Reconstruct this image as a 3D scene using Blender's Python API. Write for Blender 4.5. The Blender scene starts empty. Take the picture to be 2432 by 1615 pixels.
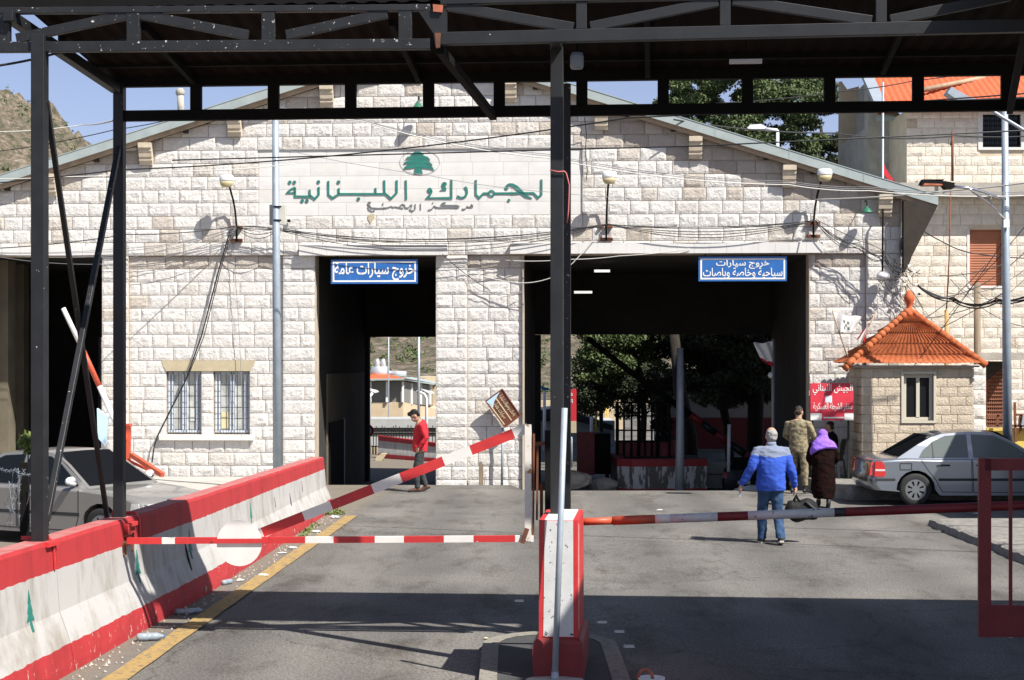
import bpy, bmesh, math, random
from mathutils import Vector, Matrix, noise
R = math.radians
scn = bpy.context.scene
COL = scn.collection
V = Vector
# ------------------------------------------------------------------ camera, sky, sun, exposure
FPX, CX, HY, EYE = 3900.0, 1216.0, 858.0, 2.75      # focal length / horizon measured on the photograph
cam = bpy.data.cameras.new('camera')
cam.sensor_width = 36.0
cam.lens = FPX / 2432 * 36
cam.shift_y = (HY - 807.5) / 2432
cam.clip_start, cam.clip_end = 0.1, 6000
camo = bpy.data.objects.new('camera', cam)
COL.objects.link(camo)
camo.location = (0, 0, EYE)
camo.rotation_euler = (R(90), 0, 0)
scn.camera = camo
SUN = V((0.62, -0.54, 1.0)).normalized()
world = bpy.data.worlds.new('World')
scn.world = world
world.use_nodes = True
wn = world.node_tree
sky = wn.nodes.new('ShaderNodeTexSky')
sky.sky_type = 'NISHITA'
sky.sun_disc = False
sky.sun_elevation = math.asin(SUN.z)
sky.sun_rotation = math.atan2(SUN.x, SUN.y)
sky.air_density, sky.dust_density, sky.ozone_density = 1.0, 1.5, 4.0
wn.links.new(sky.outputs[0], wn.nodes['Background'].inputs[0])
wn.nodes['Background'].inputs[1].default_value = 0.056
# pale band of hazy air low over the horizon
_tc = wn.nodes.new('ShaderNodeTexCoord'); _sp = wn.nodes.new('ShaderNodeSeparateXYZ'); _mr = wn.nodes.new('ShaderNodeMapRange')
_mr.interpolation_type = 'SMOOTHSTEP'; _mr.inputs['From Min'].default_value = 0.42; _mr.inputs['From Max'].default_value = 0.02
_b2 = wn.nodes.new('ShaderNodeBackground'); _b2.inputs[0].default_value = (0.125, 0.11, 0.19, 1); _ad = wn.nodes.new('ShaderNodeAddShader')
wn.links.new(_tc.outputs['Generated'], _sp.inputs[0]); wn.links.new(_sp.outputs['Z'], _mr.inputs['Value']); wn.links.new(_mr.outputs[0], _b2.inputs[1])
wn.links.new(wn.nodes['Background'].outputs[0], _ad.inputs[0]); wn.links.new(_b2.outputs[0], _ad.inputs[1]); wn.links.new(_ad.outputs[0], wn.nodes['World Output'].inputs[0])
sl = bpy.data.lights.new('sun', 'SUN')
sl.energy, sl.angle, sl.color = 4.6, R(0.53), (1.0, 0.955, 0.89)
so = bpy.data.objects.new('sun', sl)
COL.objects.link(so)
so.rotation_euler = SUN.to_track_quat('Z', 'Y').to_euler()
so.location = (10, -10, 30)
scn.view_settings.view_transform = 'Standard'
scn.view_settings.look = 'None'
scn.view_settings.gamma = 1
scn.view_settings.exposure = 0.88
scn.render.engine = 'CYCLES'
scn.cycles.max_bounces = 6
rnd = random.Random(7)

def P(sx, sy, Y):                                   # photograph measurement + true distance -> world point
    return V(((sx - CX) * Y / FPX, Y, EYE - (sy - HY) * Y / FPX))
def GY(sy, z=0.0):                                  # distance of a ground point seen at row sy
    return FPX * (EYE - z) / (sy - HY)
TH = R(3.0)
FP0 = V((0, 36.6, 0))
def FL(sx, sy, off=0.0):                            # facade-local (u, v, z) of a point lying `off` in front of the facade
    k = (sx - CX) / FPX
    nx, ny = -math.sin(TH), -math.cos(TH)
    Y = (off + FP0.y * ny) / (k * nx + ny)
    X = k * Y
    u = X * math.cos(TH) - (Y - FP0.y) * math.sin(TH)
    return V((u, -off, EYE - (sy - HY) * Y / FPX))
FM = Matrix.Translation(FP0) @ Matrix.Rotation(-TH, 4, 'Z')
def FW(sx, sy, off=0.0):
    return FM @ FL(sx, sy, off)
def U(sx): return FL(sx, 858).x

# ------------------------------------------------------------------ materials
MATS = {}
def mat(name, col, rough=0.7, metal=0.0, var=0.0, vscale=3.0, bump=0.0, bscale=20.0, col2=None, chips=None,
        chipcol=(0.7, 0.68, 0.64), chipscale=9.0, tone=None, spec=None, coat=0.0, stretch=None, alpha=None):
    m = bpy.data.materials.new(name)
    m.use_nodes = True
    nt = m.node_tree
    b = nt.nodes['Principled BSDF']
    b.inputs['Base Color'].default_value = (*col, 1)
    b.inputs['Roughness'].default_value = rough
    b.inputs['Metallic'].default_value = metal
    if coat: b.inputs['Coat Weight'].default_value = coat; b.inputs['Coat Roughness'].default_value = 0.05
    if spec is not None: b.inputs['Specular IOR Level'].default_value = spec
    L = nt.links.new
    tc = nt.nodes.new('ShaderNodeTexCoord')
    co = tc.outputs['Object']
    if stretch:
        mp = nt.nodes.new('ShaderNodeMapping'); mp.inputs['Scale'].default_value = stretch
        L(co, mp.inputs[0]); co = mp.outputs[0]
    cur = None
    if var or col2:
        n = nt.nodes.new('ShaderNodeTexNoise'); n.inputs['Scale'].default_value = vscale
        n.inputs['Detail'].default_value = 7; n.inputs['Roughness'].default_value = 0.65
        L(co, n.inputs['Vector'])
        r = nt.nodes.new('ShaderNodeValToRGB')
        c2 = col2 or tuple(min(1, c * (1 + var)) for c in col)
        c1 = col if col2 else tuple(c * (1 - var) for c in col)
        r.color_ramp.elements[0].position = 0.32; r.color_ramp.elements[0].color = (*c1, 1)
        r.color_ramp.elements[1].position = 0.68; r.color_ramp.elements[1].color = (*c2, 1)
        L(n.outputs['Fac'], r.inputs[0]); cur = r.outputs[0]
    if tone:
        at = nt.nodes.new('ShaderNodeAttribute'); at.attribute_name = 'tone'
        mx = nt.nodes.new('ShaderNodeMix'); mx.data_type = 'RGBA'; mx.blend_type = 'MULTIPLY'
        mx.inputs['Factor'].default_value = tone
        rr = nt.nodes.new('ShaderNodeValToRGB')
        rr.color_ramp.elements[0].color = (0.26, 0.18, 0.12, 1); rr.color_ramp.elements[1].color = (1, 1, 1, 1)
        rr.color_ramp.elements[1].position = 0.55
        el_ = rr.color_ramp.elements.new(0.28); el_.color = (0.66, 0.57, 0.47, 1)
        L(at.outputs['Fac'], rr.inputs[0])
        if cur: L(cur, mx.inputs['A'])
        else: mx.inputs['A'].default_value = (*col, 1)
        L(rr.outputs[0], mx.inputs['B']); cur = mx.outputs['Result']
    if chips:
        n2 = nt.nodes.new('ShaderNodeTexNoise'); n2.inputs['Scale'].default_value = chipscale
        n2.inputs['Detail'].default_value = 5; n2.inputs['Roughness'].default_value = 0.7
        L(co, n2.inputs['Vector'])
        r2 = nt.nodes.new('ShaderNodeValToRGB')
        r2.color_ramp.elements[0].position = chips; r2.color_ramp.elements[0].color = (0, 0, 0, 1)
        r2.color_ramp.elements[1].position = chips + 0.015; r2.color_ramp.elements[1].color = (1, 1, 1, 1)
        L(n2.outputs['Fac'], r2.inputs[0])
        mx = nt.nodes.new('ShaderNodeMix'); mx.data_type = 'RGBA'
        L(r2.outputs[0], mx.inputs['Factor'])
        if cur: L(cur, mx.inputs['A'])
        else: mx.inputs['A'].default_value = (*col, 1)
        mx.inputs['B'].default_value = (*chipcol, 1); cur = mx.outputs['Result']
    if cur: L(cur, b.inputs['Base Color'])
    if bump:
        nb = nt.nodes.new('ShaderNodeTexNoise'); nb.inputs['Scale'].default_value = bscale
        nb.inputs['Detail'].default_value = 6
        L(co, nb.inputs['Vector'])
        bp = nt.nodes.new('ShaderNodeBump'); bp.inputs['Strength'].default_value = bump
        bp.inputs['Distance'].default_value = 0.03
        L(nb.outputs['Fac'], bp.inputs['Height']); L(bp.outputs[0], b.inputs['Normal'])
    MATS[name] = m
    return m
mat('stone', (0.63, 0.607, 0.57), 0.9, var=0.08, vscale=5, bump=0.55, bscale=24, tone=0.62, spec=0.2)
mat('stone_smooth', (0.66, 0.645, 0.615), 0.85, var=0.05, vscale=2.2, bump=0.08, bscale=40, tone=0.25, spec=0.2)
mat('mortar', (0.46, 0.39, 0.31), 0.95, var=0.2, vscale=3)
mat('stone_beige', (0.54, 0.46, 0.355), 0.9, var=0.13, vscale=4, bump=0.6, bscale=26, tone=0.7, spec=0.2)
mat('stone_house', (0.66, 0.60, 0.51), 0.9, var=0.13, vscale=4, bump=0.6, bscale=22, tone=0.7, spec=0.2)
mat('mortar_beige', (0.55, 0.46, 0.34), 0.95, var=0.12)
mat('plaster', (0.46, 0.39, 0.26), 0.9, var=0.08, vscale=6)
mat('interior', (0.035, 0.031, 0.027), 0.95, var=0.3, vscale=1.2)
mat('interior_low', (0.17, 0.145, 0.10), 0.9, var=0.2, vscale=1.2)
mat('concrete', (0.36, 0.335, 0.29), 0.92, var=0.2, vscale=3, bump=0.3, bscale=30)
mat('concrete_pale', (0.42, 0.40, 0.36), 0.92, var=0.12, vscale=1.5, bump=0.2, bscale=30)
mat('steel', (0.0125, 0.0135, 0.015), 0.5, var=0.35, vscale=4, chips=0.70, chipscale=14, bump=0.05, bscale=60)
mat('steel_worn', (0.0135, 0.0145, 0.016), 0.5, var=0.35, vscale=4, chips=0.655, chipscale=24, bump=0.05, bscale=60)
mat('steel_dark', (0.006, 0.0055, 0.005), 0.8, var=0.3, vscale=3, spec=0.2)
mat('rust', (0.23, 0.075, 0.03), 0.85, col2=(0.10, 0.045, 0.03), vscale=6)
mat('rust_orange', (0.42, 0.13, 0.07), 0.8, var=0.3, vscale=12)
mat('roof_sheet', (0.006, 0.0045, 0.004), 0.9, col2=(0.016, 0.008, 0.006), vscale=2, spec=0.1)
mat('fascia', (0.33, 0.38, 0.37), 0.6, var=0.12, vscale=2.5)
mat('wood', (0.36, 0.27, 0.18), 0.8, var=0.22, vscale=4)
mat('wood_dark', (0.035, 0.027, 0.02), 0.9, var=0.3, vscale=4)
mat('corbel', (0.55, 0.47, 0.35), 0.9, var=0.15, vscale=6)
mat('red_paint', (0.55, 0.035, 0.035), 0.5, var=0.14, vscale=5, chips=0.70, chipscale=16, chipcol=(0.6, 0.5, 0.45))
mat('red_dust', (0.40, 0.20, 0.18), 0.9, col2=(0.40, 0.06, 0.06), vscale=5)
mat('red_dark', (0.20, 0.018, 0.02), 0.55, var=0.25, vscale=4, chips=0.74, chipscale=14, chipcol=(0.06, 0.02, 0.02))
mat('red_orange', (0.50, 0.08, 0.035), 0.5, var=0.15, vscale=6)
mat('white_paint', (0.76, 0.74, 0.69), 0.55, var=0.06, vscale=5, chips=0.70, chipscale=16, chipcol=(0.3, 0.2, 0.12))
mat('white_speck', (0.62, 0.62, 0.60), 0.55, var=0.1, vscale=5, chips=0.62, chipscale=22, chipcol=(0.06, 0.055, 0.05))
mat('white_rusty', (0.72, 0.69, 0.62), 0.6, var=0.08, vscale=5, chips=0.58, chipscale=6, chipcol=(0.36, 0.17, 0.06))
mat('black_boom', (0.03, 0.025, 0.025), 0.5, var=0.3)
mat('asphalt_dark', (0.05, 0.05, 0.05), 0.9, var=0.2)
mat('tile', (0.52, 0.15, 0.055), 0.85, spec=0.2, col2=(0.30, 0.08, 0.035), vscale=7, bump=0.2, bscale=30)
mat('tile_bright', (0.62, 0.13, 0.035), 0.75, col2=(0.50, 0.09, 0.03), vscale=6)
mat('galv', (0.36, 0.41, 0.46), 0.45, metal=0.25, var=0.10, vscale=8, bump=0.04, bscale=60)
mat('galv_pole', (0.30, 0.35, 0.40), 0.5, metal=0.2, var=0.12, vscale=5)
mat('cable', (0.018, 0.018, 0.02), 0.6)
mat('cable_pale', (0.55, 0.54, 0.50), 0.6)
mat('cable_grey', (0.20, 0.20, 0.21), 0.6)
mat('sign_blue', (0.026, 0.13, 0.40), 0.4, var=0.12, vscale=5, chips=0.66, chipscale=7, chipcol=(0.38, 0.38, 0.36))
mat('sign_white', (0.80, 0.79, 0.75), 0.5, var=0.04)
mat('sign_red', (0.62, 0.035, 0.06), 0.5, var=0.12, vscale=5, chips=0.70, chipscale=9, chipcol=(0.62, 0.35, 0.35))
mat('sign_green', (0.018, 0.17, 0.135), 0.6, var=0.2, vscale=9)
mat('sign_grey', (0.16, 0.165, 0.16), 0.6)
mat('sign_edge', (0.40, 0.38, 0.35), 0.8)
mat('window_beige', (0.56, 0.52, 0.42), 0.6)
mat('grey_box', (0.50, 0.49, 0.43), 0.6, var=0.06)
mat('lamp_white', (0.72, 0.73, 0.74), 0.4)
mat('lamp_lens', (0.50, 0.42, 0.24), 0.25, var=0.1)
mat('lamp_green', (0.03, 0.15, 0.09), 0.4)
mat('glass_dark', (0.010, 0.012, 0.014), 0.08, spec=0.3)
mat('glass_pale', (0.42, 0.43, 0.40), 0.25, var=0.3, vscale=3, spec=0.6)
mat('frame_blue', (0.62, 0.68, 0.76), 0.5)
mat('paper', (0.58, 0.58, 0.57), 0.8)
mat('paper_tan', (0.62, 0.54, 0.32), 0.8)
mat('silver', (0.27, 0.295, 0.335), 0.30, metal=0.7, coat=0.8, var=0.03, vscale=2)
mat('car_grey', (0.25, 0.24, 0.225), 0.30, metal=0.25, coat=0.8, var=0.05, vscale=2)
mat('car_black', (0.015, 0.015, 0.016), 0.3, coat=0.5)
mat('car_white', (0.7, 0.7, 0.7), 0.3, coat=0.5)
mat('trim', (0.03, 0.03, 0.032), 0.6)
mat('seam', (0.02, 0.02, 0.02), 0.9)
mat('rubber', (0.022, 0.022, 0.022), 0.85, var=0.2, vscale=8)
mat('rim', (0.30, 0.31, 0.32), 0.4, metal=0.7)
mat('chrome', (0.75, 0.75, 0.76), 0.15, metal=1.0)
mat('glass_tint', (0.008, 0.009, 0.011), 0.2, spec=0.0)
mat('car_glass', (0.13, 0.15, 0.145), 0.12, spec=0.35)
mat('lens_red', (0.55, 0.02, 0.02), 0.15, coat=1)
mat('lens_clear', (0.62, 0.62, 0.60), 0.15, coat=1)
mat('skin', (0.46, 0.27, 0.18), 0.6, var=0.08, vscale=10)
mat('hair_dark', (0.018, 0.014, 0.012), 0.7, var=0.3, vscale=40, bump=0.4, bscale=80)
mat('hair_grey', (0.30, 0.29, 0.28), 0.8, var=0.4, vscale=40, bump=0.4, bscale=80)
mat('sweater', (0.55, 0.018, 0.03), 0.9, var=0.10, vscale=20, bump=0.3, bscale=24)
mat('trousers', (0.035, 0.04, 0.042), 0.9, var=0.2, vscale=12, bump=0.4, bscale=12)
mat('jeans', (0.018, 0.042, 0.095), 0.9, spec=0.2, col2=(0.055, 0.105, 0.20), vscale=7, bump=0.9, bscale=6)
mat('jacket_grey', (0.17, 0.20, 0.28), 0.9, var=0.08, vscale=20, bump=0.8, bscale=5)
mat('fleece', (0.028, 0.085, 0.46), 0.95, var=0.10, vscale=14, bump=0.9, bscale=5)
mat('camo', (0.075, 0.06, 0.03), 0.9, col2=(0.38, 0.32, 0.20), vscale=14, bump=0.3, bscale=14)
mat('purple', (0.20, 0.08, 0.55), 0.9, col2=(0.30, 0.15, 0.68), vscale=12, bump=0.5, bscale=12)
mat('dress', (0.004, 0.004, 0.004), 0.9, col2=(0.016, 0.005, 0.004), vscale=10, bump=0.4, bscale=12, spec=0.05)
mat('black_cloth', (0.008, 0.008, 0.010), 0.9, spec=0.1, bump=0.4, bscale=14, var=0.2)
mat('shoe_brown', (0.09, 0.035, 0.022), 0.5)
mat('shoe_black', (0.015, 0.015, 0.015), 0.6)
mat('sole', (0.55, 0.53, 0.46), 0.8)
mat('bag', (0.012, 0.012, 0.012), 0.7, spec=0.2, var=0.3, vscale=10, bump=0.3, bscale=16)
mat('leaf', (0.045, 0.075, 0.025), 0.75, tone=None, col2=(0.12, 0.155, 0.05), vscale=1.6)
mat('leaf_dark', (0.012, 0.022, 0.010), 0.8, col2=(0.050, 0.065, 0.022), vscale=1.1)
mat('leaf_bright', (0.10, 0.15, 0.03), 0.8, col2=(0.16, 0.2, 0.05), vscale=3)
mat('bark', (0.022, 0.017, 0.013), 0.95, var=0.35, vscale=8, bump=0.6, bscale=10)
mat('yellow_wall', (0.62, 0.46, 0.10), 0.85, var=0.06)
mat('yellow_steel', (0.62, 0.42, 0.05), 0.6)
mat('terrace_wall', (0.50, 0.40, 0.27), 0.9, var=0.12, vscale=2)
mat('house_white', (0.22, 0.21, 0.20), 0.9, var=0.06)
mat('red_band', (0.10, 0.008, 0.012), 0.8)
mat('shutter', (0.36, 0.135, 0.07), 0.8, var=0.06, vscale=3)
mat('brick_screen', (0.30, 0.11, 0.06), 0.9, var=0.15, vscale=6)
mat('tank', (0.62, 0.64, 0.66), 0.35, metal=0.5)
mat('bottle', (0.26, 0.31, 0.35), 0.12, spec=0.7)
mat('kerb_stone', (0.20, 0.19, 0.17), 0.95, var=0.3, vscale=5, bump=0.8, bscale=9)
mat('pole_wood', (0.22, 0.17, 0.12), 0.95, var=0.25, vscale=4, stretch=(6, 6, 0.6))
mat('pole_new', (0.42, 0.27, 0.10), 0.9, var=0.2, vscale=4)
mat('flag_red', (0.50, 0.02, 0.035), 0.9)
mat('plastic_dark', (0.03, 0.035, 0.04), 0.5)
mat('skyblue', (0.45, 0.62, 0.75), 0.5, var=0.1)
mat('pink_cord', (0.60, 0.16, 0.16), 0.8)
mat('bulk_grey', (0.40, 0.41, 0.40), 0.9, var=0.1)

def N(nt, t): return nt.nodes.new(t)
def ground_mat():
    m = bpy.data.materials.new('asphalt'); m.use_nodes = True
    nt = m.node_tree; b = nt.nodes['Principled BSDF']; L = nt.links.new
    b.inputs['Roughness'].default_value = 0.88; b.inputs['Specular IOR Level'].default_value = 0.3
    tc = N(nt, 'ShaderNodeTexCoord')
    fine = N(nt, 'ShaderNodeTexNoise'); fine.inputs['Scale'].default_value = 38; fine.inputs['Detail'].default_value = 4; fine.inputs['Roughness'].default_value = 0.85
    big = N(nt, 'ShaderNodeTexNoise'); big.inputs['Scale'].default_value = 0.45; big.inputs['Detail'].default_value = 6
    mp = N(nt, 'ShaderNodeMapping'); mp.inputs['Scale'].default_value = (1.0, 0.35, 1)
    st = N(nt, 'ShaderNodeTexNoise'); st.inputs['Scale'].default_value = 1.3; st.inputs['Detail'].default_value = 9; st.inputs['Roughness'].default_value = 0.7
    L(tc.outputs['Object'], fine.inputs['Vector']); L(tc.outputs['Object'], big.inputs['Vector'])
    L(tc.outputs['Object'], mp.inputs[0]); L(mp.outputs[0], st.inputs['Vector'])
    r1 = N(nt, 'ShaderNodeValToRGB'); r1.color_ramp.elements[0].color = (0.066, 0.064, 0.061, 1); r1.color_ramp.elements[1].color = (0.250, 0.241, 0.225, 1)
    r1.color_ramp.elements[0].position = 0.36; r1.color_ramp.elements[1].position = 0.64
    L(fine.outputs['Fac'], r1.inputs[0])
    r2 = N(nt, 'ShaderNodeValToRGB'); r2.color_ramp.elements[0].color = (0.78, 0.775, 0.77, 1); r2.color_ramp.elements[1].color = (1.18, 1.15, 1.10, 1)
    r2.color_ramp.elements[0].position = 0.3; r2.color_ramp.elements[1].position = 0.7
    L(big.outputs['Fac'], r2.inputs[0])
    mx = N(nt, 'ShaderNodeMix'); mx.data_type = 'RGBA'; mx.blend_type = 'MULTIPLY'; mx.inputs['Factor'].default_value = 1
    L(r1.outputs[0], mx.inputs['A']); L(r2.outputs[0], mx.inputs['B'])
    r3 = N(nt, 'ShaderNodeValToRGB')          # oil and tyre stains
    r3.color_ramp.elements[0].position = 0.34; r3.color_ramp.elements[0].color = (0.52, 0.49, 0.46, 1)
    r3.color_ramp.elements[1].position = 0.50; r3.color_ramp.elements[1].color = (1, 1, 1, 1)
    L(st.outputs['Fac'], r3.inputs[0])
    m2 = N(nt, 'ShaderNodeMix'); m2.data_type = 'RGBA'; m2.blend_type = 'MULTIPLY'; m2.inputs['Factor'].default_value = 0.9
    L(mx.outputs['Result'], m2.inputs['A']); L(r3.outputs[0], m2.inputs['B'])
    # hairline cracks
    vo = N(nt, 'ShaderNodeTexVoronoi'); vo.feature = 'DISTANCE_TO_EDGE'; vo.inputs['Scale'].default_value = 0.33
    wp = N(nt, 'ShaderNodeTexNoise'); wp.inputs['Scale'].default_value = 1.7; wp.inputs['Detail'].default_value = 6
    L(tc.outputs['Object'], wp.inputs['Vector'])
    wm_ = N(nt, 'ShaderNodeMix'); wm_.data_type = 'RGBA'; wm_.blend_type = 'LINEAR_LIGHT'; wm_.inputs['Factor'].default_value = 0.35
    L(tc.outputs['Object'], wm_.inputs['A']); L(wp.outputs['Color'], wm_.inputs['B']); L(wm_.outputs['Result'], vo.inputs['Vector'])
    rc_ = N(nt, 'ShaderNodeValToRGB'); rc_.color_ramp.elements[0].position = 0.0; rc_.color_ramp.elements[0].color = (0.45, 0.44, 0.43, 1)
    rc_.color_ramp.elements[1].position = 0.006; rc_.color_ramp.elements[1].color = (1, 1, 1, 1); L(vo.outputs['Distance'], rc_.inputs[0])
    mc_ = N(nt, 'ShaderNodeMix'); mc_.data_type = 'RGBA'; mc_.blend_type = 'MULTIPLY'; mc_.inputs['Factor'].default_value = 0.7
    L(m2.outputs['Result'], mc_.inputs['A']); L(rc_.outputs[0], mc_.inputs['B'])
    # polished, darker wheel tracks down each lane
    sxx = N(nt, 'ShaderNodeSeparateXYZ'); L(tc.outputs['Object'], sxx.inputs[0])
    wv = N(nt, 'ShaderNodeMath'); wv.operation = 'MULTIPLY_ADD'; wv.inputs[1].default_value = 3.9; wv.inputs[2].default_value = 0.6; L(sxx.outputs['X'], wv.inputs[0])
    wn2 = N(nt, 'ShaderNodeMath'); wn2.operation = 'MULTIPLY_ADD'; wn2.inputs[1].default_value = 5.0; L(big.outputs['Fac'], wn2.inputs[0]); L(wv.outputs[0], wn2.inputs[2])
    ws = N(nt, 'ShaderNodeMath'); ws.operation = 'SINE'; L(wn2.outputs[0], ws.inputs[0])
    wr_ = N(nt, 'ShaderNodeMapRange'); wr_.inputs['From Min'].default_value = -1; wr_.inputs['To Min'].default_value = 0.80; wr_.inputs['To Max'].default_value = 1.06; L(ws.outputs[0], wr_.inputs['Value'])
    mt_ = N(nt, 'ShaderNodeMix'); mt_.data_type = 'RGBA'; mt_.blend_type = 'MULTIPLY'; mt_.inputs['Factor'].default_value = 1
    L(mc_.outputs['Result'], mt_.inputs['A']); L(wr_.outputs[0], mt_.inputs['B']); m2 = mt_
    # dusty strip beside the left barrier
    sx = N(nt, 'ShaderNodeSeparateXYZ'); L(tc.outputs['Object'], sx.inputs[0])
    ad = N(nt, 'ShaderNodeMath'); ad.operation = 'MULTIPLY_ADD'; ad.inputs[1].default_value = 0.05
    L(sx.outputs['Y'], ad.inputs[0])
    mu = N(nt, 'ShaderNodeMath'); mu.operation = 'MULTIPLY'; mu.inputs[1].default_value = -1.0; L(sx.outputs['X'], mu.inputs[0])
    L(mu.outputs[0], ad.inputs[2])            # d = -x + .05 y   (barrier foot ~ 4.6 .. 4.8)
    nn = N(nt, 'ShaderNodeTexNoise'); nn.inputs['Scale'].default_value = 5; nn.inputs['Detail'].default_value = 5
    L(tc.outputs['Object'], nn.inputs['Vector'])
    a2 = N(nt, 'ShaderNodeMath'); a2.operation = 'MULTIPLY_ADD'; a2.inputs[1].default_value = 0.7
    L(nn.outputs['Fac'], a2.inputs[0]); L(ad.outputs[0], a2.inputs[2])
    mr = N(nt, 'ShaderNodeMapRange'); mr.inputs['From Min'].default_value = 4.55; mr.inputs['From Max'].default_value = 4.85
    L(a2.outputs[0], mr.inputs['Value'])
    m3 = N(nt, 'ShaderNodeMix'); m3.data_type = 'RGBA'
    L(mr.outputs[0], m3.inputs['Factor']); L(m2.outputs['Result'], m3.inputs['A'])
    r4 = N(nt, 'ShaderNodeValToRGB'); r4.color_ramp.elements[0].color = (0.12, 0.10, 0.08, 1); r4.color_ramp.elements[1].color = (0.24, 0.21, 0.17, 1)
    L(fine.outputs['Fac'], r4.inputs[0]); L(r4.outputs[0], m3.inputs['B'])
    L(m3.outputs['Result'], b.inputs['Base Color'])
    bp = N(nt, 'ShaderNodeBump'); bp.inputs['Strength'].default_value = 0.9; bp.inputs['Distance'].default_value = 0.012
    L(fine.outputs['Fac'], bp.inputs['Height']); L(bp.outputs[0], b.inputs['Normal'])
    MATS['asphalt'] = m
ground_mat()
def barrier_mat(name, red=(0.40, 0.026, 0.030), lo=0.21, hi=0.77, flake=False):
    m = bpy.data.materials.new(name); m.use_nodes = True
    nt = m.node_tree; b = nt.nodes['Principled BSDF']; L = nt.links.new
    b.inputs['Roughness'].default_value = 0.7
    tc = N(nt, 'ShaderNodeTexCoord')
    at = N(nt, 'ShaderNodeAttribute'); at.attribute_name = 'hh'
    n = N(nt, 'ShaderNodeTexNoise'); n.inputs['Scale'].default_value = 7; n.inputs['Detail'].default_value = 6
    L(tc.outputs['Object'], n.inputs['Vector'])
    ma = N(nt, 'ShaderNodeMath'); ma.operation = 'MULTIPLY_ADD'; ma.inputs[1].default_value = 0.03; L(n.outputs['Fac'], ma.inputs[0]); L(at.outputs['Fac'], ma.inputs[2])
    # vertical grime streaks and chipped lower paint
    mp = N(nt, 'ShaderNodeMapping'); mp.inputs['Scale'].default_value = (2, 1.3, 0.45); L(tc.outputs['Object'], mp.inputs[0])
    s = N(nt, 'ShaderNodeTexNoise'); s.inputs['Scale'].default_value = 2.2; s.inputs['Detail'].default_value = 8; s.inputs['Roughness'].default_value = 0.7; L(mp.outputs[0], s.inputs['Vector'])
    rp = N(nt, 'ShaderNodeValToRGB'); e = rp.color_ramp
    e.interpolation = 'CONSTANT'
    e.elements[0].position = 0; e.elements[0].color = (1, 1, 1, 1)
    e.elements[1].position = lo + 0.015; e.elements[1].color = (0, 0, 0, 1)
    x = e.elements.new(hi + 0.015); x.color = (1, 1, 1, 1)
    L(ma.outputs[0], rp.inputs[0])
    rw = N(nt, 'ShaderNodeValToRGB'); rw.color_ramp.elements[0].position = 0.36; rw.color_ramp.elements[0].color = (0.30, 0.275, 0.24, 1)
    rw.color_ramp.elements[1].position = 0.54; rw.color_ramp.elements[1].color = (0.44, 0.43, 0.415, 1)
    if flake:
        rw.color_ramp.elements[0].position = 0.50; rw.color_ramp.elements[0].color = (0.13, 0.12, 0.105, 1); rw.color_ramp.elements[1].position = 0.53; rw.color_ramp.elements[1].color = (0.55, 0.54, 0.53, 1)
    L(s.outputs['Fac'], rw.inputs[0])
    rr = N(nt, 'ShaderNodeValToRGB'); rr.color_ramp.elements[0].position = 0.3; rr.color_ramp.elements[0].color = (*[c * 0.7 for c in red], 1)
    rr.color_ramp.elements[1].position = 0.55; rr.color_ramp.elements[1].color = (*red, 1)
    L(s.outputs['Fac'], rr.inputs[0])
    mx = N(nt, 'ShaderNodeMix'); mx.data_type = 'RGBA'; L(rp.outputs[0], mx.inputs['Factor']); L(rw.outputs[0], mx.inputs['A']); L(rr.outputs[0], mx.inputs['B'])
    n3 = N(nt, 'ShaderNodeTexNoise'); n3.inputs['Scale'].default_value = 11; n3.inputs['Detail'].default_value = 7; n3.inputs['Roughness'].default_value = 0.75
    mp3 = N(nt, 'ShaderNodeMapping'); mp3.inputs['Scale'].default_value = (1.6, 1.6, 0.7); L(tc.outputs['Object'], mp3.inputs[0]); L(mp3.outputs[0], n3.inputs['Vector'])
    inv = N(nt, 'ShaderNodeMath'); inv.operation = 'MULTIPLY_ADD'; inv.inputs[1].default_value = -0.16; inv.inputs[2].default_value = 0.06
    L(at.outputs['Fac'], inv.inputs[0])
    adn = N(nt, 'ShaderNodeMath'); L(n3.outputs['Fac'], adn.inputs[0]); L(inv.outputs[0], adn.inputs[1])
    cr = N(nt, 'ShaderNodeValToRGB'); cr.color_ramp.elements[0].position = 0.655; cr.color_ramp.elements[1].position = 0.68; L(adn.outputs[0], cr.inputs[0])
    m4 = N(nt, 'ShaderNodeMix'); m4.data_type = 'RGBA'; L(cr.outputs[0], m4.inputs['Factor']); L(mx.outputs['Result'], m4.inputs['A']); m4.inputs['B'].default_value = (0.52, 0.46, 0.40, 1)
    L(m4.outputs['Result'], b.inputs['Base Color'])
    bp = N(nt, 'ShaderNodeBump'); bp.inputs['Strength'].default_value = 0.12; bp.inputs['Distance'].default_value = 0.02
    L(s.outputs['Fac'], bp.inputs['Height']); L(bp.outputs[0], b.inputs['Normal'])
    MATS[name] = m
barrier_mat('barrier_paint')
barrier_mat('barrier_old', (0.32, 0.03, 0.035), 0.2, 0.8, True)
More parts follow.
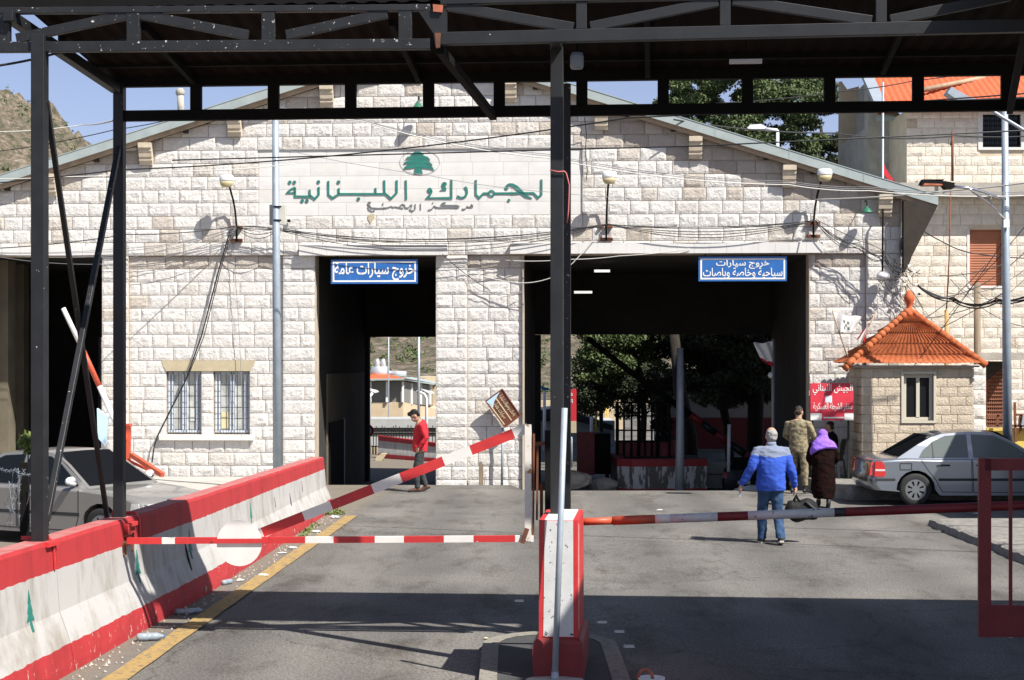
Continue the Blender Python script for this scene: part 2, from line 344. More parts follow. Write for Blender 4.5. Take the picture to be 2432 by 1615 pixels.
def hill_mat():
    m = bpy.data.materials.new('hillside'); m.use_nodes = True
    nt = m.node_tree; b = nt.nodes['Principled BSDF']; L = nt.links.new
    b.inputs['Roughness'].default_value = 0.95
    tc = N(nt, 'ShaderNodeTexCoord')
    v = N(nt, 'ShaderNodeTexNoise'); v.inputs['Scale'].default_value = 0.75; v.inputs['Detail'].default_value = 9; v.inputs['Roughness'].default_value = 0.82
    L(tc.outputs['Object'], v.inputs['Vector'])
    r = N(nt, 'ShaderNodeValToRGB'); e = r.color_ramp
    e.elements[0].position = 0.38; e.elements[0].color = (0.05, 0.056, 0.03, 1)
    e.elements[1].position = 0.66; e.elements[1].color = (0.42, 0.37, 0.31, 1)
    a = e.elements.new(0.47); a.color = (0.13, 0.12, 0.075, 1)
    c = e.elements.new(0.54); c.color = (0.25, 0.19, 0.13, 1)
    L(v.outputs['Fac'], r.inputs[0]); L(r.outputs[0], b.inputs['Base Color'])
    bp = N(nt, 'ShaderNodeBump'); bp.inputs['Strength'].default_value = 0.9; bp.inputs['Distance'].default_value = 1.0
    L(v.outputs['Fac'], bp.inputs['Height']); L(bp.outputs[0], b.inputs['Normal'])
    MATS['hillside'] = m
hill_mat()

# ------------------------------------------------------------------ mesh helpers
def frame_of(p):
    M = Matrix.Identity(4)
    while p is not None:
        M = p.matrix_basis @ M
        p = p.parent
    return M
def tag(o, label=None, cat=None, group=None, kind=None):
    if label: o['label'] = label
    if cat: o['category'] = cat
    if group: o['group'] = group
    if kind: o['kind'] = kind
    return o
def empty(name, loc, rz=0.0, label=None, cat=None, group=None):
    o = bpy.data.objects.new(name, None)
    o.empty_display_size = 0.3
    COL.objects.link(o)
    o.location = loc
    o.rotation_euler = (0, 0, rz)
    return tag(o, label, cat, group)
class MB:
    def __init__(s): s.v = []; s.f = []; s.m = []; s.t = []; s.mi = 0; s.tone = 1.0; s.smooth = False; s.hh = None; s.sm = []
    def add(s, vs, fs, sm=None):
        o = len(s.v); s.v += [V(p) for p in vs]
        for f in fs:
            s.f.append([o + i for i in f]); s.m.append(s.mi); s.t.append(s.tone); s.sm.append(s.smooth if sm is None else sm)
        return o
    def box(s, a, b):
        x0, y0, z0 = a; x1, y1, z1 = b
        s.add([(x0, y0, z0), (x1, y0, z0), (x1, y1, z0), (x0, y1, z0), (x0, y0, z1), (x1, y0, z1), (x1, y1, z1), (x0, y1, z1)],
              [(0, 3, 2, 1), (4, 5, 6, 7), (0, 1, 5, 4), (1, 2, 6, 5), (2, 3, 7, 6), (3, 0, 4, 7)])
        return s
    def beam(s, p, q, w, h, up=(0, 0, 1)):
        p, q, up = V(p), V(q), V(up)
        d = (q - p).normalized()
        if abs(d.dot(up)) > 0.98: up = V((0, 1, 0))
        x = d.cross(up).normalized(); z = x.cross(d).normalized()
        vs = [c + x * (i * w / 2) + z * (j * h / 2) for c in (p, q) for i, j in ((-1, -1), (1, -1), (1, 1), (-1, 1))]
        s.add(vs, [(0, 1, 2, 3), (7, 6, 5, 4), (0, 4, 5, 1), (1, 5, 6, 2), (2, 6, 7, 3), (3, 7, 4, 0)])
        return s
    def tube(s, pts, r, n=8, cap=True, ell=None, up=(0, 0, 1)):
        pts = [V(p) for p in pts]; m = len(pts)
        rs = r if isinstance(r, (list, tuple)) else [r] * m
        vs = []; px = None
        for i, p in enumerate(pts):
            d = (pts[min(i + 1, m - 1)] - pts[max(i - 1, 0)])
            d = d.normalized() if d.length > 1e-9 else V((0, 0, 1))
            if px is None:
                u = V(up)
                if abs(d.dot(u)) > 0.95: u = V((0, 1, 0)) if abs(d.y) < 0.9 else V((1, 0, 0))
                x = d.cross(u).normalized()
            else:
                x = (px - d * px.dot(d)).normalized()
            px = x; y = d.cross(x)
            for k in range(n):
                a = 2 * math.pi * k / n
                rr = rs[i]
                ra, rb = (rr if isinstance(rr, (tuple, list)) else (rr, rr * (ell or 1)))
                vs.append(p + x * (math.cos(a) * ra) + y * (math.sin(a) * rb))
        fs = []
        for i in range(m - 1):
            for k in range(n):
                k2 = (k + 1) % n
                fs.append((i * n + k, i * n + k2, (i + 1) * n + k2, (i + 1) * n + k))
        if cap: fs += [tuple(range(n))[::-1], tuple((m - 1) * n + k for k in range(n))]
        s.add(vs, fs, True)
        return s
    def lathe(s, prof, c, n=16, axis='Z', M=None, cap=True):
        vs = []; c = V(c)
        for r, h in prof:
            for k in range(n):
                a = 2 * math.pi * k / n
                p = V((r * math.cos(a), r * math.sin(a), h))
                if axis == 'Y': p = V((p.x, -p.z, p.y))
                if axis == 'X': p = V((p.z, p.x, p.y))
                if M: p = M @ p
                vs.append(c + p)
        fs = []
        for i in range(len(prof) - 1):
            for k in range(n):
                k2 = (k + 1) % n
                fs.append((i * n + k, i * n + k2, (i + 1) * n + k2, (i + 1) * n + k))
        if cap: fs += [tuple(range(n))[::-1], tuple((len(prof) - 1) * n + k for k in range(n))]
        s.add(vs, fs, True)
        return s
    def prism(s, pts, d):                            # polygon pts (3-D), pushed by vector d
        pts = [V(p) for p in pts]; n = len(pts); d = V(d)
        fs = [tuple(range(n)), tuple(range(2 * n - 1, n - 1, -1))]
        fs += [(k, n + k, n + (k + 1) % n, (k + 1) % n) for k in range(n)]
        s.add(pts + [p + d for p in pts], fs)
        return s
    def grid(s, rows, sm=None):
        n = len(rows[0]); vs = [p for r in rows for p in r]
        s.add(vs, [(i * n + j, i * n + j + 1, (i + 1) * n + j + 1, (i + 1) * n + j) for i in range(len(rows) - 1) for j in range(n - 1)], sm)
        return s
    def mesh(s, name, mats, M=None, fix=True):
        me = bpy.data.meshes.new(name)
        vs = [M @ p for p in s.v] if M else s.v
        me.from_pydata([tuple(p) for p in vs], [], s.f)
        for m in mats: me.materials.append(MATS[m])
        me.polygons.foreach_set('material_index', s.m)
        me.polygons.foreach_set('use_smooth', s.sm)
        if any(t != 1.0 for t in s.t):
            a = me.attributes.new('tone', 'FLOAT', 'FACE'); a.data.foreach_set('value', s.t)
        else:
            a = me.attributes.new('tone', 'FLOAT', 'FACE'); a.data.foreach_set('value', [1.0] * len(s.f))
        if s.hh:
            a = me.attributes.new('hh', 'FLOAT', 'POINT'); a.data.foreach_set('value', s.hh)
        if fix:
            bm = bmesh.new(); bm.from_mesh(me)
            bmesh.ops.recalc_face_normals(bm, faces=bm.faces)
            bm.to_mesh(me); bm.free()
        me.update()
        return me
    def build(s, name, mats, parent=None, local=False, origin=None, bevel=0, fix=True):
        if isinstance(mats, str): mats = [mats]
        M = None
        if parent is not None and not local: M = frame_of(parent).inverted()
        if origin is not None: M = Matrix.Translation(-V(origin))
        me = s.mesh(name, mats, M, fix)
        o = bpy.data.objects.new(name, me); COL.objects.link(o)
        if origin is not None: o.location = origin
        if parent is not None: o.parent = parent
        if bevel:
            b = o.modifiers.new('bevel', 'BEVEL'); b.width = bevel; b.segments = 2; b.limit_method = 'ANGLE'
        return o
def children(o): return [c for c in COL.objects if c.parent == o]
def copy_tree(o, parent=None):
    c = o.copy(); COL.objects.link(c)
    if parent is not None: c.parent = parent
    for ch in children(o): copy_tree(ch, c)
    return c
CLOTH = {'fleece_jacket': .011, 'jeans': .010, 'sweater': .007, 'trousers': .010, 'jacket': .010, 'dress': .012, 'headscarf': .010, 'hair': .009}
def fuse(mb, name, mats, parent, voxel=0.014, smooth=5, local=False, fac=0.5):
    """melt overlapping closed shapes into one continuous surface"""
    o = mb.build(name + '_raw', mats, parent, local)
    r = o.modifiers.new('r', 'REMESH'); r.mode = 'VOXEL'; r.voxel_size = voxel
    sm = o.modifiers.new('s', 'SMOOTH'); sm.factor = fac; sm.iterations = smooth
    dg = bpy.context.evaluated_depsgraph_get()
    me = bpy.data.meshes.new_from_object(o.evaluated_get(dg))
    me.name = name
    bpy.data.objects.remove(o)
    if name in CLOTH:
        am = CLOTH[name]; sd = V((len(me.vertices) % 37, 3, 1))
        for vx in me.vertices:
            p = vx.co; q = V((p.x * 7 + p.z * 5, p.y * 7, p.z * 13)) * (3 if name == 'hair' else 1) + sd
            vx.co = p + vx.normal * am * (noise.noise(q) + .6 * noise.noise(q * 2.1) - .25)
    n = bpy.data.objects.new(name, me); COL.objects.link(n); n.parent = parent
    me.polygons.foreach_set('use_smooth', [True] * len(me.polygons))
    return n
def dropmats(o, fn, mats):
    me = o.data; me.materials.clear()
    for m in mats: me.materials.append(MATS[m])
    me.polygons.foreach_set('material_index', [fn(p.center) for p in me.polygons])

ARAB = {'ا': 'FE8D FE8E', 'ب': 'FE8F FE90 FE91 FE92', 'ة': 'FE93 FE94', 'ت': 'FE95 FE96 FE97 FE98', 'ج': 'FE9D FE9E FE9F FEA0', 'ح': 'FEA1 FEA2 FEA3 FEA4',
        'خ': 'FEA5 FEA6 FEA7 FEA8', 'ر': 'FEAD FEAE', 'س': 'FEB1 FEB2 FEB3 FEB4', 'ش': 'FEB5 FEB6 FEB7 FEB8', 'ص': 'FEB9 FEBA FEBB FEBC', 'ط': 'FEC1 FEC2 FEC3 FEC4',
        'ع': 'FEC9 FECA FECB FECC', 'ف': 'FED1 FED2 FED3 FED4', 'ك': 'FED9 FEDA FEDB FEDC', 'ل': 'FEDD FEDE FEDF FEE0', 'م': 'FEE1 FEE2 FEE3 FEE4', 'ن': 'FEE5 FEE6 FEE7 FEE8',
        'و': 'FEED FEEE', 'ي': 'FEF1 FEF2 FEF3 FEF4', 'ه': 'FEE9 FEEA FEEB FEEC', 'د': 'FEA9 FEAA', 'ق': 'FED5 FED6 FED7 FED8'}
def arabic(s):
    o = []
    for i, c in enumerate(s):
        if c not in ARAB: o.append(c); continue
        f = ARAB[c].split()
        pj = i > 0 and s[i - 1] in ARAB and len(ARAB[s[i - 1]].split()) == 4
        nj = i < len(s) - 1 and s[i + 1] in ARAB and len(f) == 4
        o.append(chr(int(f[3 if pj and nj else 2 if nj else 1 if pj else 0], 16)))
    return ''.join(reversed(o))
def lettering(name, text, matn, o, ux, uz, w, h, parent, bold=0.0, ext=0.004):
    """flat raised letters filling a w x h box whose lower-left corner is o, along unit vectors ux (right), uz (up)"""
    cu = bpy.data.curves.new('txt', 'FONT'); cu.body = text; cu.offset = bold; cu.resolution_u = 3
    ob = bpy.data.objects.new('txt', cu); COL.objects.link(ob)
    me = bpy.data.meshes.new_from_object(ob.evaluated_get(bpy.context.evaluated_depsgraph_get()))
    bpy.data.objects.remove(ob)
    vs = [v.co.copy() for v in me.vertices]; fs = [tuple(p.vertices) for p in me.polygons]
    x0, x1 = min(v.x for v in vs), max(v.x for v in vs); y0, y1 = min(v.y for v in vs), max(v.y for v in vs)
    o, ux, uz = V(o), V(ux), V(uz); nrm = ux.cross(uz)
    mb = MB()
    mb.add([o + ux * ((v.x - x0) / (x1 - x0) * w) + uz * ((v.y - y0) / (y1 - y0) * h) + nrm * ext for v in vs], fs)
    bpy.data.meshes.remove(me)
    return mb.build(name, matn, parent, fix=False)
def ribbon(mb, T, pts, w, depth=0.012):
    """stroke in a plane: pts 2-D, T(x, y, d) -> 3-D"""
    m = len(pts); ws = w if isinstance(w, (list, tuple)) else [w] * m
    Ls, Rs = [], []
    for i in range(m):
        a = V((*pts[max(i - 1, 0)], 0)); b = V((*pts[min(i + 1, m - 1)], 0)); p = V((*pts[i], 0))
        if 0 < i < m - 1:
            d1 = (p - a).normalized(); d2 = (b - p).normalized()
            n1 = V((-d1.y, d1.x, 0)); n2 = V((-d2.y, d2.x, 0)); nn = (n1 + n2)
            nn = nn.normalized() if nn.length > 1e-6 else n1
            k = min(1.8, 1 / max(0.3, nn.dot(n1)))
        else:
            d = (b - a).normalized(); nn = V((-d.y, d.x, 0)); k = 1
        Ls.append(p + nn * (ws[i] / 2 * k)); Rs.append(p - nn * (ws[i] / 2 * k))
    for i in range(m - 1):
        q = [Ls[i], Ls[i + 1], Rs[i + 1], Rs[i]]
        mb.add([T(p.x, p.y, depth) for p in q] + [T(p.x, p.y, 0) for p in q],
               [(0, 1, 2, 3), (0, 4, 5, 1), (1, 5, 6, 2), (2, 6, 7, 3), (3, 7, 4, 0)])
def disc(mb, T, c, r, depth=0.012, n=14, r2=0):
    o = [(c[0] + r * math.cos(6.28318 * k / n), c[1] + r * math.sin(6.28318 * k / n)) for k in range(n)]
    if r2:
        i = [(c[0] + r2 * math.cos(6.28318 * k / n), c[1] + r2 * math.sin(6.28318 * k / n)) for k in range(n)]
        mb.add([T(*p, depth) for p in o] + [T(*p, depth) for p in i], [(k, (k + 1) % n, n + (k + 1) % n, n + k) for k in range(n)])
    else:
        mb.add([T(*p, depth) for p in o] + [T(*p, 0) for p in o], [tuple(range(n))] + [(k, (k + 1) % n, n + (k + 1) % n, n + k) for k in range(n)])
def blocks(mb, T, u0, u1, z0, z1, ch, wr, relief, cell, rg, clip=None, gap=0.013, skip=None, phase=None, margin=0.11, stain=None):
    """rock-faced ashlar: one relief patch per block. T(u, out, z) -> point"""
    z = z0; row = 0
    while z < z1 - 0.04:
        zt = min(z + ch, z1)
        if z1 - zt < 0.05: zt = z1
        u = u0 - (rg.random() * wr[0] if phase is None else 0)
        while u < u1 - 0.02:
            w = rg.uniform(*wr); ue = u + w
            if u1 - ue < wr[0] * 0.55: ue = u1
            a, b = max(u, u0), min(ue, u1)
            u = ue
            if b - a < 0.03: continue
            if skip and skip(a, b, z, zt): continue
            if clip and min(clip(a), clip(b)) < z + 0.01 and max(clip(a), clip(b)) < z + 0.03: continue
            a2, b2, c2, d2 = a + gap / 2, b - gap / 2, z + gap / 2, zt - gap / 2
            nx = max(3, int((b - a) / cell)); nz = max(3, int((zt - z) / cell))
            seed = V((rg.random() * 90, rg.random() * 90, rg.random() * 90))
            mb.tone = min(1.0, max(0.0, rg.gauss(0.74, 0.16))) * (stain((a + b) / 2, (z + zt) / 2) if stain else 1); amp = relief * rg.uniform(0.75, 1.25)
            tx, tz = rg.uniform(-.25, .25) * amp, rg.uniform(-.25, .25) * amp
            rows = []
            for j in range(-1, nz + 2):
                r = []
                for i in range(-1, nx + 2):
                    fi, fj = min(max(i / nx, 0), 1), min(max(j / nz, 0), 1)
                    uu = a2 + (b2 - a2) * fi; zz = c2 + (d2 - c2) * fj
                    if i in (-1, nx + 1) or j in (-1, nz + 1): out = -0.02
                    else:
                        e = min(fi * (b2 - a2), (1 - fi) * (b2 - a2), fj * (d2 - c2), (1 - fj) * (d2 - c2)) / (margin * ch)
                        e = min(1, e); e = e * e * (3 - 2 * e)
                        q = V((uu * 7.0, zz * 7.0, 0)) + seed
                        nn = 0.5 + 0.30 * noise.noise(q * 0.8) + 0.45 * noise.noise(q * 2.3) + 0.40 * abs(noise.noise(q * 1.4 + V((3, 1, 7))))
                        out = e * (amp * nn + tx * (fi - .5) * 2 + tz * (fj - .5) * 2)
                    if clip: zz = min(zz, clip(uu))
                    r.append(T(uu, out, zz))
                rows.append(r)
            mb.grid(rows, False)
        z = zt; row += 1
    mb.tone = 1.0
def wire(pts, r=0.009, sag=None, n=14):
    pts = [V(p) for p in pts]
    out = []
    for i in range(len(pts) - 1):
        a, b = pts[i], pts[i + 1]
        s = (sag[i] if isinstance(sag, (list, tuple)) else sag) or 0
        for k in range(n if i == len(pts) - 2 else n):
            t = k / n
            out.append(a.lerp(b, t) - V((0, 0, 4 * s * t * (1 - t))))
    out.append(pts[-1])
    return out
def cable(name, pts, r, matn, label, sag=0.0, group=None, cat='cable', n=14):
    mb = MB(); mb.tube(wire(pts, r, sag, n), r, 5)
    return tag(mb.build(name, matn, None, origin=V(pts[0])), label, cat, group)
# ================================================================== SETTING
def axis(lo, hi, fine0, fine1, step, grow=1.6):
    a = []; x = fine0
    while x <= fine1: a.append(x); x += step
    s = step; x = a[-1]
    while x < hi: s *= grow; x += s; a.append(min(x, hi))
    s = step; x = a[0]
    while x > lo: s *= grow; x -= s; a.insert(0, max(x, lo))
    return a
def sstep(t): t = min(1, max(0, t)); return t * t * (3 - 2 * t)
def gz(x, y):
    c = 34.75 if x > 0.35 else 36.35
    if x > 7.6: c = 36.2
    d = -0.55 * sstep((y - c) / 4.0) if y > c else 0.0
    return d
xs, ys = axis(-1500, 1500, -16, 18, 0.5), axis(-200, 2500, -2, 62, 0.5)
gm = MB()
gm.grid([[(x, y, gz(x, y) + 0.012 * noise.noise(V((x * .3, y * .3, 0)))) for x in xs] for y in ys], True)
tag(gm.build('ground', 'asphalt', fix=False), kind='structure')
# raised concrete apron on the far side of the left barrier
pm = MB(); pm.prism([(-14, 29.5, 0), (-4.1, 29.5, 0), (-4.35, 36.62, 0), (-14, 37.1, 0)], (0, 0, 0.17))
tag(pm.build('pavement', 'concrete_pale'), kind='structure')
# yellow lane line
ym = MB()
pts = []
for i in range(41):
    t = i / 40; y = 11.5 + t * 17.6
    xl = -3.62 + (y - 11.5) * 0.0378; w = 0.215
    j = 0.012 * noise.noise(V((0, y * 2.3, 4)))
    pts.append([(xl + j, y, 0.016), (xl + w - j, y, 0.016)])
ym.grid(pts)
def worn_paint(name, col):
    m = bpy.data.materials.new(name); m.use_nodes = True
    nt = m.node_tree; b = nt.nodes['Principled BSDF']; L = nt.links.new; b.inputs['Roughness'].default_value = 0.85
    tc = N(nt, 'ShaderNodeTexCoord'); n = N(nt, 'ShaderNodeTexNoise'); n.inputs['Scale'].default_value = 14; n.inputs['Detail'].default_value = 8; n.inputs['Roughness'].default_value = 0.75
    L(tc.outputs['Object'], n.inputs['Vector'])
    r = N(nt, 'ShaderNodeValToRGB'); r.color_ramp.elements[0].position = 0.39; r.color_ramp.elements[0].color = (0.13, 0.115, 0.09, 1)
    r.color_ramp.elements[1].position = 0.50; r.color_ramp.elements[1].color = (*col, 1)
    L(n.outputs['Fac'], r.inputs[0]); L(r.outputs[0], b.inputs['Base Color']); MATS[name] = m
worn_paint('yellow_paint', (0.34, 0.225, 0.075)); worn_paint('pale_paint', (0.24, 0.225, 0.19))
tag(ym.build('lane_marking', 'yellow_paint', fix=False), kind='structure')
# right-hand pavement with a broken kerb
km = MB(); krow = []
rk = random.Random(3)
for i in range(61):
    y = 17.5 + i * 0.165
    j = 0.05 * noise.noise(V((y * 3, 0, 0))) + (0.05 if rk.random() < .3 else 0)
    h = 0.13 + 0.035 * noise.noise(V((y * 4, 7, 0)))
    krow.append([(6.93 + j, y, -0.02), (6.97 + j, y, h * .8), (7.04 + j, y, h), (7.3, y, 0.13), (13, y, 0.14), (13, y, -0.02)])
km.grid(krow)
km.add(krow[-1], [(5, 4, 3, 2, 1, 0)]); km.add(krow[0], [(0, 1, 2, 3, 4, 5)])
tag(km.build('pavement', 'kerb_stone'), kind='structure')
# raised platform round the guard hut
pf = MB(); pf.prism([(6.38, 33.0, -.3), (6.75, 32.5, -.3), (14, 32.4, -.3), (14, 36.0, -.3), (6.3, 36.2, -.3)], (0, 0, 0.56))
tag(pf.build('platform', 'kerb_stone', bevel=0.03), kind='structure')
# hills behind
def hh(x, y):
    xs_ = [-400, -120, -92, -80, -72, -66, -60, -45, -20, 10, 60, 140, 400]
    zs_ = [70, 54, 47, 43, 38.5, 34, 27, 20, 15, 16, 22, 34, 60]
    for i in range(len(xs_) - 1):
        if xs_[i] <= x * 260 / max(y, 200) <= xs_[i + 1]:
            t = (x * 260 / max(y, 200) - xs_[i]) / (xs_[i + 1] - xs_[i]); b = zs_[i] + (zs_[i + 1] - zs_[i]) * t; break
    else: b = 60
    r = sstep((y - 105) / 155)
    n = noise.fractal(V((x * .05, y * .05, 0)), 1.0, 2.0, 6) * 2.2 + abs(noise.fractal(V((x * .2, y * .2, 5)), 0.6, 2.1, 6)) * 2.6
    return -0.8 + r * (b + n) - (y > 260) * (y - 260) * 0.05
hm = MB()
hx = [-130 + .8 * i for i in range(290)]; hy = [100 + 2 * i for i in range(104)]
hm.grid([[(x, y, hh(x, y)) for x in hx] for y in hy], True)
tag(hm.build('hill', 'hillside', fix=False), kind='structure')
# scrub on the slopes
def leafcard(mb, p, s, rg, droop=0.0):
    n = V((rg.gauss(0, 1), rg.gauss(0, 1), rg.gauss(0, 1) + 0.3)).normalized()
    a = n.orthogonal().normalized(); a = Matrix.Rotation(rg.random() * 6.28, 3, n) @ a; b = n.cross(a)
    w = s * rg.uniform(.35, .6)
    mb.add([p - a * s, p + b * w, p + a * s, p - b * w], [(0, 1, 2, 3)])
sm_ = MB(); rg = random.Random(5)
for i in range(900):
    y = rg.uniform(125, 262); t = rg.random()
    x = (rg.uniform(-1300, -1000)) * y / 3900 if t < .35 else (rg.uniform(840, 1440) - 1216) * y / 3900
    z = hh(x, y); s = rg.uniform(.25, .7)
    for k in range(22):
        d = V((rg.gauss(0, .5), rg.gauss(0, .5), abs(rg.gauss(0, .4)))) * s
        leafcard(sm_, V((x, y, z)) + d, s * .32, rg)
tag(sm_.build('scrub', 'leaf', fix=False), 'low green scrub dotted over the rocky hillside', 'scrub', kind='stuff')

# ================================================================== CUSTOMS BUILDING
bld = empty('customs_building', FP0, -TH, 'long white stone customs building with gabled roof and drive-through gateways', 'building')
Tb = lambda base: (lambda u, out, z: V((u, base - out, z)))
zL = FL(900, 605.5).z
CH = 0.2955
ul, ur = U(-225), U(2140)
pa, pb, pc, pd = FL(0, 412, .5), FL(635, 207, .5), FL(1396, 209, .5), FL(2233, 464, .5)
ml = (pb.z - pa.z) / (pb.x - pa.x); mr_ = (pd.z - pc.z) / (pd.x - pc.x)
uap = (pc.z - mr_ * pc.x - pa.z + ml * pa.x) / (ml - mr_); zap = pa.z + ml * (uap - pa.x)
def zr(u): return (pa.z + ml * (u - pa.x)) if u < uap else (pc.z + mr_ * (u - pc.x))
zw = lambda u: zr(u) - 0.27
OV = .285
# sign panel limits
spu0, spu1, spz0, spz1 = U(615), U(1383), zL + 3 * CH, zL + 8 * CH
# core masonry
core = MB()
core.prism([(ul, .021, zL), (ur, .021, zL), (ur, .021, zw(ur)), (uap, .021, zw(uap)), (ul, .021, zw(ul))], (0, .479, 0))
core.box((ul, .016, -1), (U(-62), .5, zL))
w1a, w1b, w2a, w2b = U(393), U(476), U(505), U(591)
wz0, wz1 = FL(480, 1032).z, FL(480, 881).z
for a, b, d in ((242, 305, .021), (672, 748, .021), (1035, 1110, .021), (1110, 1243, .101), (1921, 2057, .101), (2057, 2140, .021)):
    core.box((U(a), d, -1), (U(b), .5, zL))
core.box((U(305), .101, -1), (w1a, .5, zL)); core.box((w2b, .101, -1), (U(672), .5, zL))
core.box((w1b, .101, wz0), (w2a, .5, wz1)); core.box((w1a, .101, -1), (w2b, .5, wz0)); core.box((w1a, .101, wz1), (w2b, .5, zL))
core.box((U(2133), .5, -1), (ur, 8.7, zw(ur)))
wall = core.build('wall', 'mortar', bld, local=True)
rb = random.Random(11)
st = MB()
fr = Tb(0.0)
def skip_sign(a, b, z, zt): return a > spu0 - 0.02 and b < spu1 + 0.02 and z > spz0 - .02 and zt < spz1 + .02
rs_ = random.Random(77)
def eave_stain_shade(u, z):                                # weathered stones under the right-hand eave plus its shade painted in, odd ones elsewhere
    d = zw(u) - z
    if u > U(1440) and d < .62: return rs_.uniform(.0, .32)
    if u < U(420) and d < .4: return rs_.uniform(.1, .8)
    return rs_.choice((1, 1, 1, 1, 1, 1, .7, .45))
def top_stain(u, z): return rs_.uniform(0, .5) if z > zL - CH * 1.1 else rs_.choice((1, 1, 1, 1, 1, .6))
z = zL
row = 0
while z < zap:                                       # upper wall, course by course, split round the sign panel
    if spz0 - .02 < z < spz1 - .02: segs = [(ul, spu0), (spu1, ur)]
    else: segs = [(ul, ur)]
    for a, b in segs: blocks(st, fr, a, b, z, z + CH, CH, (.34, .62), .021, .050, rb, clip=zw, stain=eave_stain_shade)
    z += CH
zb = zL - 18 * CH
for a, b in ((242, 305), (672, 748), (1035, 1110), (2057, 2140)):
    blocks(st, fr, U(a), U(b), zb, zL - .01, CH, (.34, .66), .021, .050, rb, phase=0)
rc = Tb(0.08)
def skip_win(a, b, z, zt): return zt > wz0 + .02 and z < wz1 + .22 and b > w1a - 0.05 and a < w2b + 0.05
wlz = zL - 8 * CH
for k in range(18):
    z0 = zb + k * CH; z1 = z0 + CH - (.01 if k == 17 else 0)
    if z1 > wz0 + .05 and z0 < wz1 + .20:
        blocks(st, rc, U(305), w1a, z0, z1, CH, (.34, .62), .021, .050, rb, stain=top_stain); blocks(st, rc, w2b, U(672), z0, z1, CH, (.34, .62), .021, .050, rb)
        if z0 < wz1 - .05: blocks(st, rc, w1b, w2a, z0, min(z1, wz1), CH, (.4, .6), .02, .050, rb, phase=0)
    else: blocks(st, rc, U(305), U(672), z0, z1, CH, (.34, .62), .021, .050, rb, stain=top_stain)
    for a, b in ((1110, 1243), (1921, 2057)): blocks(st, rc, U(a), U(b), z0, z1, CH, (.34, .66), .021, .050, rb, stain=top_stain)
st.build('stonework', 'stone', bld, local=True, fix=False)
jb = MB()                                            # smooth door jambs
for sx_, s_ in ((748, 1), (1035, -1), (1243, 1), (1921, -1), (242, -1)):
    jb.box((U(sx_) - (.02 if s_ > 0 else -.004), 0.0, -1), (U(sx_) + (.004 if s_ > 0 else .02) , .5, zL - .01))
jb.build('door_jamb', 'mortar', bld, local=True)
sp = MB()
blocks(sp, Tb(.002), spu0, spu1, spz0, spz1, CH, (.45, .95), 0.004, .12, rb, gap=.004)
spo = sp.build('sign_panel', 'stone_smooth', bld, local=True, fix=False)
e = MB(); e.box((spu0, -.03, spz1), (spu1, .014, spz1 + .025)); e.box((spu1, -.03, spz0), (spu1 + .022, .014, spz1 + .025)); e.build('panel_edge', 'sign_edge', spo, local=True)
# lintels
for a, b, y0, y1, nm in ((713, 1064, 582, 605.5, 1), (1212, 1952, 576.5, 601, 1), (-62, 288, 585, 605.5, 0)):
    lm = MB()
    q0, q1 = FL((a + b) / 2, y1, .16).z, FL((a + b) / 2, y0, .16).z
    d = .17 if nm else .05
    lm.box((U(a), -d + .004, q0), (U(b), .05, q1 - .004))
    u = U(a)
    while u < U(b) - .05:
        w = min(rb.uniform(.3, .42), U(b) - u); lm.tone = rb.uniform(.85, 1)
        lm.box((u + .003, -d, q0 - .004), (u + w - .003, -.06, q1)); u += w
    lm.build('lintel', 'stone_smooth', bld, local=True)
# window surround, sill and the two barred windows
pl = MB()
pz0, pz1 = FL(490, 881.5).z, FL(490, 856).z
pl.prism([(U(393), .055, pz0), (U(593), .055, pz0), (U(603), .055, FL(600, 863).z), (U(606), .055, pz1), (U(382), .055, pz1), (U(384), .055, FL(386, 866).z)], (0, .05, 0))
pl.build('window_lintel', 'plaster', bld, local=True)
sl_ = MB(); sl_.box((U(378), -.03, FL(490, 1046).z), (U(602), .3, FL(490, 1033).z)); sl_.build('sill', 'stone_smooth', bld, local=True, bevel=.008)
for a, b in ((w1a, w1b), (w2a, w2b)):
    fm = MB(); y = .17
    for x in (a + .02, a + .10, (a + b) / 2 - .055, (a + b) / 2 + .012, b - .135, b - .06): fm.box((x, y, wz0 + .04), (x + .043, y + .05, wz1 - .03))
    fm.box((a + .05, y, wz1 - .08), (b - .05, y + .048, wz1 - .031)); fm.box((a + .05, y, wz0 + .041), (b - .05, y + .048, wz0 + .09))
    wf = fm.build('window', 'frame_blue', bld, local=True)
    g = MB(); g.box((a + .001, y + .055, wz0 + .001), (b - .001, y + .08, wz1 - .001)); g.build('pane', 'glass_pale', wf, local=True)
    br = MB()
    for i in range(7):
        x = a + .03 + (b - a - .06) * i / 6; br.box((x - .0045, .10, wz0 + .01), (x + .0045, .109, wz1 - .01))
    for i in range(6):
        zz = wz0 + .10 + (wz1 - wz0 - .16) * i / 5; br.box((a + .004, .092, zz - .0045), (b - .004, .10, zz + .0045))
    br.build('window_bars', 'steel', wf, local=True)
    n = MB()
    if a == w1a: n.box((a + .48, y + .045, wz0 + .30), (a + .63, y + .0535, wz0 + .58))
    else: n.box((a + .14, y + .045, wz0 + .12), (a + .36, y + .0535, wz0 + .50))
    n.build('notice', 'paper' if a == w1a else 'paper_tan', wf, local=True)
